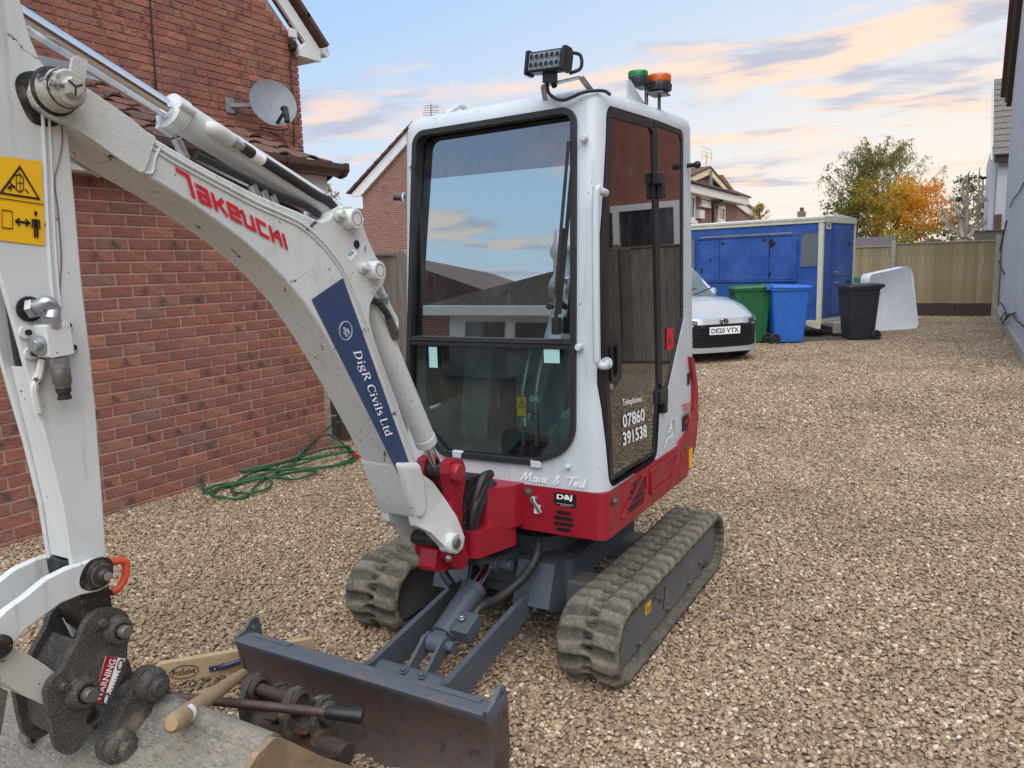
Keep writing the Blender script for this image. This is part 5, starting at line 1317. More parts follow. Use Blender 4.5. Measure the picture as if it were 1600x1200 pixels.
# a triangular dealer sticker
p3 = [[-1.0548, *q[1:]] for q in [(-1.0570,3.1181,0.7185),(-1.0570,3.2556,0.7200),(-1.0570,3.2285,0.8280)]]
b = rawmesh('dealer_sticker', p3, [(0, 1, 2)], M['wdecal'], cab)
dq = [[-1.0540, *q[1:]] for q in [(-1.0570,3.1432,0.7270),(-1.0570,3.2467,0.7304),(-1.0570,3.1514,0.8145)]]; dx('dealer_sticker_mark', strokes([[(0.05, .05), (.95, .05)], [(.2, .2), (.85, .2)], [(.3, .35), (.3, .5), (.6, .5), (.6, .35)], [(.5, .62), (.8, .62)], [(.72, .75), (.9, .98)], [(.95, .3), (.95, 1.0), (.75, 1.0)]], .06), dq, M['gdecal'], cab)
(y0, z1), (y1, z0) = [(3.467,0.995),(3.497,0.941)]
MB().bx(-1.0600, -1.0565, y0, y1, z0, z1).build('slot', M['kdecal'], cab)
q = [(-1.0500,3.3636,0.5910),(-1.0500,3.4624,0.4878)]
b = MB(); b.box((-1.0435, 3.47, .60), (.003, .045, .085)); b.build('rear_label', M['ydecal'], deck)
# script names on the front and the dealer plate
def sl(pts): return smoothline([Vector((p[0]+p[1]*.22, p[1])) for p in pts], 4)
script = []
x = 0
Mg = [[(0, 0), (.18, .5), (.30, 1.0), (.36, .55), (.42, .15), (.60, .6), (.78, 1.0), (.80, .5), (.86, .05), (1.0, .1)],
      [(1.42, .5), (1.22, .5), (1.12, .25), (1.22, .02), (1.36, .15), (1.44, .5), (1.42, .1), (1.55, .08)],
      [(1.68, .5), (1.66, .1), (1.78, .06)], [(1.72, .72), (1.74, .74)],
      [(2.2, .5), (2.0, .5), (1.9, .25), (2.0, .02), (2.14, .15), (2.22, .5), (2.2, .1), (2.35, .08)],
      [(3.35, .12), (3.15, .45), (3.02, .78), (3.14, .98), (3.26, .82), (3.05, .5), (2.92, .2), (3.04, .0), (3.22, .1), (3.36, .42)],
      [(3.95, .82), (4.05, 1.0), (4.5, 1.0), (4.85, 1.08)], [(4.42, 1.0), (4.36, .5), (4.28, .02)],
      [(4.72, .28), (4.92, .34), (4.92, .52), (4.78, .5), (4.68, .25), (4.8, .02), (5.0, .12)],
      [(5.42, .48), (5.24, .48), (5.14, .22), (5.24, .02), (5.38, .15), (5.48, .55), (5.54, 1.02), (5.48, .12), (5.62, .06)]]
for l in Mg: script.append(([Vector((v[0], v[1])) for v in sl(l)], .115))
p0, p1, p2 = [(-1.3997,2.4860,0.7049),(-1.1238,2.4860,0.7052),(-1.3984,2.4860,0.7447)]
decal('names_lettering', strokes([(list(map(tuple, l)), w) for l, w in script], .085), (p0[0], 2.4835, p0[2]), (p1[0]-p0[0], 0, p1[2]-p0[2]), (0, 0, p2[2]-p0[2]), M['wdecal'], cab)
p = [(-1.2558,2.4820,0.6760),(-1.1688,2.4820,0.6290)]
MB().bx(p[0][0], p[1][0], 2.4815, 2.4845, p[1][2], p[0][2]).build('dealer_plate', M['kdecal'], deck)
dq = [(-1.2455,2.4810,0.6460),(-1.1833,2.4810,0.6490),(-1.2450,2.4810,0.6703)]
p0, ux, uy = quad3(*dq); decal('dealer_lettering', text_pts('D&J', .03), p0, ux, uy, M['wdecal'], deck)
for k, (u0, u1, v) in enumerate(((870, 896, 786), (875, 892, 789.5))):
    pass
b = MB(); q = [(-1.2484,2.4810,0.6359),(-1.1757,2.4810,0.6428),(-1.2328,2.4810,0.6306),(-1.1887,2.4810,0.6339)]
b.bx(q[0][0], q[1][0], 2.4808, 2.4812, q[0][2]-.0012, q[0][2]+.0012); b.bx(q[2][0], q[3][0], 2.4808, 2.4812, q[2][2]-.001, q[2][2]+.001); b.build('dealer_lettering', M['sdecal'], deck)

# ------------------------------------------------------------------ swing post
b = MB()
b.prism(rpoly([(-1.76, 2.60), (-1.70, 2.42), (-1.66, 2.36), (-1.47, 2.36), (-1.40, 2.44), (-1.36, 2.60)], .03), 'Z', .535, .695)
b.prism(rpoly([(-1.72, 2.50), (-1.66, 2.27), (-1.47, 2.27), (-1.40, 2.50)], .04), 'Z', .455, .555)
b.build('swing_mount', M['red'], E, bevel=0.014, seg=3)
b = MB(); b.cyl((CX, 2.325, .42), (CX, 2.325, .72), .055, n=24); b.prism(rpoly([(2.20, .50), (2.40, .50), (2.42, .74), (2.24, .74)], .03), 'X', CX-.05, CX+.05); b.build('swing_pin', M['greasy'], E, bevel=.006)
ck = rpoly([(2.165, .84), (2.20, .845), (2.245, .83), (2.262, .795), (2.255, .74), (2.235, .69), (2.225, .60), (2.24, .52), (2.26, .46), (2.235, .432), (2.19, .440), (2.13, .50), (2.12, .56), (2.155, .62), (2.168, .70), (2.16, .76), (2.15, .80)], .012)
for xx in (-1.513, -1.617): MB().prism(ck, 'X', xx-.018, xx+.018).build('swing_cheek', M['red'], E, bevel=.006)
b = MB(); b.prism(rpoly([(2.09, .46), (2.23, .425), (2.28, .47), (2.26, .53), (2.12, .54)], .02), 'X', -1.600, -1.530); b.build('swing_base', M['red'], E, bevel=.006)
pinY, pinZ = [(2.190,0.798)][0]
b = MB(); b.lathe([(.034, -.05), (.034, .004), (.028, .012), (.0, .012)], (-1.478, pinY, pinZ), (1, 0, 0), 22); b.build('cylinder_pin', M['red'], E, bevel=.002)
b = MB()
for k, (dz, dy) in enumerate(((.0, .0), (.05, .015), (-.05, .01))): b.tube(smoothline([(-1.50+.01*k, 2.42, .72+dz*.3), (-1.485, 2.36, .70+dz*.7), (-1.495, 2.30+dy, .62+dz*.7), (-1.51, 2.31, .52+dz*.5), (-1.54, 2.40, .47)], 6), .017, 8)
b.build('swing_hose', M['rubber'], E)

# ------------------------------------------------------------------ boom
BXL, BXR = -1.500, -1.630
lower = [(0.881,1.820),(0.905,1.803),(0.935,1.794),(0.977,1.773),(1.021,1.747),(1.077,1.718),(1.135,1.692),(1.203,1.658),(1.264,1.624),(1.337,1.581),(1.406,1.532),(1.470,1.480),(1.530,1.420),(1.586,1.351),(1.645,1.267),(1.733,1.131),(1.803,1.018),(1.865,0.910),(1.937,0.781)]
upper = [(1.994,0.848),(1.986,0.882),(1.952,0.973),(1.897,1.101),(1.843,1.210),(1.806,1.299),(1.790,1.357),(1.797,1.398),(1.826,1.434),(1.864,1.457),(1.878,1.485),(1.863,1.516),(1.835,1.542),(1.807,1.585),(1.785,1.630),(1.771,1.662),(1.740,1.682),(1.700,1.681),(1.668,1.664),(1.640,1.642),(1.610,1.635),(1.579,1.643),(1.534,1.656),(1.473,1.671),(1.391,1.693),(1.281,1.730),(1.213,1.755),(1.154,1.779),(1.121,1.793),(1.095,1.804),(1.072,1.820),(1.019,1.847),(0.972,1.870),(0.939,1.891),(0.905,1.886),(0.883,1.865),(0.874,1.841)]
bo = MB().prism(lower+upper, 'X', BXR, BXL); boom = bo.build('boom', M['boompaint'], E, bevel=.005)
# foot fork
foot = [(1.994,0.848),(2.066,0.795),(2.128,0.724),(2.178,0.643),(2.204,0.560),(2.190,0.527),(2.149,0.517),(2.107,0.536),(2.075,0.574),(2.024,0.632),(1.963,0.673),(1.937,0.781),(1.865,0.910),(1.986,0.882)]
foot = rpoly(foot, .006)
for x0, x1, s_ in ((-1.530, -1.5004, 1), (-1.6296, -1.600, -1)):
    mbf = MB().prism(foot, 'X', x0, x1); nf = []
    for (x, y, z) in mbf.v:
        k = min(1, max(0, (0.735-z)/0.17)); k = k*k*(3-2*k); nf.append((x+s_*0.028*k, y, z))
    mbf.v = nf; mbf.build('boom_foot', M['paint'], boom, bevel=.005)
brd = [(1.938,0.792),(1.994,0.848),(2.065,0.786),(2.045,0.718),(2.014,0.692),(1.965,0.702),(1.920,0.733),(1.876,0.767),(1.857,0.814),(1.853,0.876),(1.895,0.876)]
MB().prism([(1.865,0.910),(1.986,0.882),(2.009,0.816),(2.016,0.722),(1.985,0.688),(1.949,0.712),(1.917,0.787)], 'X', -1.648, -1.482).build('foot_bridge', M['paint'], boom, bevel=.018, seg=3)
fy, fz = [(2.120,0.569)][0]
b = MB(); b.lathe([(.036, -.03), (.036, .010), (.030, .016), (.0, .016)], (-1.470, fy, fz), (1, 0, 0), 24); b.build('pin_boss', M['paint'], boom)
b = MB(); b.lathe([(.019, 0), (.019, .022), (.016, .025), (0, .025)], (-1.468, fy, fz), (1, 0, 0), 20); b.build('pin', M['dullsteel'], boom)
b = MB(); b.cyl((-1.47, fy, fz), (-1.66, fy, fz), .026, n=16); b.build('foot_pin', M['greasy'], boom)
b = MB(); bolt(b, (-1.468, fy-.03, fz-.045), (1, 0, 0), .008, .01); b.build('bolt', M['zinc'], boom)
# cast tip with lug and pin
tip = [(0.874,1.841),(0.883,1.865),(0.905,1.886),(0.939,1.891),(0.947,1.887),(0.955,1.917),(0.966,1.925),(0.986,1.919),(0.972,1.870),(1.019,1.847),(1.072,1.820),(1.095,1.804),(1.121,1.793),(1.105,1.757),(1.086,1.719),(1.076,1.716),(1.021,1.745),(0.977,1.771),(0.934,1.791),(0.904,1.799),(0.880,1.816)]
for x0, x1 in ((-1.5005, -1.4925), (-1.6375, -1.6295)): MB().prism(rpoly(tip, .004), 'X', x0, x1).build('boom_tip', M['cast'], boom, bevel=.004)
ay, az = [(0.912,1.849)][0]
b = MB(); b.lathe([(.041, 0), (.040, .010), (.037, .014), (.037, .034), (.035, .037), (.034, .037), (.034, .046), (.030, .052), (0, .052)], (-1.4925, ay, az), (1, 0, 0), 30); pb = b.build('pin_boss', M['greasycast'], boom)
b = MB(); b.lathe([(.045, 0), (.044, .005), (.040, .007)], (-1.4925, ay, az), (1, 0, 0), 30); b.lathe([(.0358, .0), (.0358, .003)], (-1.4925+.035, ay, az), (1, 0, 0), 30); b.build('grease_ring', M['greasy'], pb)
b = MB(); b.lathe([(.019, 0), (.019, .012), (.016, .016), (0, .016)], (-1.442, ay, az), (1, 0, 0), 6); b.build('bolt', M['greasycast'], pb)
b = MB()
for k in range(3):
    a = 2*PI*k/3+.4; b.box((-1.4265, ay+.008*math.cos(a), az+.008*math.sin(a)), (.003, .015, .003), Matrix.Rotation(a, 3, 'X'))
b.build('grease_mark', M['greasy'], pb)
b = MB(); b.cyl((-1.46, ay, az), (-1.67, ay, az), .03, n=18); b.build('arm_pin', M['greasy'], boom)
# raised flange bead along the upper edge
bead = smoothline([Vector((-1.4985, *p)) for p in [(1.120,1.780),(1.152,1.762),(1.212,1.738),(1.279,1.713),(1.389,1.673),(1.471,1.649),(1.540,1.626),(1.603,1.587),(1.654,1.543),(1.697,1.493),(1.734,1.430),(1.772,1.349),(1.816,1.248),(1.863,1.148),(1.916,1.022),(1.967,0.899),(1.990,0.842)]], 4)
b = MB(); b.tube(bead, .0035, 6); b.tube([p+Vector((0, -.006, -.010)) for p in bead], .0028, 6); b.build('weld_bead', M['paint'], boom)
b = MB(); b.tube(smoothline([Vector((-1.4985, *p)) for p in [(1.131,1.771),(1.117,1.746),(1.107,1.718),(1.080,1.718)]], 4), .004, 6); b.build('weld_bead', M['paint'], boom)
# pins of the two cylinders on the boom's hump
for (u, v), r in (((545, 341), .0285), ((582, 423), .0275)):
    y_, z_ = [(1.689,1.644),(1.778,1.500)][0 if u == 545 else 1]
    y_, z_ = y_+.03, z_
    b = MB(); b.lathe([(r, -.03), (r, .028), (r*.92, .031), (0, .031)], (-1.497, y_, z_), (1, 0, 0), 26); pn = b.build('pin_boss', M['paint'], boom)
    b = MB(); b.tube([(-1.4658, y_+r*.63*math.cos(a), z_+r*.63*math.sin(a)) for a in [2*PI*k/28 for k in range(28)]], .0009, 6, closed=True); b.build('pin_seam', M['kdecal'], pn)
    b = MB(); bolt(b, (-1.498, y_-.042, z_+.012), (1, -.1, 0), .011, .022); b.build('bolt', M['paint'], pn)
hy, hz_ = [(1.750,1.575)][0]
b = MB(); b.lathe([(.0125, 0), (.0125, .0008), (0, .0008)], (-1.4995, hy, hz_), (1, 0, 0), 20); b.build('sight_hole', M['greasy'], boom)
b = MB(); q = [(-1.4990,1.7052,1.5425),(-1.4990,1.7200,1.5282),(-1.4990,1.7519,1.5497),(-1.4990,1.7366,1.5622)]; rawmesh('small_sticker', q, [(0, 1, 2, 3)], M['wdecal'], boom)
dq = [(-1.4985,1.7150,1.5389),(-1.4985,1.7350,1.5514),(-1.4985,1.7103,1.5461)]; dx('small_sticker_mark', strokes([[(.8, .9), (.2, .9), (.2, .5), (.8, .5), (.8, .1), (.2, .1)]], .25), dq, M['cdecal'], boom, lift=0)
# navy panel with lettering
q = [(-1.4975,1.5543,1.4284),(-1.4975,1.6822,1.4825),(-1.4975,1.9480,0.8741),(-1.4975,1.8926,0.8481)]
nv = rawmesh('name_panel', q, [(0, 1, 2, 3)], M['bdecal'], boom)
def serif():
    """serif letters D i g R C i v i l s L t d as pen strokes; thick stems, thin joins, small serifs"""
    T, t_ = .135, .055; out = []; x = 0.0
    def st(x_, y0, y1, w=T): out.append(([(x_, y0), (x_, y1)], w))
    def se(x_, y, w=.26): out.append(([(x_-w/2, y), (x_+w/2, y)], .05))
    def cv(pts, ws): 
        sp_ = smoothline([Vector(p) for p in pts], 6); n = len(sp_); m_ = len(ws)
        wl_ = []
        for i in range(n):
            f = i/(n-1)*(m_-1); k = min(int(f), m_-2); wl_.append(ws[k]+(ws[k+1]-ws[k])*(f-k))
        out.append(([tuple(p) for p in sp_], wl_))
    for ch in 'DigR Civils Ltd':
        if ch == 'D':
            st(x+.16, 0, 1); se(x+.10, .975, .2); se(x+.10, .025, .2); cv([(x+.16, .97), (x+.45, .93), (x+.66, .72), (x+.68, .5), (x+.66, .28), (x+.45, .07), (x+.16, .03)], [.05, .08, .14, .15, .14, .08, .05]); x += .92
        elif ch == 'i':
            st(x+.14, 0, .62); se(x+.09, .60, .16); se(x+.14, .025); out.append(([(x+.07, .91), (x+.21, .91)], .14)); x += .36
        elif ch == 'g':
            cv([(x+.28, .68), (x+.10, .60), (x+.10, .40), (x+.28, .32), (x+.46, .40), (x+.46, .60), (x+.28, .68)], [.06, .11, .12, .06, .12, .11, .06]); out.append(([(x+.44, .62), (x+.60, .70)], .05))
            cv([(x+.22, .33), (x+.12, .22), (x+.24, .12), (x+.46, .09), (x+.54, -.06), (x+.40, -.24), (x+.16, -.24), (x+.04, -.10), (x+.16, .04)], [.05, .09, .12, .12, .10, .06, .06, .08, .05]); x += .66
        elif ch == 'R':
            st(x+.16, 0, 1); se(x+.10, .975, .2); se(x+.16, .025); cv([(x+.16, .97), (x+.46, .94), (x+.60, .75), (x+.46, .54), (x+.16, .51)], [.05, .09, .14, .09, .05]); out.append(([(x+.34, .52), (x+.66, .06)], .13)); se(x+.70, .025, .16); x += .86
        elif ch == ' ': x += .28
        elif ch == 'C':
            cv([(x+.70, .76), (x+.58, .94), (x+.40, .98), (x+.16, .80), (x+.11, .5), (x+.16, .2), (x+.40, .02), (x+.60, .08), (x+.72, .26)], [.05, .06, .08, .14, .15, .14, .08, .06, .05]); out.append(([(x+.71, .98), (x+.71, .70)], .05)); x += .84
        elif ch == 'v':
            out.append(([(x+.08, .67), (x+.29, 0)], .13)); out.append(([(x+.29, 0), (x+.48, .67)], .055)); se(x+.08, .66, .22); se(x+.49, .66, .18); x += .58
        elif ch == 'l':
            st(x+.14, 0, 1); se(x+.09, .975, .16); se(x+.14, .025); x += .34
        elif ch == 's':
            cv([(x+.38, .58), (x+.24, .67), (x+.10, .58), (x+.12, .44), (x+.34, .30), (x+.40, .14), (x+.26, .02), (x+.08, .10)], [.05, .07, .11, .13, .14, .11, .07, .05]); x += .50
        elif ch == 'L':
            st(x+.16, 0, 1); se(x+.16, .975); out.append(([(x+.04, .03), (x+.58, .03)], .055)); out.append(([(x+.58, .0), (x+.60, .26)], .05)); x += .70
        elif ch == 't':
            cv([(x+.18, .90), (x+.18, .5), (x+.18, .15), (x+.26, .03), (x+.40, .08)], [.10, .13, .13, .09, .04]); out.append(([(x+.04, .66), (x+.38, .66)], .055)); x += .42
        elif ch == 'd':
            cv([(x+.42, .62), (x+.26, .68), (x+.10, .52), (x+.09, .30), (x+.18, .06), (x+.30, .02), (x+.42, .12)], [.05, .07, .12, .14, .12, .07, .05]); st(x+.47, 0, 1); se(x+.42, .975, .16); se(x+.52, .025, .16); x += .66
    return strokes(out, T)
sv = serif()
p0, p1, p2 = [Vector(p) for p in [(-1.4975,1.7040,1.2734),(-1.4975,1.8257,0.9997),(-1.4975,1.7373,1.2735)]]
ysz = [v[1] for v in sv[0]]
decal('company_lettering', sv, p0, p1-p0, p2-p0, M['wdecal'], nv, fit=(0, 1), lift=.0012)
rc = Vector([(-1.4975,1.6796,1.3341)][0]); q = [Vector(p) for p in [(-1.4975,1.6365,1.3502),(-1.4975,1.6836,1.3789)]]
b = MB()
ua = (Vector([(-1.4975,1.6758,1.2910)][0])-rc); ub = (Vector([(-1.4975,1.7218,1.3195)][0])-rc); rad = .0205
e1_ = Vector((0, 0, 1)); e2_ = Vector((0, 1, 0))
b.tube([rc+(e1_*math.cos(a)+e2_*math.sin(a))*.026+Vector((.0006, 0, 0)) for a in [2*PI*k/40 for k in range(40)]], .0022, 6, closed=True); b.build('emblem_ring', M['sdecal'], nv)
em = strokes([[(-.55, .15), (-.35, -.85), (-.15, -.85), (-.32, .15), (-.55, .15)], [(-.2, .7), (.05, .7), (.12, .25), (-.1, .1), (-.2, .7)], [(-.05, .05), (.25, -.15), (.1, -.35), (-.1, -.2)], [(.15, .25), (.4, .15), (.62, -.2), (.5, -.62), (.38, -.6), (.45, -.28), (.25, 0)], [(.38, -.6), (.2, -.75), (.42, -.85), (.5, -.62)]], .08)
decal('emblem', em, rc+Vector((.0008, 0, 0)), (0, .015, .010), (0, -.010, .015), M['wdecal'], nv, fit=False)
# maker's lettering, drawn from its own strokes
tk = []; x = 0
W7 = .195
def lt(l, adv):
    global x
    for s_ in l: tk.append([(p[0]+x, p[1]) for p in s_])
    x += adv
lt([[(0, .92), (.72, .92)], [(.62, .92), (.62, 0)]], .88)
lt([[(.02, .70), (.62, .70), (.62, .0)], [(.62, .085), (.09, .085), (.09, .39), (.62, .39)]], .86)
lt([[(.08, 0), (.08, .785)], [(.10, .37), (.34, .42), (.66, .74)], [(.32, .42), (.70, .02)]], .84)
lt([[(.70, .085), (.09, .085), (.09, .70), (.62, .70), (.62, .39), (.09, .39)]], .84)
lt([[(.09, .785), (.09, .085), (.62, .085), (.62, .785)]], .86)
lt([[(.66, .70), (.09, .70), (.09, .085), (.66, .085)]], .82)
lt([[(.09, 0), (.09, .785)], [(.09, .41), (.62, .41)], [(.62, 0), (.62, .785)]], .86)
lt([[(.09, 0), (.09, .785)]], .3)
p0, p1, p2 = [Vector(p) for p in [(-1.4985,1.1780,1.6845),(-1.4985,1.4824,1.5577),(-1.4985,1.1643,1.7393)]]
decal('maker_lettering', strokes(tk, W7), p0, p1-p0, (p2-p0)*.86, M['rdecal'], boom, fit=(0, .92), lift=.0012)
# short grease nipples and pipe stubs on the boom's top
b = MB()
for u, v in ((276, 226), (394, 297), (410, 306), (424, 313)):
    q = Vector([(-1.5300,1.2003,1.7897),(-1.5300,1.4078,1.7051),(-1.5300,1.4396,1.6932),(-1.5300,1.4683,1.6839)][[276, 394, 410, 424].index(u)]); b.cyl(q+Vector((0, .02, -.03)), q+Vector((0, 0, .012)), .012, n=10)
b.build('pipe_clamp', M['zinc'], boom)

# arm cylinder above the boom
A0 = Vector([(-1.5650,1.7837,1.6458)][0]); A1 = Vector([(-1.5650,1.2139,1.8698)][0]); A2 = Vector([(-1.5650,0.9098,2.0095)][0])
ad = (A1-A0).normalized(); A2 = A1+ad*((A2-A1).length)
b = MB(); b.lathe([(.020, .0), (.034, .02), (.0375, .05), (.0375, (A1-A0).length-.035), (.041, (A1-A0).length-.033), (.041, (A1-A0).length), (.022, (A1-A0).length)], A0, ad, 30); ac = b.build('arm_cylinder', M['paint'], boom)
MB().cyl(A1-ad*.02, A2+ad*.34, .0225, n=28).build('rod', M['chrome'], ac)
b = MB()
for a in (.3, 2.5): 
    o_ = Matrix.Rotation(a, 3, ad) @ ad.orthogonal().normalized(); b.cyl(A1-ad*.035+o_*.044, A1+ad*.004+o_*.042, .0080, n=12)
b.build('gland_lug', M['paint'], ac)
sd_ = Vector((1, 0, 0)); upv = ad.cross(sd_).normalized()
s0 = A1-ad*.085+sd_*.036+upv*.0
b = MB(); b.tube(smoothline([s0-sd_*.015, s0+sd_*.006-ad*.01, s0+sd_*.006-ad*.06], 5), .017, 12); b.build('port_elbow', M['paint'], ac)
b = MB(); b.cyl(s0+sd_*.006-ad*.06, s0+sd_*.006-ad*.078, .013, n=6); b.cyl(s0+sd_*.006-ad*.078, s0+sd_*.006-ad*.098, .010, n=12); b.build('fitting', M['zinc'], ac)
hpth = smoothline([s0+sd_*.006-ad*.095, s0+sd_*.004-ad*.2, s0+sd_*.002-ad*.34, s0+sd_*.0-ad*.43, s0-ad*.50-upv*.03-sd_*.02, A0+ad*.05-upv*.07*0+Vector((-.02, .0, -.085))], 8)
MB().tube(hpth, .0125, 12).build('hose', M['hose'], ac)
b = MB(); b.cyl(s0+sd_*.005-ad*.128, s0+sd_*.004-ad*.162, .0135, n=14); b.build('hose_sleeve', M['wdecal'], ac)
b = MB(); q = s0-ad*.41; bolt(b, q+sd_*.002+Vector((0, 0, .016)), (1, 0, .3), .009, .012); b.beam(q+Vector((.0, 0, .02)), q+Vector((0, 0, -.03)), .006, .02); b.build('hose_clip', M['zinc'], ac)
b = MB()
for xx in (-1.535, -1.600): b.tube(smoothline([(xx, p[0], p[1]) for p in [(1.255,1.775),(1.362,1.741),(1.502,1.698),(1.591,1.677),(1.643,1.656)]], 4), .010, 8)
b.build('boom_hose', M['hose'], boom)

# boom cylinder behind the boom
y_, z_ = [(1.778,1.500)][0]
B0 = Vector((-1.565, *[(1.904,1.486)][0])); B0 = Vector((-1.565, y_+.03, z_)); B1 = Vector((-1.565, pinY, pinZ)); bd_ = (B1-B0).normalized(); Lb = (B1-B0).length
b = MB(); b.lathe([(.02, .02), (.034, .04), (.0365, .07), (.0365, Lb-.155), (.0385, Lb-.153), (.0385, Lb-.125), (.034, Lb-.120), (.018, Lb-.120)], B0, bd_, 30); b.lathe([(.030, -.03), (.030, .03)], B0, (1, 0, 0), 20); bc = b.build('boom_cylinder', M['paint'], boom)
b = MB().lathe([(.0369, Lb*.70), (.0374, Lb*.703), (.0369, Lb*.706)], B0, bd_, 30); b.lathe([(.0369, Lb*.62), (.0374, Lb*.623), (.0369, Lb*.626)], B0, bd_, 30); b.build('weld_ring', M['paint'], bc)
MB().cyl(B0+bd_*(Lb-.14), B1, .0165, n=22).build('rod', M['chrome'], bc)
MB().lathe([(.03, -.035), (.03, .035)], B1, (1, 0, 0), 20).build('rod_eye', M['greasy'], bc)
sd2 = Vector((1, 0, 0)); up2 = sd2.cross(bd_).normalized()
if up2.y < 0: up2 = -up2
b = MB(); pth = [B0+up2*.055+sd2*.02+bd_*.01, B0+up2*.056+sd2*.02+bd_*.05, B0+up2*.054+sd2*.024+bd_*.16, B0+up2*.056+sd2*.028+bd_*.21, B0+up2*.036+sd2*.030+bd_*.235]
b.tube(smoothline(pth, 6), .0095, 10); b.build('steel_pipe', M['paint'], bc)
b = MB(); b.box(B0+up2*.052+sd2*.02+bd_*.02, (.03, .03, .045), Matrix.Rotation(-.5, 3, 'X')); b.cyl(B0+up2*.045+sd2*.012+bd_*.12, B0+up2*.045+sd2*.042+bd_*.12, .010, n=8); b.box(B0+up2*.05+sd2*.028+bd_*.125, (.012, .022, .03)); b.build('pipe_clamp', M['zinc'], bc, bevel=.003)
b = MB(); b.tube(smoothline([(-1.53, B0.y-.10, B0.z-.10), B0+bd_*.09+sd2*.045-up2*.02, B0+bd_*.14+sd2*.055+up2*.0, B0+bd_*.19+sd2*.050+up2*.01], 7), .0105, 10); b.build('hose', M['hose'], bc)
b = MB(); b.cyl(B0+bd_*.165+sd2*.053+up2*.006, B0+bd_*.215+sd2*.046+up2*.014, .0125, n=10); b.cyl(B0+bd_*.21+sd2*.046+up2*.014, B0+bd_*.245+sd2*.034+up2*.016, .016, n=12); b.build('fitting', M['dullsteel'], bc)

# ------------------------------------------------------------------ arm
AXL, AXR = -1.520, -1.610
sideR = [(0.856,2.161),(0.872,2.071),(0.884,2.008),(0.888,1.981),(0.895,1.944),(0.907,1.910),(0.930,1.880),(0.947,1.850),(0.948,1.797),(0.946,1.645),(0.942,1.495),(0.943,1.360),(0.942,1.235),(0.937,1.082),(0.930,0.904),(0.930,0.805)]
sideL = [(0.887,0.746),(0.865,0.825),(0.856,0.943),(0.852,1.052),(0.838,1.178),(0.821,1.291),(0.805,1.405),(0.789,1.509),(0.773,1.602),(0.760,1.712),(0.752,1.849),(0.760,1.996),(0.802,2.142)]
ap_ = sideR+sideL
arm = MB()
for x0, x1 in ((AXL, AXL-.012), (AXR+.012, AXR)): arm.prism(ap_, 'X', x0, x1)
am_ = arm.build('arm', M['paint'], E, bevel=.003)
# web plates closing the box: rear edge and lower front edge
rear = [Vector((0, *p)) for p in [(0.948,1.797),(0.946,1.645),(0.942,1.495),(0.943,1.360),(0.942,1.235),(0.937,1.082),(0.930,0.904)]]
b = MB()
for a, c_ in zip(rear[:-1], rear[1:]): b.add([(AXL-.013, a.y-.004, a.z), (AXR+.013, a.y-.004, a.z), (AXR+.013, c_.y-.004, c_.z), (AXL-.013, c_.y-.004, c_.z), (AXL-.013, a.y-.014, a.z), (AXR+.013, a.y-.014, a.z), (AXR+.013, c_.y-.014, c_.z), (AXL-.013, c_.y-.014, c_.z)], [(0, 1, 2, 3), (7, 6, 5, 4)])
b.build('rear_plate', M['paint'], am_)
fr_ = [Vector((0, *p)) for p in [(0.856,0.943),(0.852,1.052),(0.838,1.178),(0.829,1.236),(0.821,1.291),(0.814,1.337)]]
b = MB()
for i, (a, c_) in enumerate(zip(fr_[:-1], fr_[1:])):
    d0 = .004+.002*i; d1 = .004+.002*(i+1)
    b.add([(AXL-.013, a.y+d0, a.z), (AXR+.013, a.y+d0, a.z), (AXR+.013, c_.y+d1, c_.z), (AXL-.013, c_.y+d1, c_.z), (AXL-.013, a.y+d0+.01, a.z), (AXR+.013, a.y+d0+.01, a.z), (AXR+.013, c_.y+d1+.01, c_.z), (AXL-.013, c_.y+d1+.01, c_.z)], [(0, 1, 2, 3), (7, 6, 5, 4)])
b.build('front_plate', M['paint'], am_)
b = MB()
for xx in (-1.540, -1.585):
    b.tube(smoothline([Vector((xx, p[0]+.03, p[1])) for p in [(0.801,1.662),(0.805,1.511),(0.809,1.355),(0.817,1.305),(0.820,1.230)]], 5), .010, 8)
b.build('hose', M['hose'], am_)
# weld step and flange line down the arm's face
ln_ = smoothline([Vector((AXL+.001, *p)) for p in [(0.900,1.810),(0.895,1.725),(0.886,1.606),(0.881,1.509),(0.880,1.448)]], 4)
b = MB(); b.tube(ln_, .004, 6); b.tube([p+Vector((0, .012, 0)) for p in ln_], .003, 6); b.build('weld_bead', M['paint'], am_)
ln_ = smoothline([Vector((AXL+.001, *p)) for p in [(0.844,1.345),(0.828,1.317),(0.823,1.293),(0.826,1.274),(0.828,1.249),(0.826,1.256),(0.818,1.247)]], 4)
b = MB(); b.tube(ln_[:17], .004, 6); b.build('weld_bead', M['paint'], am_)
b = MB(); b.tube(smoothline([Vector((AXL+.001, *p)) for p in [(0.934,1.815),(0.934,1.771),(0.923,1.728),(0.909,1.688),(0.909,1.631),(0.906,1.551),(0.898,1.496),(0.888,1.428)]], 4), .0014, 5); b.build('grease_run', mat('brown_grease', srgb(120, 92, 70), .5), am_)
# grease around the pivot
gq = [(ay-.010+.044*math.cos(a)*(1+.12*math.sin(3*a)), az-.012+.056*math.sin(a)*(1+.12*math.cos(2*a))) for a in [2*PI*k/36 for k in range(36)]]
MB().prism(gq, 'X', AXL, AXL+.0015).build('grease_stain', M['greasy'], am_)
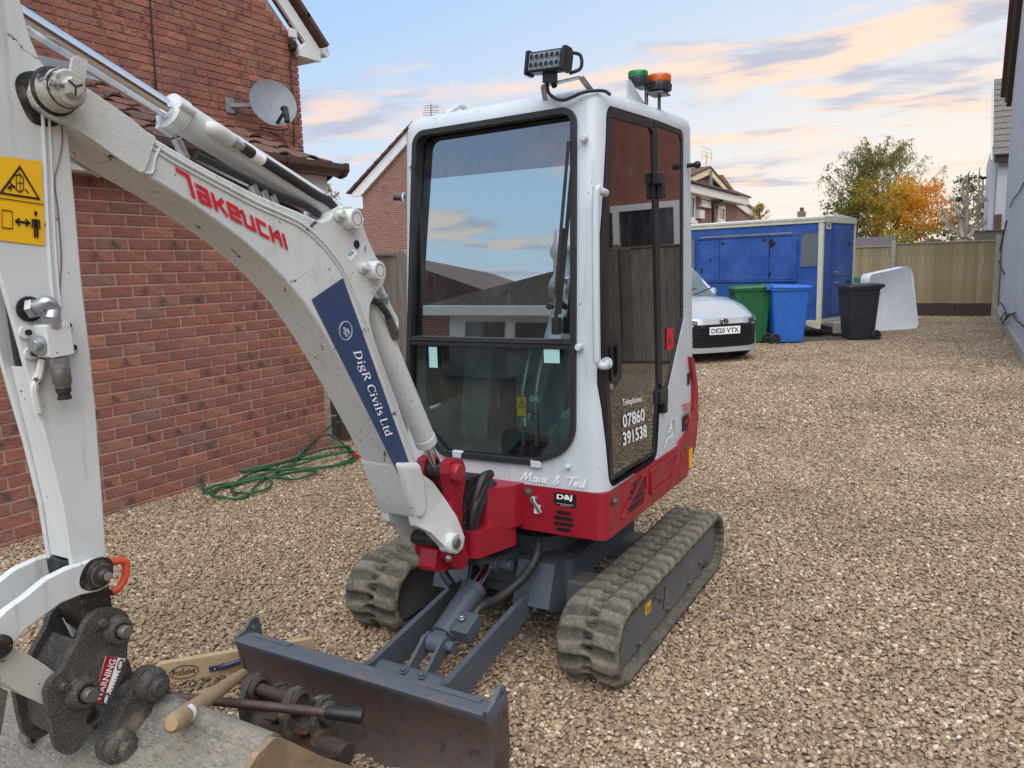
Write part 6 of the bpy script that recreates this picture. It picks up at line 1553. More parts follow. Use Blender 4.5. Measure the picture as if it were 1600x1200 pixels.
# warning panel
q = [(-1.5180,0.8049,1.7238),(-1.5180,0.8878,1.7219),(-1.5180,0.8754,1.5645),(-1.5180,0.7891,1.5741)]
yp = rawmesh('warning_panel', q, [(0, 1, 2, 3)], M['ydecal'], am_)
p0, p1, p2 = [Vector(p) for p in [(-1.5170,0.7890,1.5774),(-1.5170,0.8742,1.5693),(-1.5170,0.8039,1.7202)]]
ic = []
ic += [([(.10, .57), (.50, .94), (.90, .57), (.10, .57), (.50, .94)], .035)]
ic += [([(.42, .64), (.42, .82), (.50, .85), (.57, .80), (.57, .66), (.50, .62), (.42, .64)], .018), ([(.5, .62), (.5, .84)], .014), ([(.24, .64), (.34, .69), (.40, .66)], .03), ([(.30, .61), (.33, .69), (.29, .73)], .022), ([(.44, .73), (.56, .74)], .014), ([(.60, .67), (.68, .62)], .02)]
ic += [([(0, .505), (1, .505)], .012)]
ic += [([(.12, .14), (.33, .14), (.33, .36), (.12, .36), (.12, .14)], .014)]
ic += [([(.42, .24), (.66, .24)], .03), ([(.48, .285), (.40, .24), (.48, .195)], .028), ([(.60, .285), (.68, .24), (.60, .195)], .028)]
ic += [([(.82, .30), (.82, .20)], .11), ([(.795, .20), (.795, .06)], .045), ([(.85, .20), (.85, .06)], .045), ([(.745, .30), (.735, .18)], .03), ([(.895, .30), (.905, .18)], .03), ([(.79, .375), (.85, .375)], .06)]
decal('warning_pictogram', strokes(ic, .02), p0, p1-p0, p2-p0, M['kdecal'], yp, fit=False, lift=0.0006)
# auxiliary valve with elbow and coupler
v0 = Vector([(-1.4900,0.8558,1.3884)][0])
b = MB(); q = rpoly([(0.834,1.417),(0.878,1.421),(0.881,1.359),(0.834,1.355)], .004); b.prism(q, 'X', AXL+.004, AXL+.050); vb_ = b.build('valve_block', M['paint'], am_, bevel=.003)
b = MB()
for u, v in ((42, 519), (51, 552)):
    q = [(0.822,1.404),(0.827,1.364)][0 if u == 42 else 1]; b.prism(rpoly([(q[0]-.014, q[1]-.012), (q[0]+.040, q[1]-.010), (q[0]+.040, q[1]+.010), (q[0]-.014, q[1]+.012)], .010), 'X', AXL+.001, AXL+.007)
for u, v in ((105, 508), (113, 543)):
    q = [(0.899,1.411),(0.905,1.367)][0 if u == 105 else 1]; b.prism(rpoly([(q[0]-.03, q[1]-.010), (q[0]+.010, q[1]-.010), (q[0]+.010, q[1]+.010), (q[0]-.03, q[1]+.010)], .008), 'X', AXL+.001, AXL+.008)
b.build('mounting_tab', M['paint'], vb_, bevel=.002)
b = MB()
for q in [(0.822,1.404),(0.827,1.364),(0.899,1.411),(0.905,1.367)]: b.lathe([(.0055, 0), (.0055, .009), (0, .009)], (AXL+.004, q[0], q[1]), (1, 0, 0), 10)
b.build('bolt', M['greasy'], vb_)
e0 = Vector([(-1.5150,0.8325,1.4468)][0]); e1_ = Vector([(-1.4850,0.8494,1.4518)][0]); e2_ = Vector([(-1.4800,0.8494,1.4254)][0])
b = MB(); b.lathe([(.024, 0), (.024, .004), (.014, .004)], (AXL+.001, e0.y, e0.z), (1, 0, 0), 20); b.build('grommet', M['rubber'], vb_)
b = MB(); b.cyl(e0, e0+(e1_-e0)*.35, .019, n=6); b.tube(smoothline([e0, e0+(e1_-e0)*.5+Vector((0.004, 0, .003)), e1_+Vector((0, 0, .006)), e1_+Vector((0, .008, -.008)), e2_], 5), .0135, 14); b.cyl(e2_+Vector((0, 0, .006)), e2_+Vector((0, .003, -.014)), .016, n=6); b.build('elbow', M['zinc'], vb_)
c0 = Vector([(-1.4900,0.8616,1.3535)][0]); c1_ = Vector([(-1.4900,0.8634,1.2837)][0]); cdv = (c1_-c0)
b = MB(); b.cyl(c0, c0+cdv*.30, .0175, n=6); b.build('coupler_nut', M['zinc'], vb_)
b = MB(); b.lathe([(.015, 0), (.0165, .002), (.0165, .030), (.014, .033), (.014, .038)], c0+cdv*.30, cdv, 18); b.build('coupler', M['dullsteel'], vb_)
b = MB(); b.lathe([(.0135, 0), (.0135, .010), (.011, .011), (.011, .018), (.0125, .019), (.0125, .024), (0, .024)], c0+cdv*.30+cdv.normalized()*.037, cdv, 18); b.build('coupler_cap', M['rubber'], vb_)
pq = Vector([(-1.5050,0.8345,1.3804)][0]); p2_ = Vector([(-1.4800,0.8285,1.3888)][0])
b = MB(); b.cyl(pq+Vector((0, .02, 0)), pq+Vector((.012, -.004, 0)), .014, n=16); bolt(b, pq+Vector((.012, -.006, 0)), (.5, -1, 0), .011, .016); b.build('plug', M['zinc'], vb_)
b = MB(); b.tube(smoothline([Vector(p) for p in [(-1.5120,0.8421,1.3501),(-1.5120,0.8311,1.3171),(-1.5120,0.8206,1.2990),(-1.5120,0.8206,1.2793),(-1.5120,0.8233,1.2505)]], 4), .0075, 8); b.build('tube', M['paint'], vb_)
# orange hook at the back of the arm
hk = [Vector(p) for p in [(-1.5600,0.9583,0.8970),(-1.5600,0.9902,0.8886),(-1.5600,0.9963,0.8747),(-1.5600,0.9905,0.8503),(-1.5600,0.9749,0.8327),(-1.5600,0.9564,0.8281)]]
b = MB().tube(smoothline(hk, 5), .0085, 10); b.build('hook', M['orange'], am_)

# ------------------------------------------------------------------ bucket links
lk = [(0.899,0.936),(0.874,0.936),(0.839,0.937),(0.795,0.931),(0.749,0.910),(0.714,0.898),(0.678,0.876),(0.660,0.859),(0.667,0.825),(0.692,0.807),(0.711,0.821),(0.724,0.831),(0.745,0.847),(0.776,0.858),(0.817,0.872),(0.856,0.873),(0.891,0.867),(0.918,0.871),(0.930,0.893),(0.919,0.923)]
for x0, x1 in ((-1.519, -1.500), (-1.630, -1.611)): MB().prism(lk, 'X', x0, x1).build('curved_link', M['paint'], am_, bevel=.004)
ly, lz_ = [(0.897,0.903)][0]
b = MB(); b.lathe([(.029, 0), (.029, .005), (.024, .009), (.022, .009), (.022, .015), (.015, .018), (.015, .022), (.010, .027), (0, .027)], (-1.500, ly, lz_), (1, 0, 0), 24); b.build('link_pin', M['greasy'], am_)
b = MB(); b.lathe([(.0225, .0), (.0230, .003), (.019, .0035)], (-1.4905, ly, lz_), (1, 0, 0), 24); b.lathe([(.009, 0), (.009, .005), (0, .006)], (-1.474, ly+.002, lz_-.001), (1, 0, 0), 12); b.build('link_pin_cap', M['zinc'], am_)
gq = [(ly-.004+.036*math.cos(a)*(1+.12*math.sin(2*a)), lz_+.002+.033*math.sin(a)) for a in [2*PI*k/30 for k in range(30)]]
MB().prism(gq, 'X', -1.5005, -1.4988).build('grease_stain', M['greasy'], am_)
tp = [(0.856,0.938),(0.927,0.929),(0.929,0.856),(0.931,0.805),(0.934,0.775),(0.900,0.754),(0.876,0.786),(0.862,0.834)]
MB().prism(tp, 'X', -1.614, -1.5165).build('arm_tip', M['greasy'], am_, bevel=.006)
kn = rpoly([(0.677,0.868),(0.709,0.860),(0.722,0.823),(0.753,0.792),(0.782,0.755),(0.803,0.724),(0.796,0.680),(0.775,0.672),(0.738,0.713),(0.703,0.760),(0.668,0.795)], .012)
hl = MB().prism(kn, 'X', -1.605, -1.518).build('knuckle_link', M['dusty'], am_, bevel=.01)
b = MB(); b.lathe([(.022, 0), (.022, .008), (.015, .014), (0, .014)], (-1.500, *[(0.696,0.838)][0]), (1, 0, 0), 20); b.build('link_pin', M['greasy'], hl)

# ------------------------------------------------------------------ quick hitch
hp_ = [(0.883,0.826),(0.897,0.828),(0.913,0.823),(0.938,0.810),(0.953,0.785),(0.954,0.756),(0.943,0.727),(0.936,0.687),(0.923,0.664),(0.896,0.629),(0.872,0.604),(0.842,0.578),(0.817,0.559),(0.796,0.561),(0.779,0.577),(0.773,0.602),(0.770,0.641),(0.768,0.688),(0.769,0.711),(0.783,0.729),(0.807,0.740),(0.822,0.761),(0.843,0.784),(0.858,0.811)]
hp_ = smoothline([Vector(p) for p in hp_], 3, True)
y5, z5 = [(0.854,0.610)][0]
hole = [(y5+.016*math.cos(a), z5+.016*math.sin(a)) for a in [2*PI*k/18 for k in range(18)]]
qh = MB().prism([tuple(p) for p in hp_], 'X', -1.516, -1.500, holes=[hole]).build('quick_hitch', M['black'], am_, bevel=.004)
MB().prism([tuple(p) for p in hp_], 'X', -1.632, -1.616).build('far_plate', M['black'], qh, bevel=.004)
b = MB(); b.prism([(0.814,0.726),(0.854,0.772),(0.884,0.748),(0.904,0.681),(0.868,0.613),(0.810,0.576),(0.787,0.603),(0.789,0.684)], 'X', -1.6155, -1.5165); b.build('hitch_core', M['black'], qh)
for (u, v), r in (((185, 985), .027), ((130, 1083), .030)):
    y_, z_ = [(0.920,0.773),(0.833,0.677)][0 if u == 185 else 1]
    b = MB(); b.lathe([(r*1.12, 0), (r*1.08, .010), (r*.95, .016), (r*.95, .024), (r*.62, .024), (r*.62, .014)], (-1.5005, y_, z_), (1, 0, 0), 28); b.build('pin_boss', M['black'], qh, bevel=.002)
    b = MB(); b.lathe([(r*.5, 0), (r*.5, .034), (r*.42, .038), (0, .038)], (-1.500, y_+.002, z_), (1, 0, 0), 22); b.build('pin', M['dullsteel'], qh)
    b = MB(); bolt(b, (-1.500, y_-r*1.15, z_+r*1.05), (1, 0, 0), .009, .014); b.build('bolt', M['black'], qh)
b = MB()
for q in [(0.854,0.630),(0.855,0.589)]: b.lathe([(.005, 0), (.005, .002), (0, .002)], (-1.5, q[0], q[1]), (1, 0, 0), 10)
b.build('screw', M['kdecal'], qh)
q = [(-1.4985,0.8916,0.7270),(-1.4985,0.9335,0.7014),(-1.4985,0.8829,0.6245),(-1.4985,0.8543,0.6426)]
wl_ = rawmesh('warning_label', [q[0], q[1], q[2], q[3]], [(0, 1, 2, 3)], M['wdecal'], qh)
q2 = [(-1.4978,0.8925,0.7267),(-1.4978,0.9166,0.7111),(-1.4978,0.8733,0.6312),(-1.4978,0.8539,0.6430)]
rawmesh('warning_label_band', q2, [(0, 1, 2, 3)], mat('label_red', srgb(158, 28, 44), .5), wl_)
p0, p1, p2 = [Vector(p) for p in [(-1.4970,0.8694,0.6378),(-1.4970,0.9129,0.7087),(-1.4970,0.8564,0.6461)]]
decal('warning_lettering', text_pts('WARNING', .01), p0, p1-p0, p2-p0, M['wdecal'], wl_)
b = MB()
for q in [(0.920,0.694),(0.882,0.637)]:
    b.tube([Vector((-1.4972, q[0]+.006*math.cos(a)+.003*math.sin(a), q[1]+.010*math.sin(a))) for a in [2*PI*k/16 for k in range(16)]], .0015, 4, closed=True)
q = [(-1.4972,0.9125,0.6787),(-1.4972,0.9179,0.6746),(-1.4972,0.8883,0.6421),(-1.4972,0.8935,0.6379)]
for f in range(8):
    k = f/7; a = Vector(q[0])*(1-k)+Vector(q[2])*k; c_ = Vector(q[1])*(1-k)+Vector(q[3])*k; b.tube([a, c_], .0009, 4)
b.build('label_print', M['kdecal'], wl_)

# ------------------------------------------------------------------ bucket
ear = smoothline([Vector(p) for p in [(0.957,0.658),(0.978,0.662),(1.000,0.653),(1.017,0.628),(1.027,0.569),(1.034,0.542),(1.003,0.528),(0.946,0.529),(0.938,0.515),(0.928,0.487),(0.901,0.480),(0.880,0.494),(0.857,0.512),(0.854,0.539),(0.862,0.555),(0.885,0.564),(0.914,0.606),(0.936,0.631)]], 3, True)
bp = [(1.040, .545), (1.025, .565), (1.000, .572), (.965, .556), (.93, .533), (.86, .495), (.78, .435), (.70, .36), (.645, .27), (.63, .18), (.66, .09), (.74, .03), (.86, .005), (1.00, .0)]
bi = [(1.00, .012), (.87, .018), (.755, .045), (.68, .10), (.65, .19), (.66, .27), (.715, .35), (.79, .42), (.87, .48), (.94, .52), (.985, .535), (1.02, .53), (1.035, .53)]
bk = MB().prism(bp+bi, 'X', -1.985, -1.163); bucket = bk.build('bucket', M['mud'], E, bevel=.002)
b = MB(); b.cyl((-1.985, 1.005, .547), (-1.163, 1.005, .547), .035, n=26); b.build('torsion_tube', M['mud'], bucket)
sp_ = [(1.035, .560), (1.005, .582), (.96, .570), (.85, .50), (.77, .44), (.69, .36), (.635, .27), (.62, .18), (.65, .085), (.735, .02), (.86, -.005), (1.01, -.008), (1.12, .08), (1.22, .22), (1.262, .335), (1.245, .365), (1.14, .455)]
for x0 in (-1.162, -2.001): MB().prism(rpoly(sp_, .01), 'X', x0, x0+.016).build('side_plate', M['tan_mud'], bucket, bevel=.003)
for x0, x1 in ((-1.510, -1.488), (-1.642, -1.620)): MB().prism([tuple(p) for p in ear], 'X', x0, x1).build('ear', M['black'], bucket, bevel=.005)
for (u, v) in ((240, 1070), (190, 1168)):
    y_, z_ = [(0.979,0.623),(0.893,0.526)][0 if u == 240 else 1]
    b = MB(); b.lathe([(.037, 0), (.036, .008), (.030, .016), (.030, .024), (.019, .026), (.019, .034), (.016, .037), (0, .037)], (-1.489, y_, z_), (1, 0, 0), 26); b.build('pin', M['black'], bucket, bevel=.001)
b = MB(); b.prism([(0.759,0.691),(0.813,0.627),(0.787,0.538),(0.769,0.560),(0.759,0.649)], 'X', -1.75, -1.735); b.build('gusset', M['mud'], bucket, bevel=.003)
c0 = Vector([(-1.7189,0.8600,0.4961)][0]); b = MB(); b.lathe([(.024, 0), (.024, .05), (.012, .05), (.012, .03)], c0-Vector((.05, 0, 0)), (1, -.2, .1), 16); b.beam(c0+Vector((-.05, .03, -.03)), c0+Vector((-.03, .10, .05)), .04, .05); b.build('latch_spring', M['mud'], qh, bevel=.003)

# ================================================================== loose things around the digger
# green garden hose
M['hosegreen'] = mat('green_hose', srgb(28, 90, 56), 0.42, var=0.22, vs=22, dirt=[(srgb(110, 130, 110), 0.62, 0.8, 14)])
hs = thing('garden_hose', 'green garden hose coiled loosely on the gravel by the brick wall', 'hose', (-4.4, 4.0, 0), world=True)
rsx = random.Random(8)
def hose_loop(pts, z=0.018, r=0.0085, n=8, closed=False):
    P = [Vector((p[0], p[1], z+rsx.uniform(0, .02))) for p in pts]
    return smoothline(P, n, closed)
L1 = [(-4.556,4.863),(-4.404,4.851),(-4.205,4.718),(-4.094,4.538),(-4.129,4.394),(-4.246,4.240),(-4.362,4.028),(-4.416,3.832),(-4.426,3.610),(-4.399,3.452),(-4.531,3.512),(-4.699,3.670),(-4.737,3.845),(-4.589,4.050),(-4.551,4.343),(-4.431,4.575),(-4.331,4.808),(-4.185,4.726),(-4.053,4.513),(-4.107,4.300),(-4.236,4.162),(-4.303,4.034),(-4.300,3.846),(-4.174,3.670),(-4.097,3.490),(-4.183,3.404),(-4.339,3.429),(-4.407,3.567),(-4.394,3.695),(-4.344,3.826),(-4.266,3.935),(-4.081,3.942),(-4.039,4.092),(-4.122,4.192),(-4.278,4.205),(-4.432,4.159),(-4.499,3.968),(-4.454,3.778),(-4.296,3.565),(-4.113,3.531),(-4.074,3.664),(-4.156,3.800),(-4.305,3.881),(-4.394,3.842),(-4.421,3.719),(-4.469,3.591),(-4.481,3.482)]
b = MB(); b.tube(hose_loop(L1, .022, n=6), .0088, 8); b.build('coil', M['hosegreen'], hs)
L2 = [(-4.359,4.089),(-4.335,4.263),(-4.310,4.446),(-4.253,4.605),(-4.224,4.709),(-4.388,4.833),(-4.476,4.698),(-4.499,4.500),(-4.489,4.282),(-4.466,4.063),(-4.501,3.909)]
b = MB(); b.tube(hose_loop(L2, .045, n=6), .0088, 8); b.build('coil', M['hosegreen'], hs)
up_ = [Vector(p) for p in [(-4.6000,4.3160,-0.0464),(-4.6000,4.4236,-0.0039),(-4.6000,4.5955,0.0745)]]+[Vector(p) for p in [(-4.6859,4.9700,0.1665),(-4.5940,4.9700,0.2185),(-4.4364,4.9700,0.2192)]]
b = MB(); b.tube(smoothline([Vector((*[(-4.333,4.001)][0], .03))]+up_[1:], 6), .0088, 8); b.build('coil', M['hosegreen'], hs)
q = [Vector((*p, .03)) for p in [(-4.317,4.793)]]+[Vector(p) for p in [(-4.5593,4.9500,0.0681),(-4.6654,4.9500,0.1042),(-4.8167,4.9500,0.0688)]]+[Vector((*p, .03)) for p in [(-4.405,4.234)]]
b = MB(); b.tube(smoothline(q, 6), .0088, 8); b.build('coil', M['hosegreen'], hs)
q = Vector((*[(-4.176,4.709)][0], .03)); b = MB(); b.cyl(q, q+Vector((.05, -.03, 0)), .018, n=12); b.build('connector', M['rdecal'], hs)

# spare bucket lying in front of the blade
sb = thing('spare_bucket', 'dark rusty spare bucket with pins lying against the dozer blade', 'bucket', (-1.75, 1.5, 0), world=True)
def arcp(c, r, a0, a1, n): return [(c[0]+r*math.cos(R(a0+(a1-a0)*k/n)), c[1]+r*math.sin(R(a0+(a1-a0)*k/n))) for k in range(n+1)]
po = arcp((1.41, .05), .13, 55, 200, 14); pi_ = arcp((1.41, .05), .115, 200, 55, 14)
MB().prism(po+pi_, 'X', -2.02, -1.46).build('shell', M['rust'], sb, bevel=.002)
for x0 in (-2.03, -1.458): MB().prism(rpoly(arcp((1.41, .05), .132, 60, 195, 12)+[(1.28, .0), (1.52, .0), (1.54, .10)], .006), 'X', x0, x0+.012).build('side_plate', M['rust'], sb, bevel=.002)
b = MB(); b.cyl((-1.80, 1.515, .155), (-1.440, 1.515, .145), .034, n=22); b.build('torsion_tube', M['rust'], sb)
for x0 in (-1.805, -1.635):
    e_ = rpoly([(1.47, .13), (1.46, .24), (1.50, .292), (1.545, .292), (1.575, .262), (1.585, .225), (1.64, .215), (1.655, .18), (1.64, .135), (1.56, .12)], .014)
    MB().prism(e_, 'X', x0-.011, x0+.011).build('ear', M['black'], sb, bevel=.003)
    for (yy, zz) in ((1.522, .255), (1.615, .175)):
        b = MB(); b.lathe([(.037, -.022), (.037, .020), (.028, .026), (.028, .018), (.012, .016), (0, .016)], (x0, yy, zz), (1, 0, 0), 22); b.build('boss', M['rust'], sb)
b = MB(); b.cyl((-1.805, 1.522, .255), (-1.635, 1.522, .255), .018, n=16); b.build('pin', M['rust'], sb)
b = MB(); b.lathe([(.034, -.02), (.034, .02), (.024, .024), (0, .02)], (-1.535, 1.545, .235), (1, 0, 0), 22); b.prism(rpoly([(1.50, .12), (1.49, .22), (1.53, .28), (1.58, .27), (1.60, .2), (1.58, .12)], .012), 'X', -1.556, -1.538); b.build('boss', M['black'], sb, bevel=.002)
rs2 = random.Random(2)
for (x, y, z) in ((-1.70, 1.47, .205), (-1.58, 1.47, .195)):
    b = MB(); b.prism([(x-.02, y), (x+.02, y+.01), (x+.03, y+.08), (x-.0, y+.10), (x-.025, y+.07)], 'Z', z-.006, z+.004); o = b.build('tooth_guard', M['rust'], sb, bevel=.002); o.rotation_euler = (0, 0, 0)
# straight wooden tamper board with handle and oval print
M['newwood'] = timber_mat('planed_pine', srgb(186, 158, 120), srgb(208, 184, 148), 0.0, (1.2, 14, 14))
M['handlewood'] = timber_mat('ash_handle', srgb(172, 144, 108), srgb(196, 170, 134), 0.0, (3, 3, 3))
M['blueplastic'] = mat('navy_plastic', srgb(40, 48, 78), 0.4, var=.15)
pa, pb_ = Vector((-2.40, 1.640, .10)), Vector((-2.055, 2.02, .10))
tb = thing('wooden_float', 'pale wooden float board with navy handle and oval print beside the blade', 'float', tuple((pa+pb_)/2), world=True)
dv = (pb_-pa).normalized(); sdv = Vector((dv.y, -dv.x, 0)); nvv = (Vector((0, 0, .35))+sdv).normalized()
b = MB(); b.beam(pa-dv*.02, pb_-dv*.0, .025, .082, up=Vector((0, 0, 1))); b.build('board', M['newwood'], tb, bevel=.003)
f0 = pa+sdv*.0135
b = MB(); hq = [f0+dv*.19+Vector((0, 0, -.006)), f0+dv*.20+sdv*.018+Vector((0, 0, .0)), f0+dv*.34+sdv*.026+Vector((0, 0, .025)), f0+dv*.40+sdv*.02+Vector((0, 0, .028)), f0+dv*.415+Vector((0, 0, .026))]
b.tube(smoothline(hq, 5), .010, 8); b.box(f0+dv*.175+Vector((0, 0, -.008)), (.02, .06, .016), Matrix.Rotation(-math.atan2(dv.x, dv.y), 3, 'Z')); b.build('handle', M['blueplastic'], tb, bevel=.002)
b = MB(); b.ball(f0+dv*.165+sdv*.011+Vector((0, 0, -.008)), .004, 8); b.build('screw', M['zinc'], tb)
oc = f0+dv*.06+sdv*.001+Vector((0, 0, -.004))
b = MB(); b.tube([oc+dv*(.048*math.cos(a))+Vector((0, 0, .024*math.sin(a))) for a in [2*PI*k/28 for k in range(28)]], .0014, 4, closed=True); b.build('print_oval', M['kdecal'], tb)
decal('print_lettering', text_pts('ProSolve', .01), oc-dv*.038+Vector((0, 0, -.010)), dv*.076, Vector((0, 0, .024)), M['kdecal'], tb, lift=.0008)
# wooden hammer shaft
ha, hb_ = Vector((-1.560, 1.055, .640)), Vector((-1.80, 1.470, .345))
ha = Vector([(-1.3100,0.8956,0.6250)][0]); hb_ = Vector([(-1.7287,1.4213,0.3700)][0])
sh_ = thing('wooden_shaft', 'pale wooden tool shaft with white band lying across the buckets', 'tool handle', tuple(ha), world=True)
dvv = hb_-ha; Lh = dvv.length
b = MB(); b.lathe([(.0, -.004), (.012, -.002), (.0195, .012), (.0205, .04), (.019, Lh*.35), (.0165, Lh*.7), (.014, Lh-.01), (.010, Lh), (0, Lh)], ha, dvv, 18); b.build('shaft', M['handlewood'], sh_)
b = MB(); b.lathe([(.0203, 0), (.0203, .030)], ha+dvv.normalized()*.085, dvv, 18, a0=-.6, a1=1.6); b.build('paper_band', M['wdecal'], sh_)
# rusty bar with black grip
ra, rb_ = Vector([(-1.7702,1.2074,0.4000)][0]), Vector([(-1.3456,1.4832,0.3100)][0])
rb0 = thing('rusty_bar', 'rusty steel bar with black rubber grip resting over the spare bucket', 'tool', tuple(ra), world=True)
d_ = (rb_-ra).normalized(); L3 = (rb_-ra).length
MB().cyl(ra-d_*.05, rb_-d_*.05, .0125, n=12).build('bar', M['rust'], rb0)
b = MB(); b.lathe([(.0125, 0), (.0165, .006), (.018, .05), (.0205, .085), (.022, .092), (.0205, .099), (.010, .103), (0, .103)], rb_-d_*.10, d_, 18); b.build('grip', M['rubber'], rb0)

# ================================================================== trailer
M['tblue'] = None
t = NT('trailer_blue')
c = t.mix(t.ramp(t.noise(2.2, 6, .65), .35, .7), srgb(38, 76, 148), srgb(54, 96, 168))
c = t.mix(t.ramp(t.noise(5, 6, .7, .6), .58, .72, 0, .45), c, srgb(92, 120, 178))
c = t.mix(t.ramp(t.noise(1.6, 6, .7, stretch=(1, 1, .4)), .52, .72, 0, .5), c, srgb(70, 96, 150))
c = t.mix(t.ramp(t.noise(3.1, 7, .75, 1.0), .625, .65), c, srgb(34, 38, 52))
t.set('Base Color', c); t.set('Roughness', .5); M['tblue'] = t.m
t = NT('trailer_blue_end')
c = t.mix(t.ramp(t.noise(2.2, 6, .65), .35, .7), srgb(40, 66, 128), srgb(50, 80, 146)); t.set('Base Color', c); t.set('Roughness', .45); M['tblue2'] = M['tblue']
M['tcream'] = mat('cream_trim', srgb(208, 202, 178), .6, var=.1, vs=12, dirt=[(srgb(150, 130, 100), .6, .8, 9)])
M['perspex'] = mat('grey_perspex', srgb(104, 108, 112), .35, var=.25, vs=4, stretch=(14, 1, 1))
TL, TW, TB, TT = 4.3, 1.62, .33, 2.22
tr = thing('blue_trailer', 'blue box catering trailer with serving hatch and cream corner trims', 'trailer', (-2.25, 15.70, 0), R(-13.8))
b = MB().bx(-TL, 0, 0, TW, TB, TT); b.build('body', M['tblue'], tr, bevel=.01)
b = MB(); b.prism(rpoly([(-.07, -.018), (.018, -.018), (.018, .05), (.0, .05), (.0, .0), (-.07, .0)], .006), 'Z', TB-.08, TT+.01); b.build('corner_trim', M['tcream'], tr, bevel=.003)
MB().prism([(.0, TW-.06), (.016, TW-.06), (.016, TW+.014), (-.03, TW+.014), (-.03, TW), (.0, TW)], 'Z', TB, TT).build('corner_trim', M['tcream'], tr)
b = MB(); b.bx(-TL-.02, .03, -.028, .0, TT-.075, TT+.03); b.bx(0, .028, .0, TW+.02, TT-.075, TT+.03); b.build('roof_edge', M['tcream'], tr, bevel=.006)
b = MB(); b.bx(-TL-.02, .03, -.034, .0, TT-.02, TT-.005); b.build('roof_strip', M['lead'], tr)
b = MB(); b.prism([(-.03, TT+.03), (TW+.03, TT+.03), (TW*.5, TT+.09)], 'X', -TL, .03); b.build('roof', M['whitepaint'], tr)
b = MB(); b.bx(-TL, .01, -.022, .0, TB-.07, TB+.0); b.bx(.0, .022, .0, TW, TB-.06, TB+.01); b.prism([(-.35, TB-.07), (.02, TB-.07), (.02, TB-.16), (-.06, TB-.16)], 'Y', -.02, .0); b.build('sill_trim', M['tcream'], tr, bevel=.004)
hx0, hx1, hz0, hz1 = -2.62, -.47, 1.06, 1.96
b = MB(); b.prism([(hx0, hz0), (hx1, hz0), (hx1, hz1), (hx0, hz1)], 'Y', -.035, -.001, holes=[[(hx0+.03, hz0+.03), (hx1-.03, hz0+.03), (hx1-.03, hz1-.03), (hx0+.03, hz1-.03)]]); b.build('hatch_frame', M['tblue'], tr, bevel=.003)
for x0, x1 in ((hx0+.035, -2.10), (-2.09, -1.03), (-1.02, hx1-.035)): MB().bx(x0, x1, -.026, -.001, hz0+.04, hz1-.04).build('hatch_panel', M['tblue'], tr, bevel=.004)
MB().bx(hx0+.1, hx1-.1, -.05, -.03, hz1+.005, hz1+.035).build('hatch_hinge', M['lead'], tr, bevel=.003)
for x0, x1 in ((-.40, -.08), (-2.98, -2.68)):
    b = MB().prism([(x0-.02, 1.33), (x1+.02, 1.33), (x1+.02, 1.98), (x0-.02, 1.98)], 'Y', -.014, -.001, holes=[[(x0, 1.35), (x1, 1.35), (x1, 1.96), (x0, 1.96)]]); f = b.build('side_light', M['tblue'], tr, bevel=.003)
    MB().bx(x0, x1, -.008, -.003, 1.35, 1.96).build('pane', M['perspex'], f)
rp = random.Random(6)
for (x, z, w_, h_) in ((-.98, 1.80, .13, .15), (-1.12, 1.86, .07, .05), (-1.02, 1.62, .03, .16), (-2.02, 1.84, .09, .05), (-2.50, 1.30, .05, .12), (-2.30, 1.52, .04, .07), (-1.00, 1.20, .05, .10)):
    pts_ = [(x+w_*.6*math.cos(a)*rp.uniform(.45, 1.2), z+h_*.6*math.sin(a)*rp.uniform(.45, 1.2)) for a in [2*PI*k/14 for k in range(14)]]
    MB().prism(pts_, 'Y', -.029, -.0265).build('peeled_patch', M['kdecal'], tr)
for x0 in (-.80, -.28): MB().bx(x0-.09, x0+.09, -.022, -.001, .935, .955).build('vent_slot', M['kdecal'], tr)
for y0, y1, z0, z1 in ((.50, 1.30, .42, 2.10),):
    d_ = MB().bx(-.005, .022, y0, y1, z0, z1).build('door', M['tblue'], tr, bevel=.004)
    MB().bx(.016, .026, y0+.02, y1-.02, 1.12, 1.135).build('door_split', M['kdecal'], d_)
    for zz in (.65, 1.0, 1.75): MB().box((.03, y1, zz), (.03, .10, .05)).build('hinge', M['kdecal'], d_, bevel=.004)
    for zz in (1.22, 1.02): b = MB(); b.cyl((.02, y0+.05, zz), (.06, y0+.05, zz), .014, n=8); b.beam((.055, y0+.05, zz), (.055, y0+.17, zz), .015, .02); b.build('handle', M['zinc'], d_)
b = MB(); b.bx(.003, .012, .16, .36, 2.03, 2.14); lp = b.build('plate', M['wdecal'], tr)
b = MB(); 
for k in range(2): b.bx(.012, .014, .19+k*.08, .24+k*.08, 2.05, 2.12)
b.build('plate_print', M['kdecal'], lp)
b = MB(); b.bx(-TL, -.05, .1, .2, .2, .30); b.bx(-TL, -.05, 1.85, 1.95, .2, .30); b.bx(-2.0, -1.9, .1, 1.9, .18, .28); b.beam((-.3, .3, .22), (.25, .9, .02), .06, .08); b.build('chassis', M['dullsteel'], tr)
for yy in (.05, 1.85):
    b = MB().lathe([(.15, -.09), (.27, -.09), (.29, -.06), (.29, .06), (.27, .09), (.15, .09), (.14, .03), (0, .03)], (-1.95, yy+.08, .29), (0, -1, 0), 24); b.build('wheel', M['rubber'], tr)
b = MB(); b.box((.16, .55, .16), (.22, .34, .20), Matrix.Rotation(.3, 3, 'Z')); b.build('step_box', M['concrete'], tr, bevel=.01)
b = MB(); b.beam((.02, 1.60, 1.05), (.10, 1.70, 1.02), .05, .10); b.build('lock_box', M['gdecal'], tr, bevel=.005)

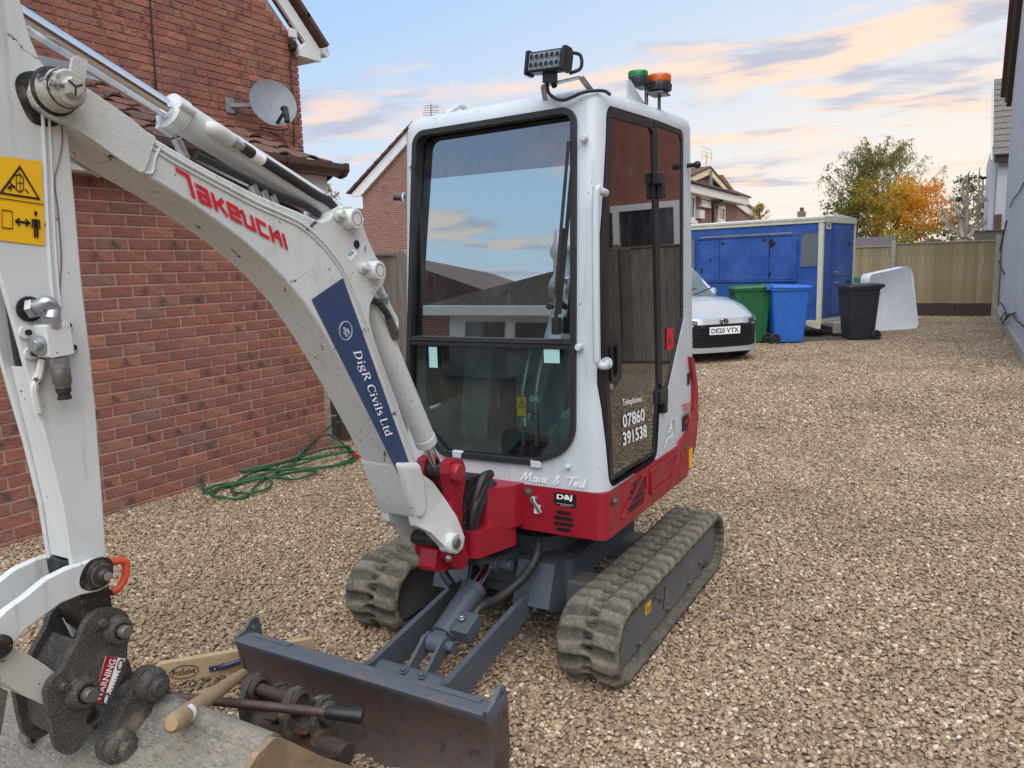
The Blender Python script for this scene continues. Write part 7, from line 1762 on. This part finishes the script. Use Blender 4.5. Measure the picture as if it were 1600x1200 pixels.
# ================================================================== wheelie bins
def wheelie(name, label, loc, rz, col, tilt=0, lidcol=None):
    m = mat(name+'_plastic', col, .46, var=.10, vs=4, dirt=[(sc(col, .6), .62, .85, 5)], bump=.08, bs=90)
    t = thing(name, label, 'bin', loc, rz, 'wheelie bins by the trailer')
    b = MB(); rings = []
    for (w, y0, y1, z) in ((.44, -.25, .26, .04), (.45, -.255, .265, .10), (.50, -.30, .30, .55), (.545, -.335, .33, .92), (.545, -.335, .33, .96)):
        rings.append([(x, y, z) for x, y in rpoly([(-w/2, y0), (w/2, y0), (w/2, y1), (-w/2, y1)], .05, 4)])
    b.loft(rings); b.build('body', m, t, bevel=.004)
    b = MB(); rings = []
    for (e, z) in ((.0, .945), (.022, .95), (.022, .985), (.0, .99)):
        rings.append([(x, y, z) for x, y in rpoly([(-.275-e, -.338-e), (.275+e, -.338-e), (.275+e, .333+e), (-.275-e, .333+e)], .05, 4)])
    b.loft(rings); b.build('rim', m, t)
    b = MB()
    for xx in (-.15, 0, .15): b.bx(xx-.012, xx+.012, -.350, -.33, .86, .95)
    for yy in (-.18, .0, .18): b.bx(-.283, -.268, yy-.01, yy+.01, .85, .95); b.bx(.268, .283, yy-.01, yy+.01, .85, .95)
    b.build('rib', m, t, bevel=.003)
    b = MB(); rings = []
    for (e, z0, z1) in ((.034, .985, .99), (.036, 1.0, 1.015), (.02, 1.02, 1.045), (-.03, 1.03, 1.06), (-.12, 1.034, 1.066)):
        rings.append([(x, y, z0+(z1-z0)*(y+.34)/.7) for x, y in rpoly([(-.275-e, -.34-e), (.275+e, -.34-e), (.275+e, .33+e*.5), (-.275-e, .33+e*.5)], .06, 4)])
    b.loft(rings); b.build('lid', m, t)
    b = MB(); b.tube([(-.22, .36, .99), (-.22, .42, 1.02), (.22, .42, 1.02), (.22, .36, .99)], .016, 10); b.bx(-.24, -.2, .33, .42, .97, 1.03); b.bx(.2, .24, .33, .42, .97, 1.03); b.build('handle', m, t, bevel=.004)
    b = MB(); b.cyl((-.26, .27, .10), (.26, .27, .10), .012, n=8); b.build('axle', M['dullsteel'], t)
    for s_ in (-1, 1):
        b = MB().lathe([(.03, -.02), (.085, -.025), (.10, -.015), (.10, .015), (.085, .025), (.06, .02), (.055, .005), (.03, .008), (0, .012)], (s_*.255, .27, .10), (s_, 0, 0), 22); b.build('wheel', M['rubber'], t)
    return t
wheelie('green_wheelie_bin', 'green wheelie bin between the silver car and the blue bin', (-3.28, 14.50, 0), R(-66), srgb(24, 96, 52))
bb_ = wheelie('blue_wheelie_bin', 'blue wheelie bin with rusty red smear in front of the trailer', (-2.66, 14.60, 0), R(117), srgb(44, 104, 190))
b = MB()
sm_ = [(x, .36+.012*math.sin(9*x)) for x in (-.14, -.05, .05, .13)]
q = rpoly([(-.14, .60), (-.06, .625), (.05, .615), (.14, .60), (.12, .575), (.02, .565), (-.10, .58)], .02)
MB().prism([(y_*1.0+.02, z_) for y_, z_ in q], 'X', .248, .2575).build('red_smear', mat('red_smear', srgb(150, 70, 62), .8, var=.3, vs=20), bb_)
b = MB(); b.bx(-.03, .03, -.336, -.333, .60, .78); b.build('bin_label', M['sdecal'], bb_)
kb_ = wheelie('black_wheelie_bin', 'black wheelie bin leaning slightly beside the white mattress', (-1.56, 15.42, 0), R(-58), srgb(40, 42, 48)); kb_.scale = (.88, .86, .97)

# white mattress leaning beyond the black bin
mt = thing('white_mattress', 'white rounded mattress standing on edge between the black bin and the fence', 'mattress', (-1.14, 17.5, 0), R(57.5))
M['mattress'] = mat('mattress_white', srgb(228, 231, 235), .8, var=.05, vs=3, dirt=[(srgb(150, 150, 146), .7, .9, 6)], bump=.3, bs=8, bd=.02)
q = rpoly([(-.70, .02), (.72, .0), (.70, 1.27), (-.64, 1.12)], [.10, .12, .16, .14], 8)
rings = []
for (e, y) in ((-.06, -.09), (-.02, -.10), (.0, -.085), (.0, .085), (-.02, .10), (-.06, .09)):
    rings.append([(x*(1+e*.6), y+.16*z, z*(1+e*.4)+.012-e*.2) for x, z in q])
MB().loft(rings).build('mattress_body', M['mattress'], mt)
b = MB()
for yy in (-.088, .088): b.tube([Vector((x, yy+.16*z, z+.012)) for x, z in q], .010, 6, closed=True)
b.build('piping', M['mattress'], mt)

# ================================================================== silver hatchback
M['silver'] = mat('silver_car_paint', srgb(188, 193, 198), .30, .4, var=.05, vs=2, coat=.6)
M['carglass'] = mat('car_glass', srgb(74, 98, 104), .05, var=.1, rv=.02, spec=.9)
M['lampdark'] = mat('lamp_housing', srgb(58, 62, 68), .15, .2, var=.2, vs=20)
M['headlamp'] = mat('headlamp', srgb(190, 196, 202), .12, .5, var=.2, vs=14)
cp = Vector([(-2.9584,11.4463,0.5000)][0])
car = thing('silver_car', 'silver hatchback car with white front plate parked beside the green bin', 'car', (cp.x, cp.y, 0), R(49))
b = MB(); rings = []
def sec(y, w, zt, zs, zb=.20):
    """body cross-section: half width w, top zt, shoulder zs"""
    h = [(0, zt), (w*.45, zt-.008), (w*.74, zt-.03), (w*.90, (zt+zs)/2+.01), (w*.985, zs), (w, zs-.12), (w*.985, zb+.16), (w*.95, zb+.03), (w*.6, zb), (0, zb)]
    return [(x, y, z) for x, z in h]+[(-x, y, z) for x, z in h[-2:0:-1]]
for (y, w, zt, zs, zb) in ((.02, .38, .66, .58, .24), (.06, .52, .68, .60, .22), (.14, .63, .70, .62, .21), (.27, .72, .745, .66, .20), (.42, .78, .79, .70, .19), (.6, .825, .85, .76, .19), (.8, .85, .90, .80, .19), (1.05, .85, .95, .86, .19), (1.6, .85, .97, .89, .19), (2.6, .85, .99, .92, .19), (3.4, .84, 1.0, .93, .2), (3.75, .80, .98, .9, .24), (3.92, .70, .9, .8, .3)): rings.append(sec(y, w, zt, zs, zb))
b.loft(rings); b.build('body', M['silver'], car, smooth=50)
b = MB(); rings = []
for (z, y0, y1, w) in ((.93, 1.12, 3.72, .72), (1.10, 1.36, 3.66, .70), (1.32, 1.62, 3.50, .66), (1.46, 1.95, 3.30, .58)):
    rings.append([(x, y, z+.04*(1-abs(x)/w)*(1 if z < 1.4 else 0)) for x, y in rpoly([(-w, y0+.10), (-w*.5, y0), (w*.5, y0), (w, y0+.10), (w, y1), (-w, y1)], .06, 3)])
b.loft(rings); b.build('windows', M['carglass'], car, smooth=50)
b = MB(); rings = []
for (z, k) in ((1.455, 1.0), (1.50, .97), (1.53, .80)):
    rings.append([(x*k, 2.62+(y-2.62)*k, z) for x, y in rpoly([(-.585, 1.93), (.585, 1.93), (.575, 3.34), (-.575, 3.34)], .08, 4)])
b.loft(rings); b.build('roof', M['silver'], car, smooth=50)
b = MB()
for s_ in (-1, 1): b.beam((s_*.685, 1.26, .96), (s_*.575, 1.98, 1.46), .05, .05)
b.build('pillar', M['silver'], car, bevel=.01)
# curved front details follow the plan curve of the nose
def ny(x, z=.45):
    a = abs(x); T_ = ((0, .02), (.38, .02), (.52, .06), (.63, .14), (.72, .27), (.78, .42), (.83, .6))
    for (x0, y0), (x1, y1) in zip(T_[:-1], T_[1:]):
        if a <= x1: return y0+(y1-y0)*(a-x0)/(x1-x0)
    return .62
def strip(pts_lo, pts_hi, off, name, m, th=.02):
    """band between two lines given as (x, z) across the nose"""
    vs = []; fs = []; n = len(pts_lo)
    for (lo, hi) in zip(pts_lo, pts_hi):
        for (x, z) in (lo, hi): vs.append((x, ny(x)-off+max(0, z-.60)*.5, z))
        for (x, z) in (lo, hi): vs.append((x, ny(x)-off+th+max(0, z-.60)*.5, z))
    for i in range(n-1):
        a, c_ = 4*i, 4*(i+1); fs += [(a, a+1, c_+1, c_), (a+1, a+3, c_+3, c_+1), (a, c_, c_+2, a+2)]
    fs += [(0, 2, 3, 1), (4*n-4, 4*n-3, 4*n-1, 4*n-2)]
    return MB().add(vs, fs).build(name, m, car, smooth=50)
xs = [-.74+1.48*k/20 for k in range(21)]
gr = strip([(x, .235+.02*(abs(x)/.74)**4) for x in xs], [(x*.93, .585-.30*max(0, abs(x)-.50)) for x in xs], .030, 'grille', M['plastic'])
for k in range(7):
    zz = .27+.042*k
    if zz < .57: strip([(x*.9, zz) for x in xs], [(x*.9, zz+.010) for x in xs], .040, 'grille_bar', M['gloss_black'], .01).parent = gr
strip([(x*1.06, .175) for x in xs], [(x*1.06, .245+.03*(abs(x)/.74)**3) for x in xs], .055, 'lower_lip', M['silver'], .05)
strip([(x, .575-.02*abs(x)) for x in xs[2:-2]], [(x, .665+.01*abs(x)) for x in xs[2:-2]], .028, 'nose_band', M['silver'], .03)
for s_ in (-1, 1):
    xx = [s_*(.44+.37*k/8) for k in range(9)]
    hl_ = strip([(x, .588+.02*(abs(x)-.44)/.37) for x in xx], [(x, .640+.075*(abs(x)-.44)/.37) for x in xx], .045, 'headlight', M['lampdark'], .06)
    strip([(x, .606+.02*(abs(x)-.44)/.37) for x in xx[3:8]], [(x, .634+.055*(abs(x)-.44)/.37) for x in xx[3:8]], .050, 'lamp_lens', M['headlamp'], .01).parent = hl_
    xx = [s_*(.60+.19*k/6) for k in range(7)]
    strip([(x, .26+.1*(abs(x)-.60)) for x in xx], [(x, .36+1.1*(abs(x)-.60)) for x in xx], .045, 'bumper_corner', M['silver'], .05)
pt_ = MB().bx(-.26, .26, -.035, -.022, .435, .545); pt_ = pt_.build('number_plate', M['wdecal'], car, bevel=.003)
decal('plate_lettering', text_pts('DE20 VTX', .022, 1.0), (-.235, -.0365, .455), (.47, 0, 0), (0, 0, .072), M['kdecal'], pt_)
bg_ = MB(); bc_ = Vector((0, -.016, .625))
bg_.tube([bc_+Vector((.062*math.cos(a), -.004, .040*math.sin(a))) for a in [2*PI*k/24 for k in range(24)]], .006, 6, closed=True)
bg_.tube([bc_+Vector((.026*math.cos(a), -.006, .036*math.sin(a))) for a in [2*PI*k/20 for k in range(20)]], .005, 6, closed=True)
bg_.tube([bc_+Vector((.050*math.cos(a), -.006, .014+.018*math.sin(a))) for a in [2*PI*k/20 for k in range(20)]], .005, 6, closed=True)
bg_.build('emblem', M['chrome'], car)
MB().prism(rpoly([(-.07, .585), (.07, .585), (.07, .665), (-.07, .665)], .04), 'Y', -.014, -.008).build('emblem_back', M['gloss_black'], car)
for s_ in (-1, 1):
    for yy in (.72, 3.2):
        w = MB().lathe([(.18, -.10), (.29, -.10), (.305, -.08), (.305, .06), (.29, .085), (.20, .09)], (s_*.76, yy, .305), (s_, 0, 0), 26).build('wheel', M['rubber'], car)
        r_ = MB().lathe([(.20, .085), (.20, .05), (.06, .06), (.05, .08), (0, .08)], (s_*.76, yy, .305), (s_, 0, 0), 20).build('rim', M['zinc'], w)
    b = MB(); b.ball((s_*.88, 1.62, 1.0), .075, 12, (1.1, .6, .75)); b.cyl((s_*.74, 1.60, .98), (s_*.88, 1.62, .98), .025, n=8); b.build('mirror', M['silver'], car)
b = MB(); b.beam((-.45, .93, .985), (.25, 1.13, 1.07), .02, .015); b.beam((.1, .93, .985), (.55, 1.16, 1.07), .02, .015); b.build('wiper', M['plastic'], car)

# ================================================================== trees
def leaf_mat(name, cols, trans=.35):
    t = NT(name)
    a = t.attr('lr').outputs['Fac']
    r = t.n.new('ShaderNodeValToRGB'); t.l.new(a, r.inputs[0]); e = r.color_ramp.elements
    e[0].position = 0; e[0].color = (*cols[0], 1); e[1].position = 1; e[1].color = (*cols[-1], 1)
    for i, c in enumerate(cols[1:-1]):
        n = e.new((i+1)/(len(cols)-1)); n.color = (*c, 1)
    df = t.n.new('ShaderNodeBsdfTranslucent'); t.l.new(r.outputs[0], df.inputs[0])
    t.set('Base Color', r.outputs[0]); t.set('Roughness', .6); t.set('Specular IOR Level', .3)
    mx = t.n.new('ShaderNodeMixShader'); mx.inputs[0].default_value = trans
    t.l.new(t.b.outputs[0], mx.inputs[1]); t.l.new(df.outputs[0], mx.inputs[2]); t.l.new(mx.outputs[0], t.out.inputs[0])
    return t.m
class Leaves:
    def __init__(s, seed): s.v = []; s.f = []; s.a = []; s.r = random.Random(seed)
    def leaf(s, p, size, col, droop=0):
        r = s.r; n = Vector((r.gauss(0, 1), r.gauss(0, 1), r.gauss(0, 1)+.4)).normalized()
        u = n.orthogonal().normalized(); u = Matrix.Rotation(r.uniform(0, 6.28), 3, n) @ u; w = n.cross(u)
        if droop: u = Vector((r.gauss(0, .3), r.gauss(0, .3), -1)).normalized(); w = u.cross(Vector((r.gauss(0, 1), r.gauss(0, 1), .1))).normalized()
        o = len(s.v); L = size*r.uniform(.6, 1.3); W_ = L*r.uniform(.42, .62)
        s.v += [p-u*L*.5, p+w*W_*.5, p+u*L*.5, p-w*W_*.5]; s.f.append((o, o+1, o+2, o+3)); s.a += [col]*4
    def clump(s, c, rad, n, size, col, cv=.12, droop=0, flat=1.0):
        r = s.r
        for _ in range(n):
            d = Vector((r.gauss(0, 1), r.gauss(0, 1), r.gauss(0, 1)*flat)).normalized()*rad*r.random()**.45
            s.leaf(Vector(c)+d, size, min(1, max(0, col+r.gauss(0, cv))), droop)
    def build(s, name, m, parent): return rawmesh(name, s.v, s.f, m, parent, attrs={'lr': ('FLOAT', 'POINT', s.a)})
M['bark'] = mat('bark', srgb(96, 84, 72), .9, var=.25, vs=8, bump=.6, bs=18, bd=.02)
M['deadwood'] = mat('bare_bark', srgb(176, 162, 146), .85, var=.22, vs=9, dirt=[(srgb(96, 84, 74), .55, .75, 6)], bump=.6, bs=14, bd=.03)
def limb(mb, p, d, L, r0, r1, rr, n=5, curve=.25, up=.2, sides=7):
    pts = [Vector(p)]; d = Vector(d).normalized(); rad = [r0]
    for k in range(n):
        d = (d+Vector((rr.gauss(0, curve), rr.gauss(0, curve), rr.gauss(0, curve)+up))*.3).normalized()
        pts.append(pts[-1]+d*L/n); rad.append(r0+(r1-r0)*(k+1)/n)
    mb.tube(pts, rad, sides); return pts
# autumn maple: crown centre and real size from its place behind the fence
mc = Vector([(-2.6159,34.0000,3.0848)][0])
mp_ = thing('maple_tree', 'broad orange and gold maple, sunlight on its right side put into leaf colours', 'tree', (mc.x, mc.y, 0), world=True)
rr = random.Random(12); tk_ = MB(); limb(tk_, (mc.x, mc.y, -.1), (0, 0, 1), 1.9, .16, .11, rr, up=.4)
for k in range(9):
    a = 2*PI*k/9+rr.uniform(-.3, .3); limb(tk_, (mc.x, mc.y, 1.3+.1*k), (math.cos(a), math.sin(a), .8), 2.0, .07, .015, rr)
tk_.build('trunk', M['bark'], mp_)
lv = Leaves(3)
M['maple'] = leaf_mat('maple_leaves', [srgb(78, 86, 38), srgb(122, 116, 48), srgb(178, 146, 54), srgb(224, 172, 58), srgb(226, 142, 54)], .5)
for k in range(150):
    r = rr.random()**.35; a = rr.uniform(0, 2*PI); el = rr.uniform(-.55, 1.0)
    dx_ = math.cos(a)*r*2.25*math.cos(el*1.2); dy_ = math.sin(a)*r*2.0*math.cos(el*1.2); dz_ = math.sin(el*1.2)*r*1.55
    side = .5+.5*(dx_*.9+dy_*.1+dz_*.5)/2.1  # low sunlight painted in: leaves turn golder towards the right and top
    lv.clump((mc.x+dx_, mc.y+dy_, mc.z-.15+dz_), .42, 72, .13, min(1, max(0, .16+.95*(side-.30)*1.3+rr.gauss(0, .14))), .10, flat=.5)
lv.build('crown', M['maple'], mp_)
# silver birch behind it
bc2 = Vector([(-3.2263,40.0000,3.8013)][0])
br = thing('birch_tree', 'tall wispy birch with drooping pale green twigs behind the maple', 'tree', (bc2.x, bc2.y, 0), world=True)
rr = random.Random(5); tk_ = MB(); lv = Leaves(9)
tr0 = limb(tk_, (bc2.x+.1, bc2.y, -.1), (.02, 0, 1), 5.5, .16, .02, rr, n=9, curve=.12, up=.5)
M['birch'] = leaf_mat('birch_leaves', [srgb(116, 120, 68), srgb(152, 148, 82), srgb(188, 172, 96), srgb(216, 190, 108)], .55)
for k in range(64):
    i = rr.randrange(2, len(tr0)); p = tr0[i]; a = rr.uniform(0, 2*PI); h = p.z/7
    L = (4.1*(1-h)+.85)*rr.uniform(.6, 1.1)
    pts = limb(tk_, p, (math.cos(a), math.sin(a)*.8, .75), L, .035, .006, rr, n=6, curve=.2, up=.12, sides=5)
    for q in pts[2:]:
        for _ in range(3):
            m_ = rr.uniform(.3, 1.0); o2 = Vector((rr.gauss(0, .18), rr.gauss(0, .18), 0))
            tk_.tube([q, q+o2+Vector((0, 0, -.2*m_)), q+o2*1.3+Vector((0, 0, -.75*m_))], [.008, .006, .003], 3)
            for _ in range(12):
                f = rr.random(); lv.leaf(q+o2*f*1.3+Vector((rr.gauss(0, .08), rr.gauss(0, .08), -.75*m_*f)), .105, min(1, max(0, .32+.10*(q.x-bc2.x)+rr.gauss(0, .2))), rr.random() < .6)
tk_.build('trunk', M['bark'], br); lv.build('crown', M['birch'], br)
# conifer
cc = Vector([(0.1625,48.0000,4.6609)][0])
cf = thing('conifer_tree', 'dark green conifer standing behind the bare pollarded tree', 'tree', (cc.x, cc.y, 0), world=True)
rr = random.Random(7); lv = Leaves(4); tk_ = MB(); tk_.tube([(cc.x, cc.y, 0), (cc.x, cc.y, cc.z+1.0)], [.2, .03], 7); tk_.build('trunk', M['bark'], cf)
M['conif'] = leaf_mat('conifer_needles', [srgb(28, 48, 30), srgb(44, 70, 40), srgb(64, 88, 50)], .15)
for k in range(130):
    f = rr.random()**.8; z = .5+(cc.z+.3)*f; rad = .3+1.75*(1-f)**.8; a = rr.uniform(0, 2*PI)
    lv.clump((cc.x+math.cos(a)*rad*rr.uniform(.5, 1), cc.y+math.sin(a)*rad, z-.1*rad), .36, 34, .15, rr.uniform(.1, .9), .15, flat=.45)
lv.build('crown', M['conif'], cf)
# bare pollarded tree
pc = Vector([(0.0693,28.5000,1.8587)][0])
pt = thing('pollarded_tree', 'bare pollarded tree with stubby upright branches above the fence', 'tree', (pc.x, pc.y, 0), world=True)
tk_ = MB(); rr = random.Random(3)
tk_.tube([(pc.x-.05, pc.y, -.1), (pc.x, pc.y, 1.2), (pc.x, pc.y, pc.z+.1)], [.32, .27, .24], 10)
for l_, r0, r1 in (([(0.0114,28.5000,1.9791),(-0.1376,28.5000,2.1824),(-0.4121,28.5000,2.4321),(-0.5982,28.5000,2.6393),(-0.7139,28.5000,2.8434)], .10, .04), ([(-0.0079,28.3000,2.0156),(-0.2254,28.3000,2.2208),(-0.4424,28.3000,2.3880),(-0.5542,28.3000,2.5311),(-0.5449,28.3000,2.7070)], .07, .03), ([(0.0459,28.4000,1.9760),(-0.0619,28.4000,2.4111),(-0.1283,28.4000,2.7071),(-0.2247,28.4000,2.9075),(-0.3357,28.4000,3.0507),(-0.3432,28.4000,3.2069)], .10, .035), ([(0.0984,28.6000,1.9771),(0.0545,28.6000,2.5096),(0.0300,28.6000,2.9994),(-0.0241,28.6000,3.3919),(-0.0396,28.6000,3.7030)], .10, .05), ([(0.1150,28.4000,1.9730),(0.1278,28.4000,2.4014),(0.1034,28.4000,2.8876),(0.0790,28.4000,3.3714),(0.0587,28.4000,3.7759)], .11, .045), ([(0.1316,28.7000,2.0169),(0.2870,28.7000,2.3637),(0.4176,28.7000,2.4939),(0.4709,28.7000,2.7830),(0.4416,28.7000,3.0176)], .09, .04), ([(0.1655,28.2000,1.9675),(0.4233,28.2000,2.2263),(0.6128,28.2000,2.4468),(0.6967,28.2000,2.7469),(0.7011,28.2000,2.9743)], .10, .04), ([(0.1653,28.5000,2.0118),(0.4538,28.5000,2.3881),(0.6490,28.5000,2.5325),(0.7377,28.5000,2.7582)], .07, .03), ([(0.3877,28.8000,2.4402),(0.3765,28.8000,2.9882),(0.4078,28.8000,3.3747),(0.3876,28.8000,3.7630)], .06, .03), ([(0.4038,28.8000,2.7915),(0.4693,28.8000,3.1766),(0.5053,28.8000,3.4646),(0.4890,28.8000,3.7743)], .06, .035), ([(-0.0463,28.3000,2.0954),(-0.2678,28.3000,2.3793),(-0.3440,28.3000,2.5200),(-0.3780,28.3000,2.5022)], .06, .03), ([(0.0321,28.5000,2.6048),(-0.1162,28.5000,2.8083),(-0.1973,28.5000,3.0473)], .05, .025), ([(0.1411,28.6000,2.5050),(0.2346,28.6000,2.6950),(0.2934,28.6000,2.8859),(0.2904,28.6000,2.9443)], .05, .03)):
    P = smoothline([Vector(p)+Vector((0, rr.uniform(-.15, .15), 0)) for p in l_], 4); n = len(P)
    tk_.tube(P, [(r0+(r1-r0)*i/(n-1))*.62 for i in range(n)], 8)
    for k in range(2):
        q_ = P[rr.randrange(n//2, n)]; tk_.tube([q_, q_+Vector((rr.uniform(-.25, .25), rr.uniform(-.2, .2), rr.uniform(.15, .45)))], [.028, .012], 5)
tk_.build('trunk', M['deadwood'], pt)
bq = Vector([(0.5042,28.7500,3.7884)][0]); bd2 = thing('bird', 'small dark bird perched on a bare stub by the white house', 'bird', tuple(bq), world=True)
MB().ball((bq.x, bq.y, bq.z), .06, 10, (1.5, .8, .8)).ball((bq.x-.08, bq.y, bq.z+.05), .035, 8).add([(bq.x+.05, bq.y-.02, bq.z), (bq.x+.05, bq.y+.02, bq.z), (bq.x+.2, bq.y+.015, bq.z-.06), (bq.x+.2, bq.y-.015, bq.z-.06)], [(0, 1, 2, 3)]).build('body', M['kdecal'], bd2)
# shrubs behind the fence
M['shrub'] = leaf_mat('shrub_leaves', [srgb(96, 98, 44), srgb(150, 140, 70), srgb(196, 170, 70)], .4)
for nm, px_, n, h in (('yellow_shrub', [(-1.8876,26.0000,2.0173)][0], 34, .55), ('pale_shrub', [(-1.4806,27.0000,1.9593)][0], 22, .4), ('golden_shrub', [(-0.2709,32.0000,2.6471)][0], 30, .9)):
    s0_ = Vector(px_)
    sb_ = thing(nm, {'yellow_shrub': 'yellow green shrub rising over the fence under the maple', 'pale_shrub': 'low pale shrub over the fence right of the yellow shrub', 'golden_shrub': 'golden shrub glimpsed behind the bare pollarded branches'}[nm], 'shrub', (s0_.x, s0_.y, 0), world=True)
    rr = random.Random(len(nm)); lv = Leaves(len(nm)); tk_ = MB()
    for k in range(n):
        a = rr.uniform(0, 6.28); q = Vector((s0_.x+math.cos(a)*h*1.3*rr.random(), s0_.y+math.sin(a)*.6*rr.random(), s0_.z+rr.uniform(-.9, .35)*h)); lv.clump(q, .22, 26, .09, rr.random(), .2)
        if k % 4 == 0: tk_.tube([(s0_.x, s0_.y, 0), (s0_.x*.5+q.x*.5, q.y, q.z*.5), tuple(q)], [.03, .02, .006], 5)
    tk_.build('stem', M['bark'], sb_); lv.build('crown', M['shrub'], sb_)
# wispy tree tops beyond the brick house, and one between the house gutter and the boom
M['wisp'] = leaf_mat('wispy_leaves', [srgb(120, 116, 70), srgb(176, 150, 80), srgb(206, 176, 70)], .4)
def wisp(name, label, top, base, w, n, sz, dist):
    t0 = Vector(top); b0 = Vector(base); t = thing(name, label, 'tree', (b0.x, b0.y, 0), world=True)
    rr = random.Random(len(label)); lv = Leaves(len(label)); tk_ = MB(); tk_.tube([(b0.x, b0.y, 0), tuple(b0), tuple(t0)], [.06*w+.05, .035*w+.02, .01], 6)
    for k in range(n):
        f = rr.random(); p = b0.lerp(t0, f); a = rr.uniform(0, 6.28); L = w*(1.05-f)*rr.uniform(.5, 1)+.1
        e = p+Vector((math.cos(a)*L, math.sin(a)*L, L*.7)); tk_.tube([p, e], [.012, .004], 4)
        for _ in range(26): g = rr.random(); lv.leaf(p.lerp(e, .25+.75*g)+Vector((rr.gauss(0, .06), rr.gauss(0, .06), rr.gauss(0, .06)))*w, sz, min(1, max(0, rr.gauss(.5, .25))))
    tk_.build('trunk', M['bark'], t); lv.build('crown', M['wisp'], t)
wisp('sparse_tree', 'sparse young tree top just above the right end of the trailer roof', *[(-9.9272,46.0000,4.5351),(-9.9770,46.0000,3.4072)], .8, 26, .12, 0)
wisp('thin_tree', 'thin tree tip behind the lower wing of the brick house', *[(-12.1067,52.0000,5.2269),(-12.0837,52.0000,3.7772)], .7, 20, .12, 0)
wisp('yellow_tree', 'small yellow leaved tree tip between the gutter and the boom', *[(-15.6110,17.0000,3.8949),(-15.7413,17.0000,2.9333)], .62, 34, .10, 0)

# no piece lies deeper than thing > part > sub-part
def depth(o):
    n = 0
    while o.parent: o = o.parent; n += 1
    return n
def root_of(o):
    while o.parent: o = o.parent
    return o
again = True
while again:
    again = False
    for o in list(bpy.data.objects):
        if depth(o) >= 2 and len(o.children):
            r = root_of(o); o.parent = r
            if r.get('_w'): o.matrix_parent_inverse = Matrix.Translation(-Vector(r['_w']))
            again = True
for o in list(bpy.data.objects):
    if '_w' in o.keys(): del o['_w']
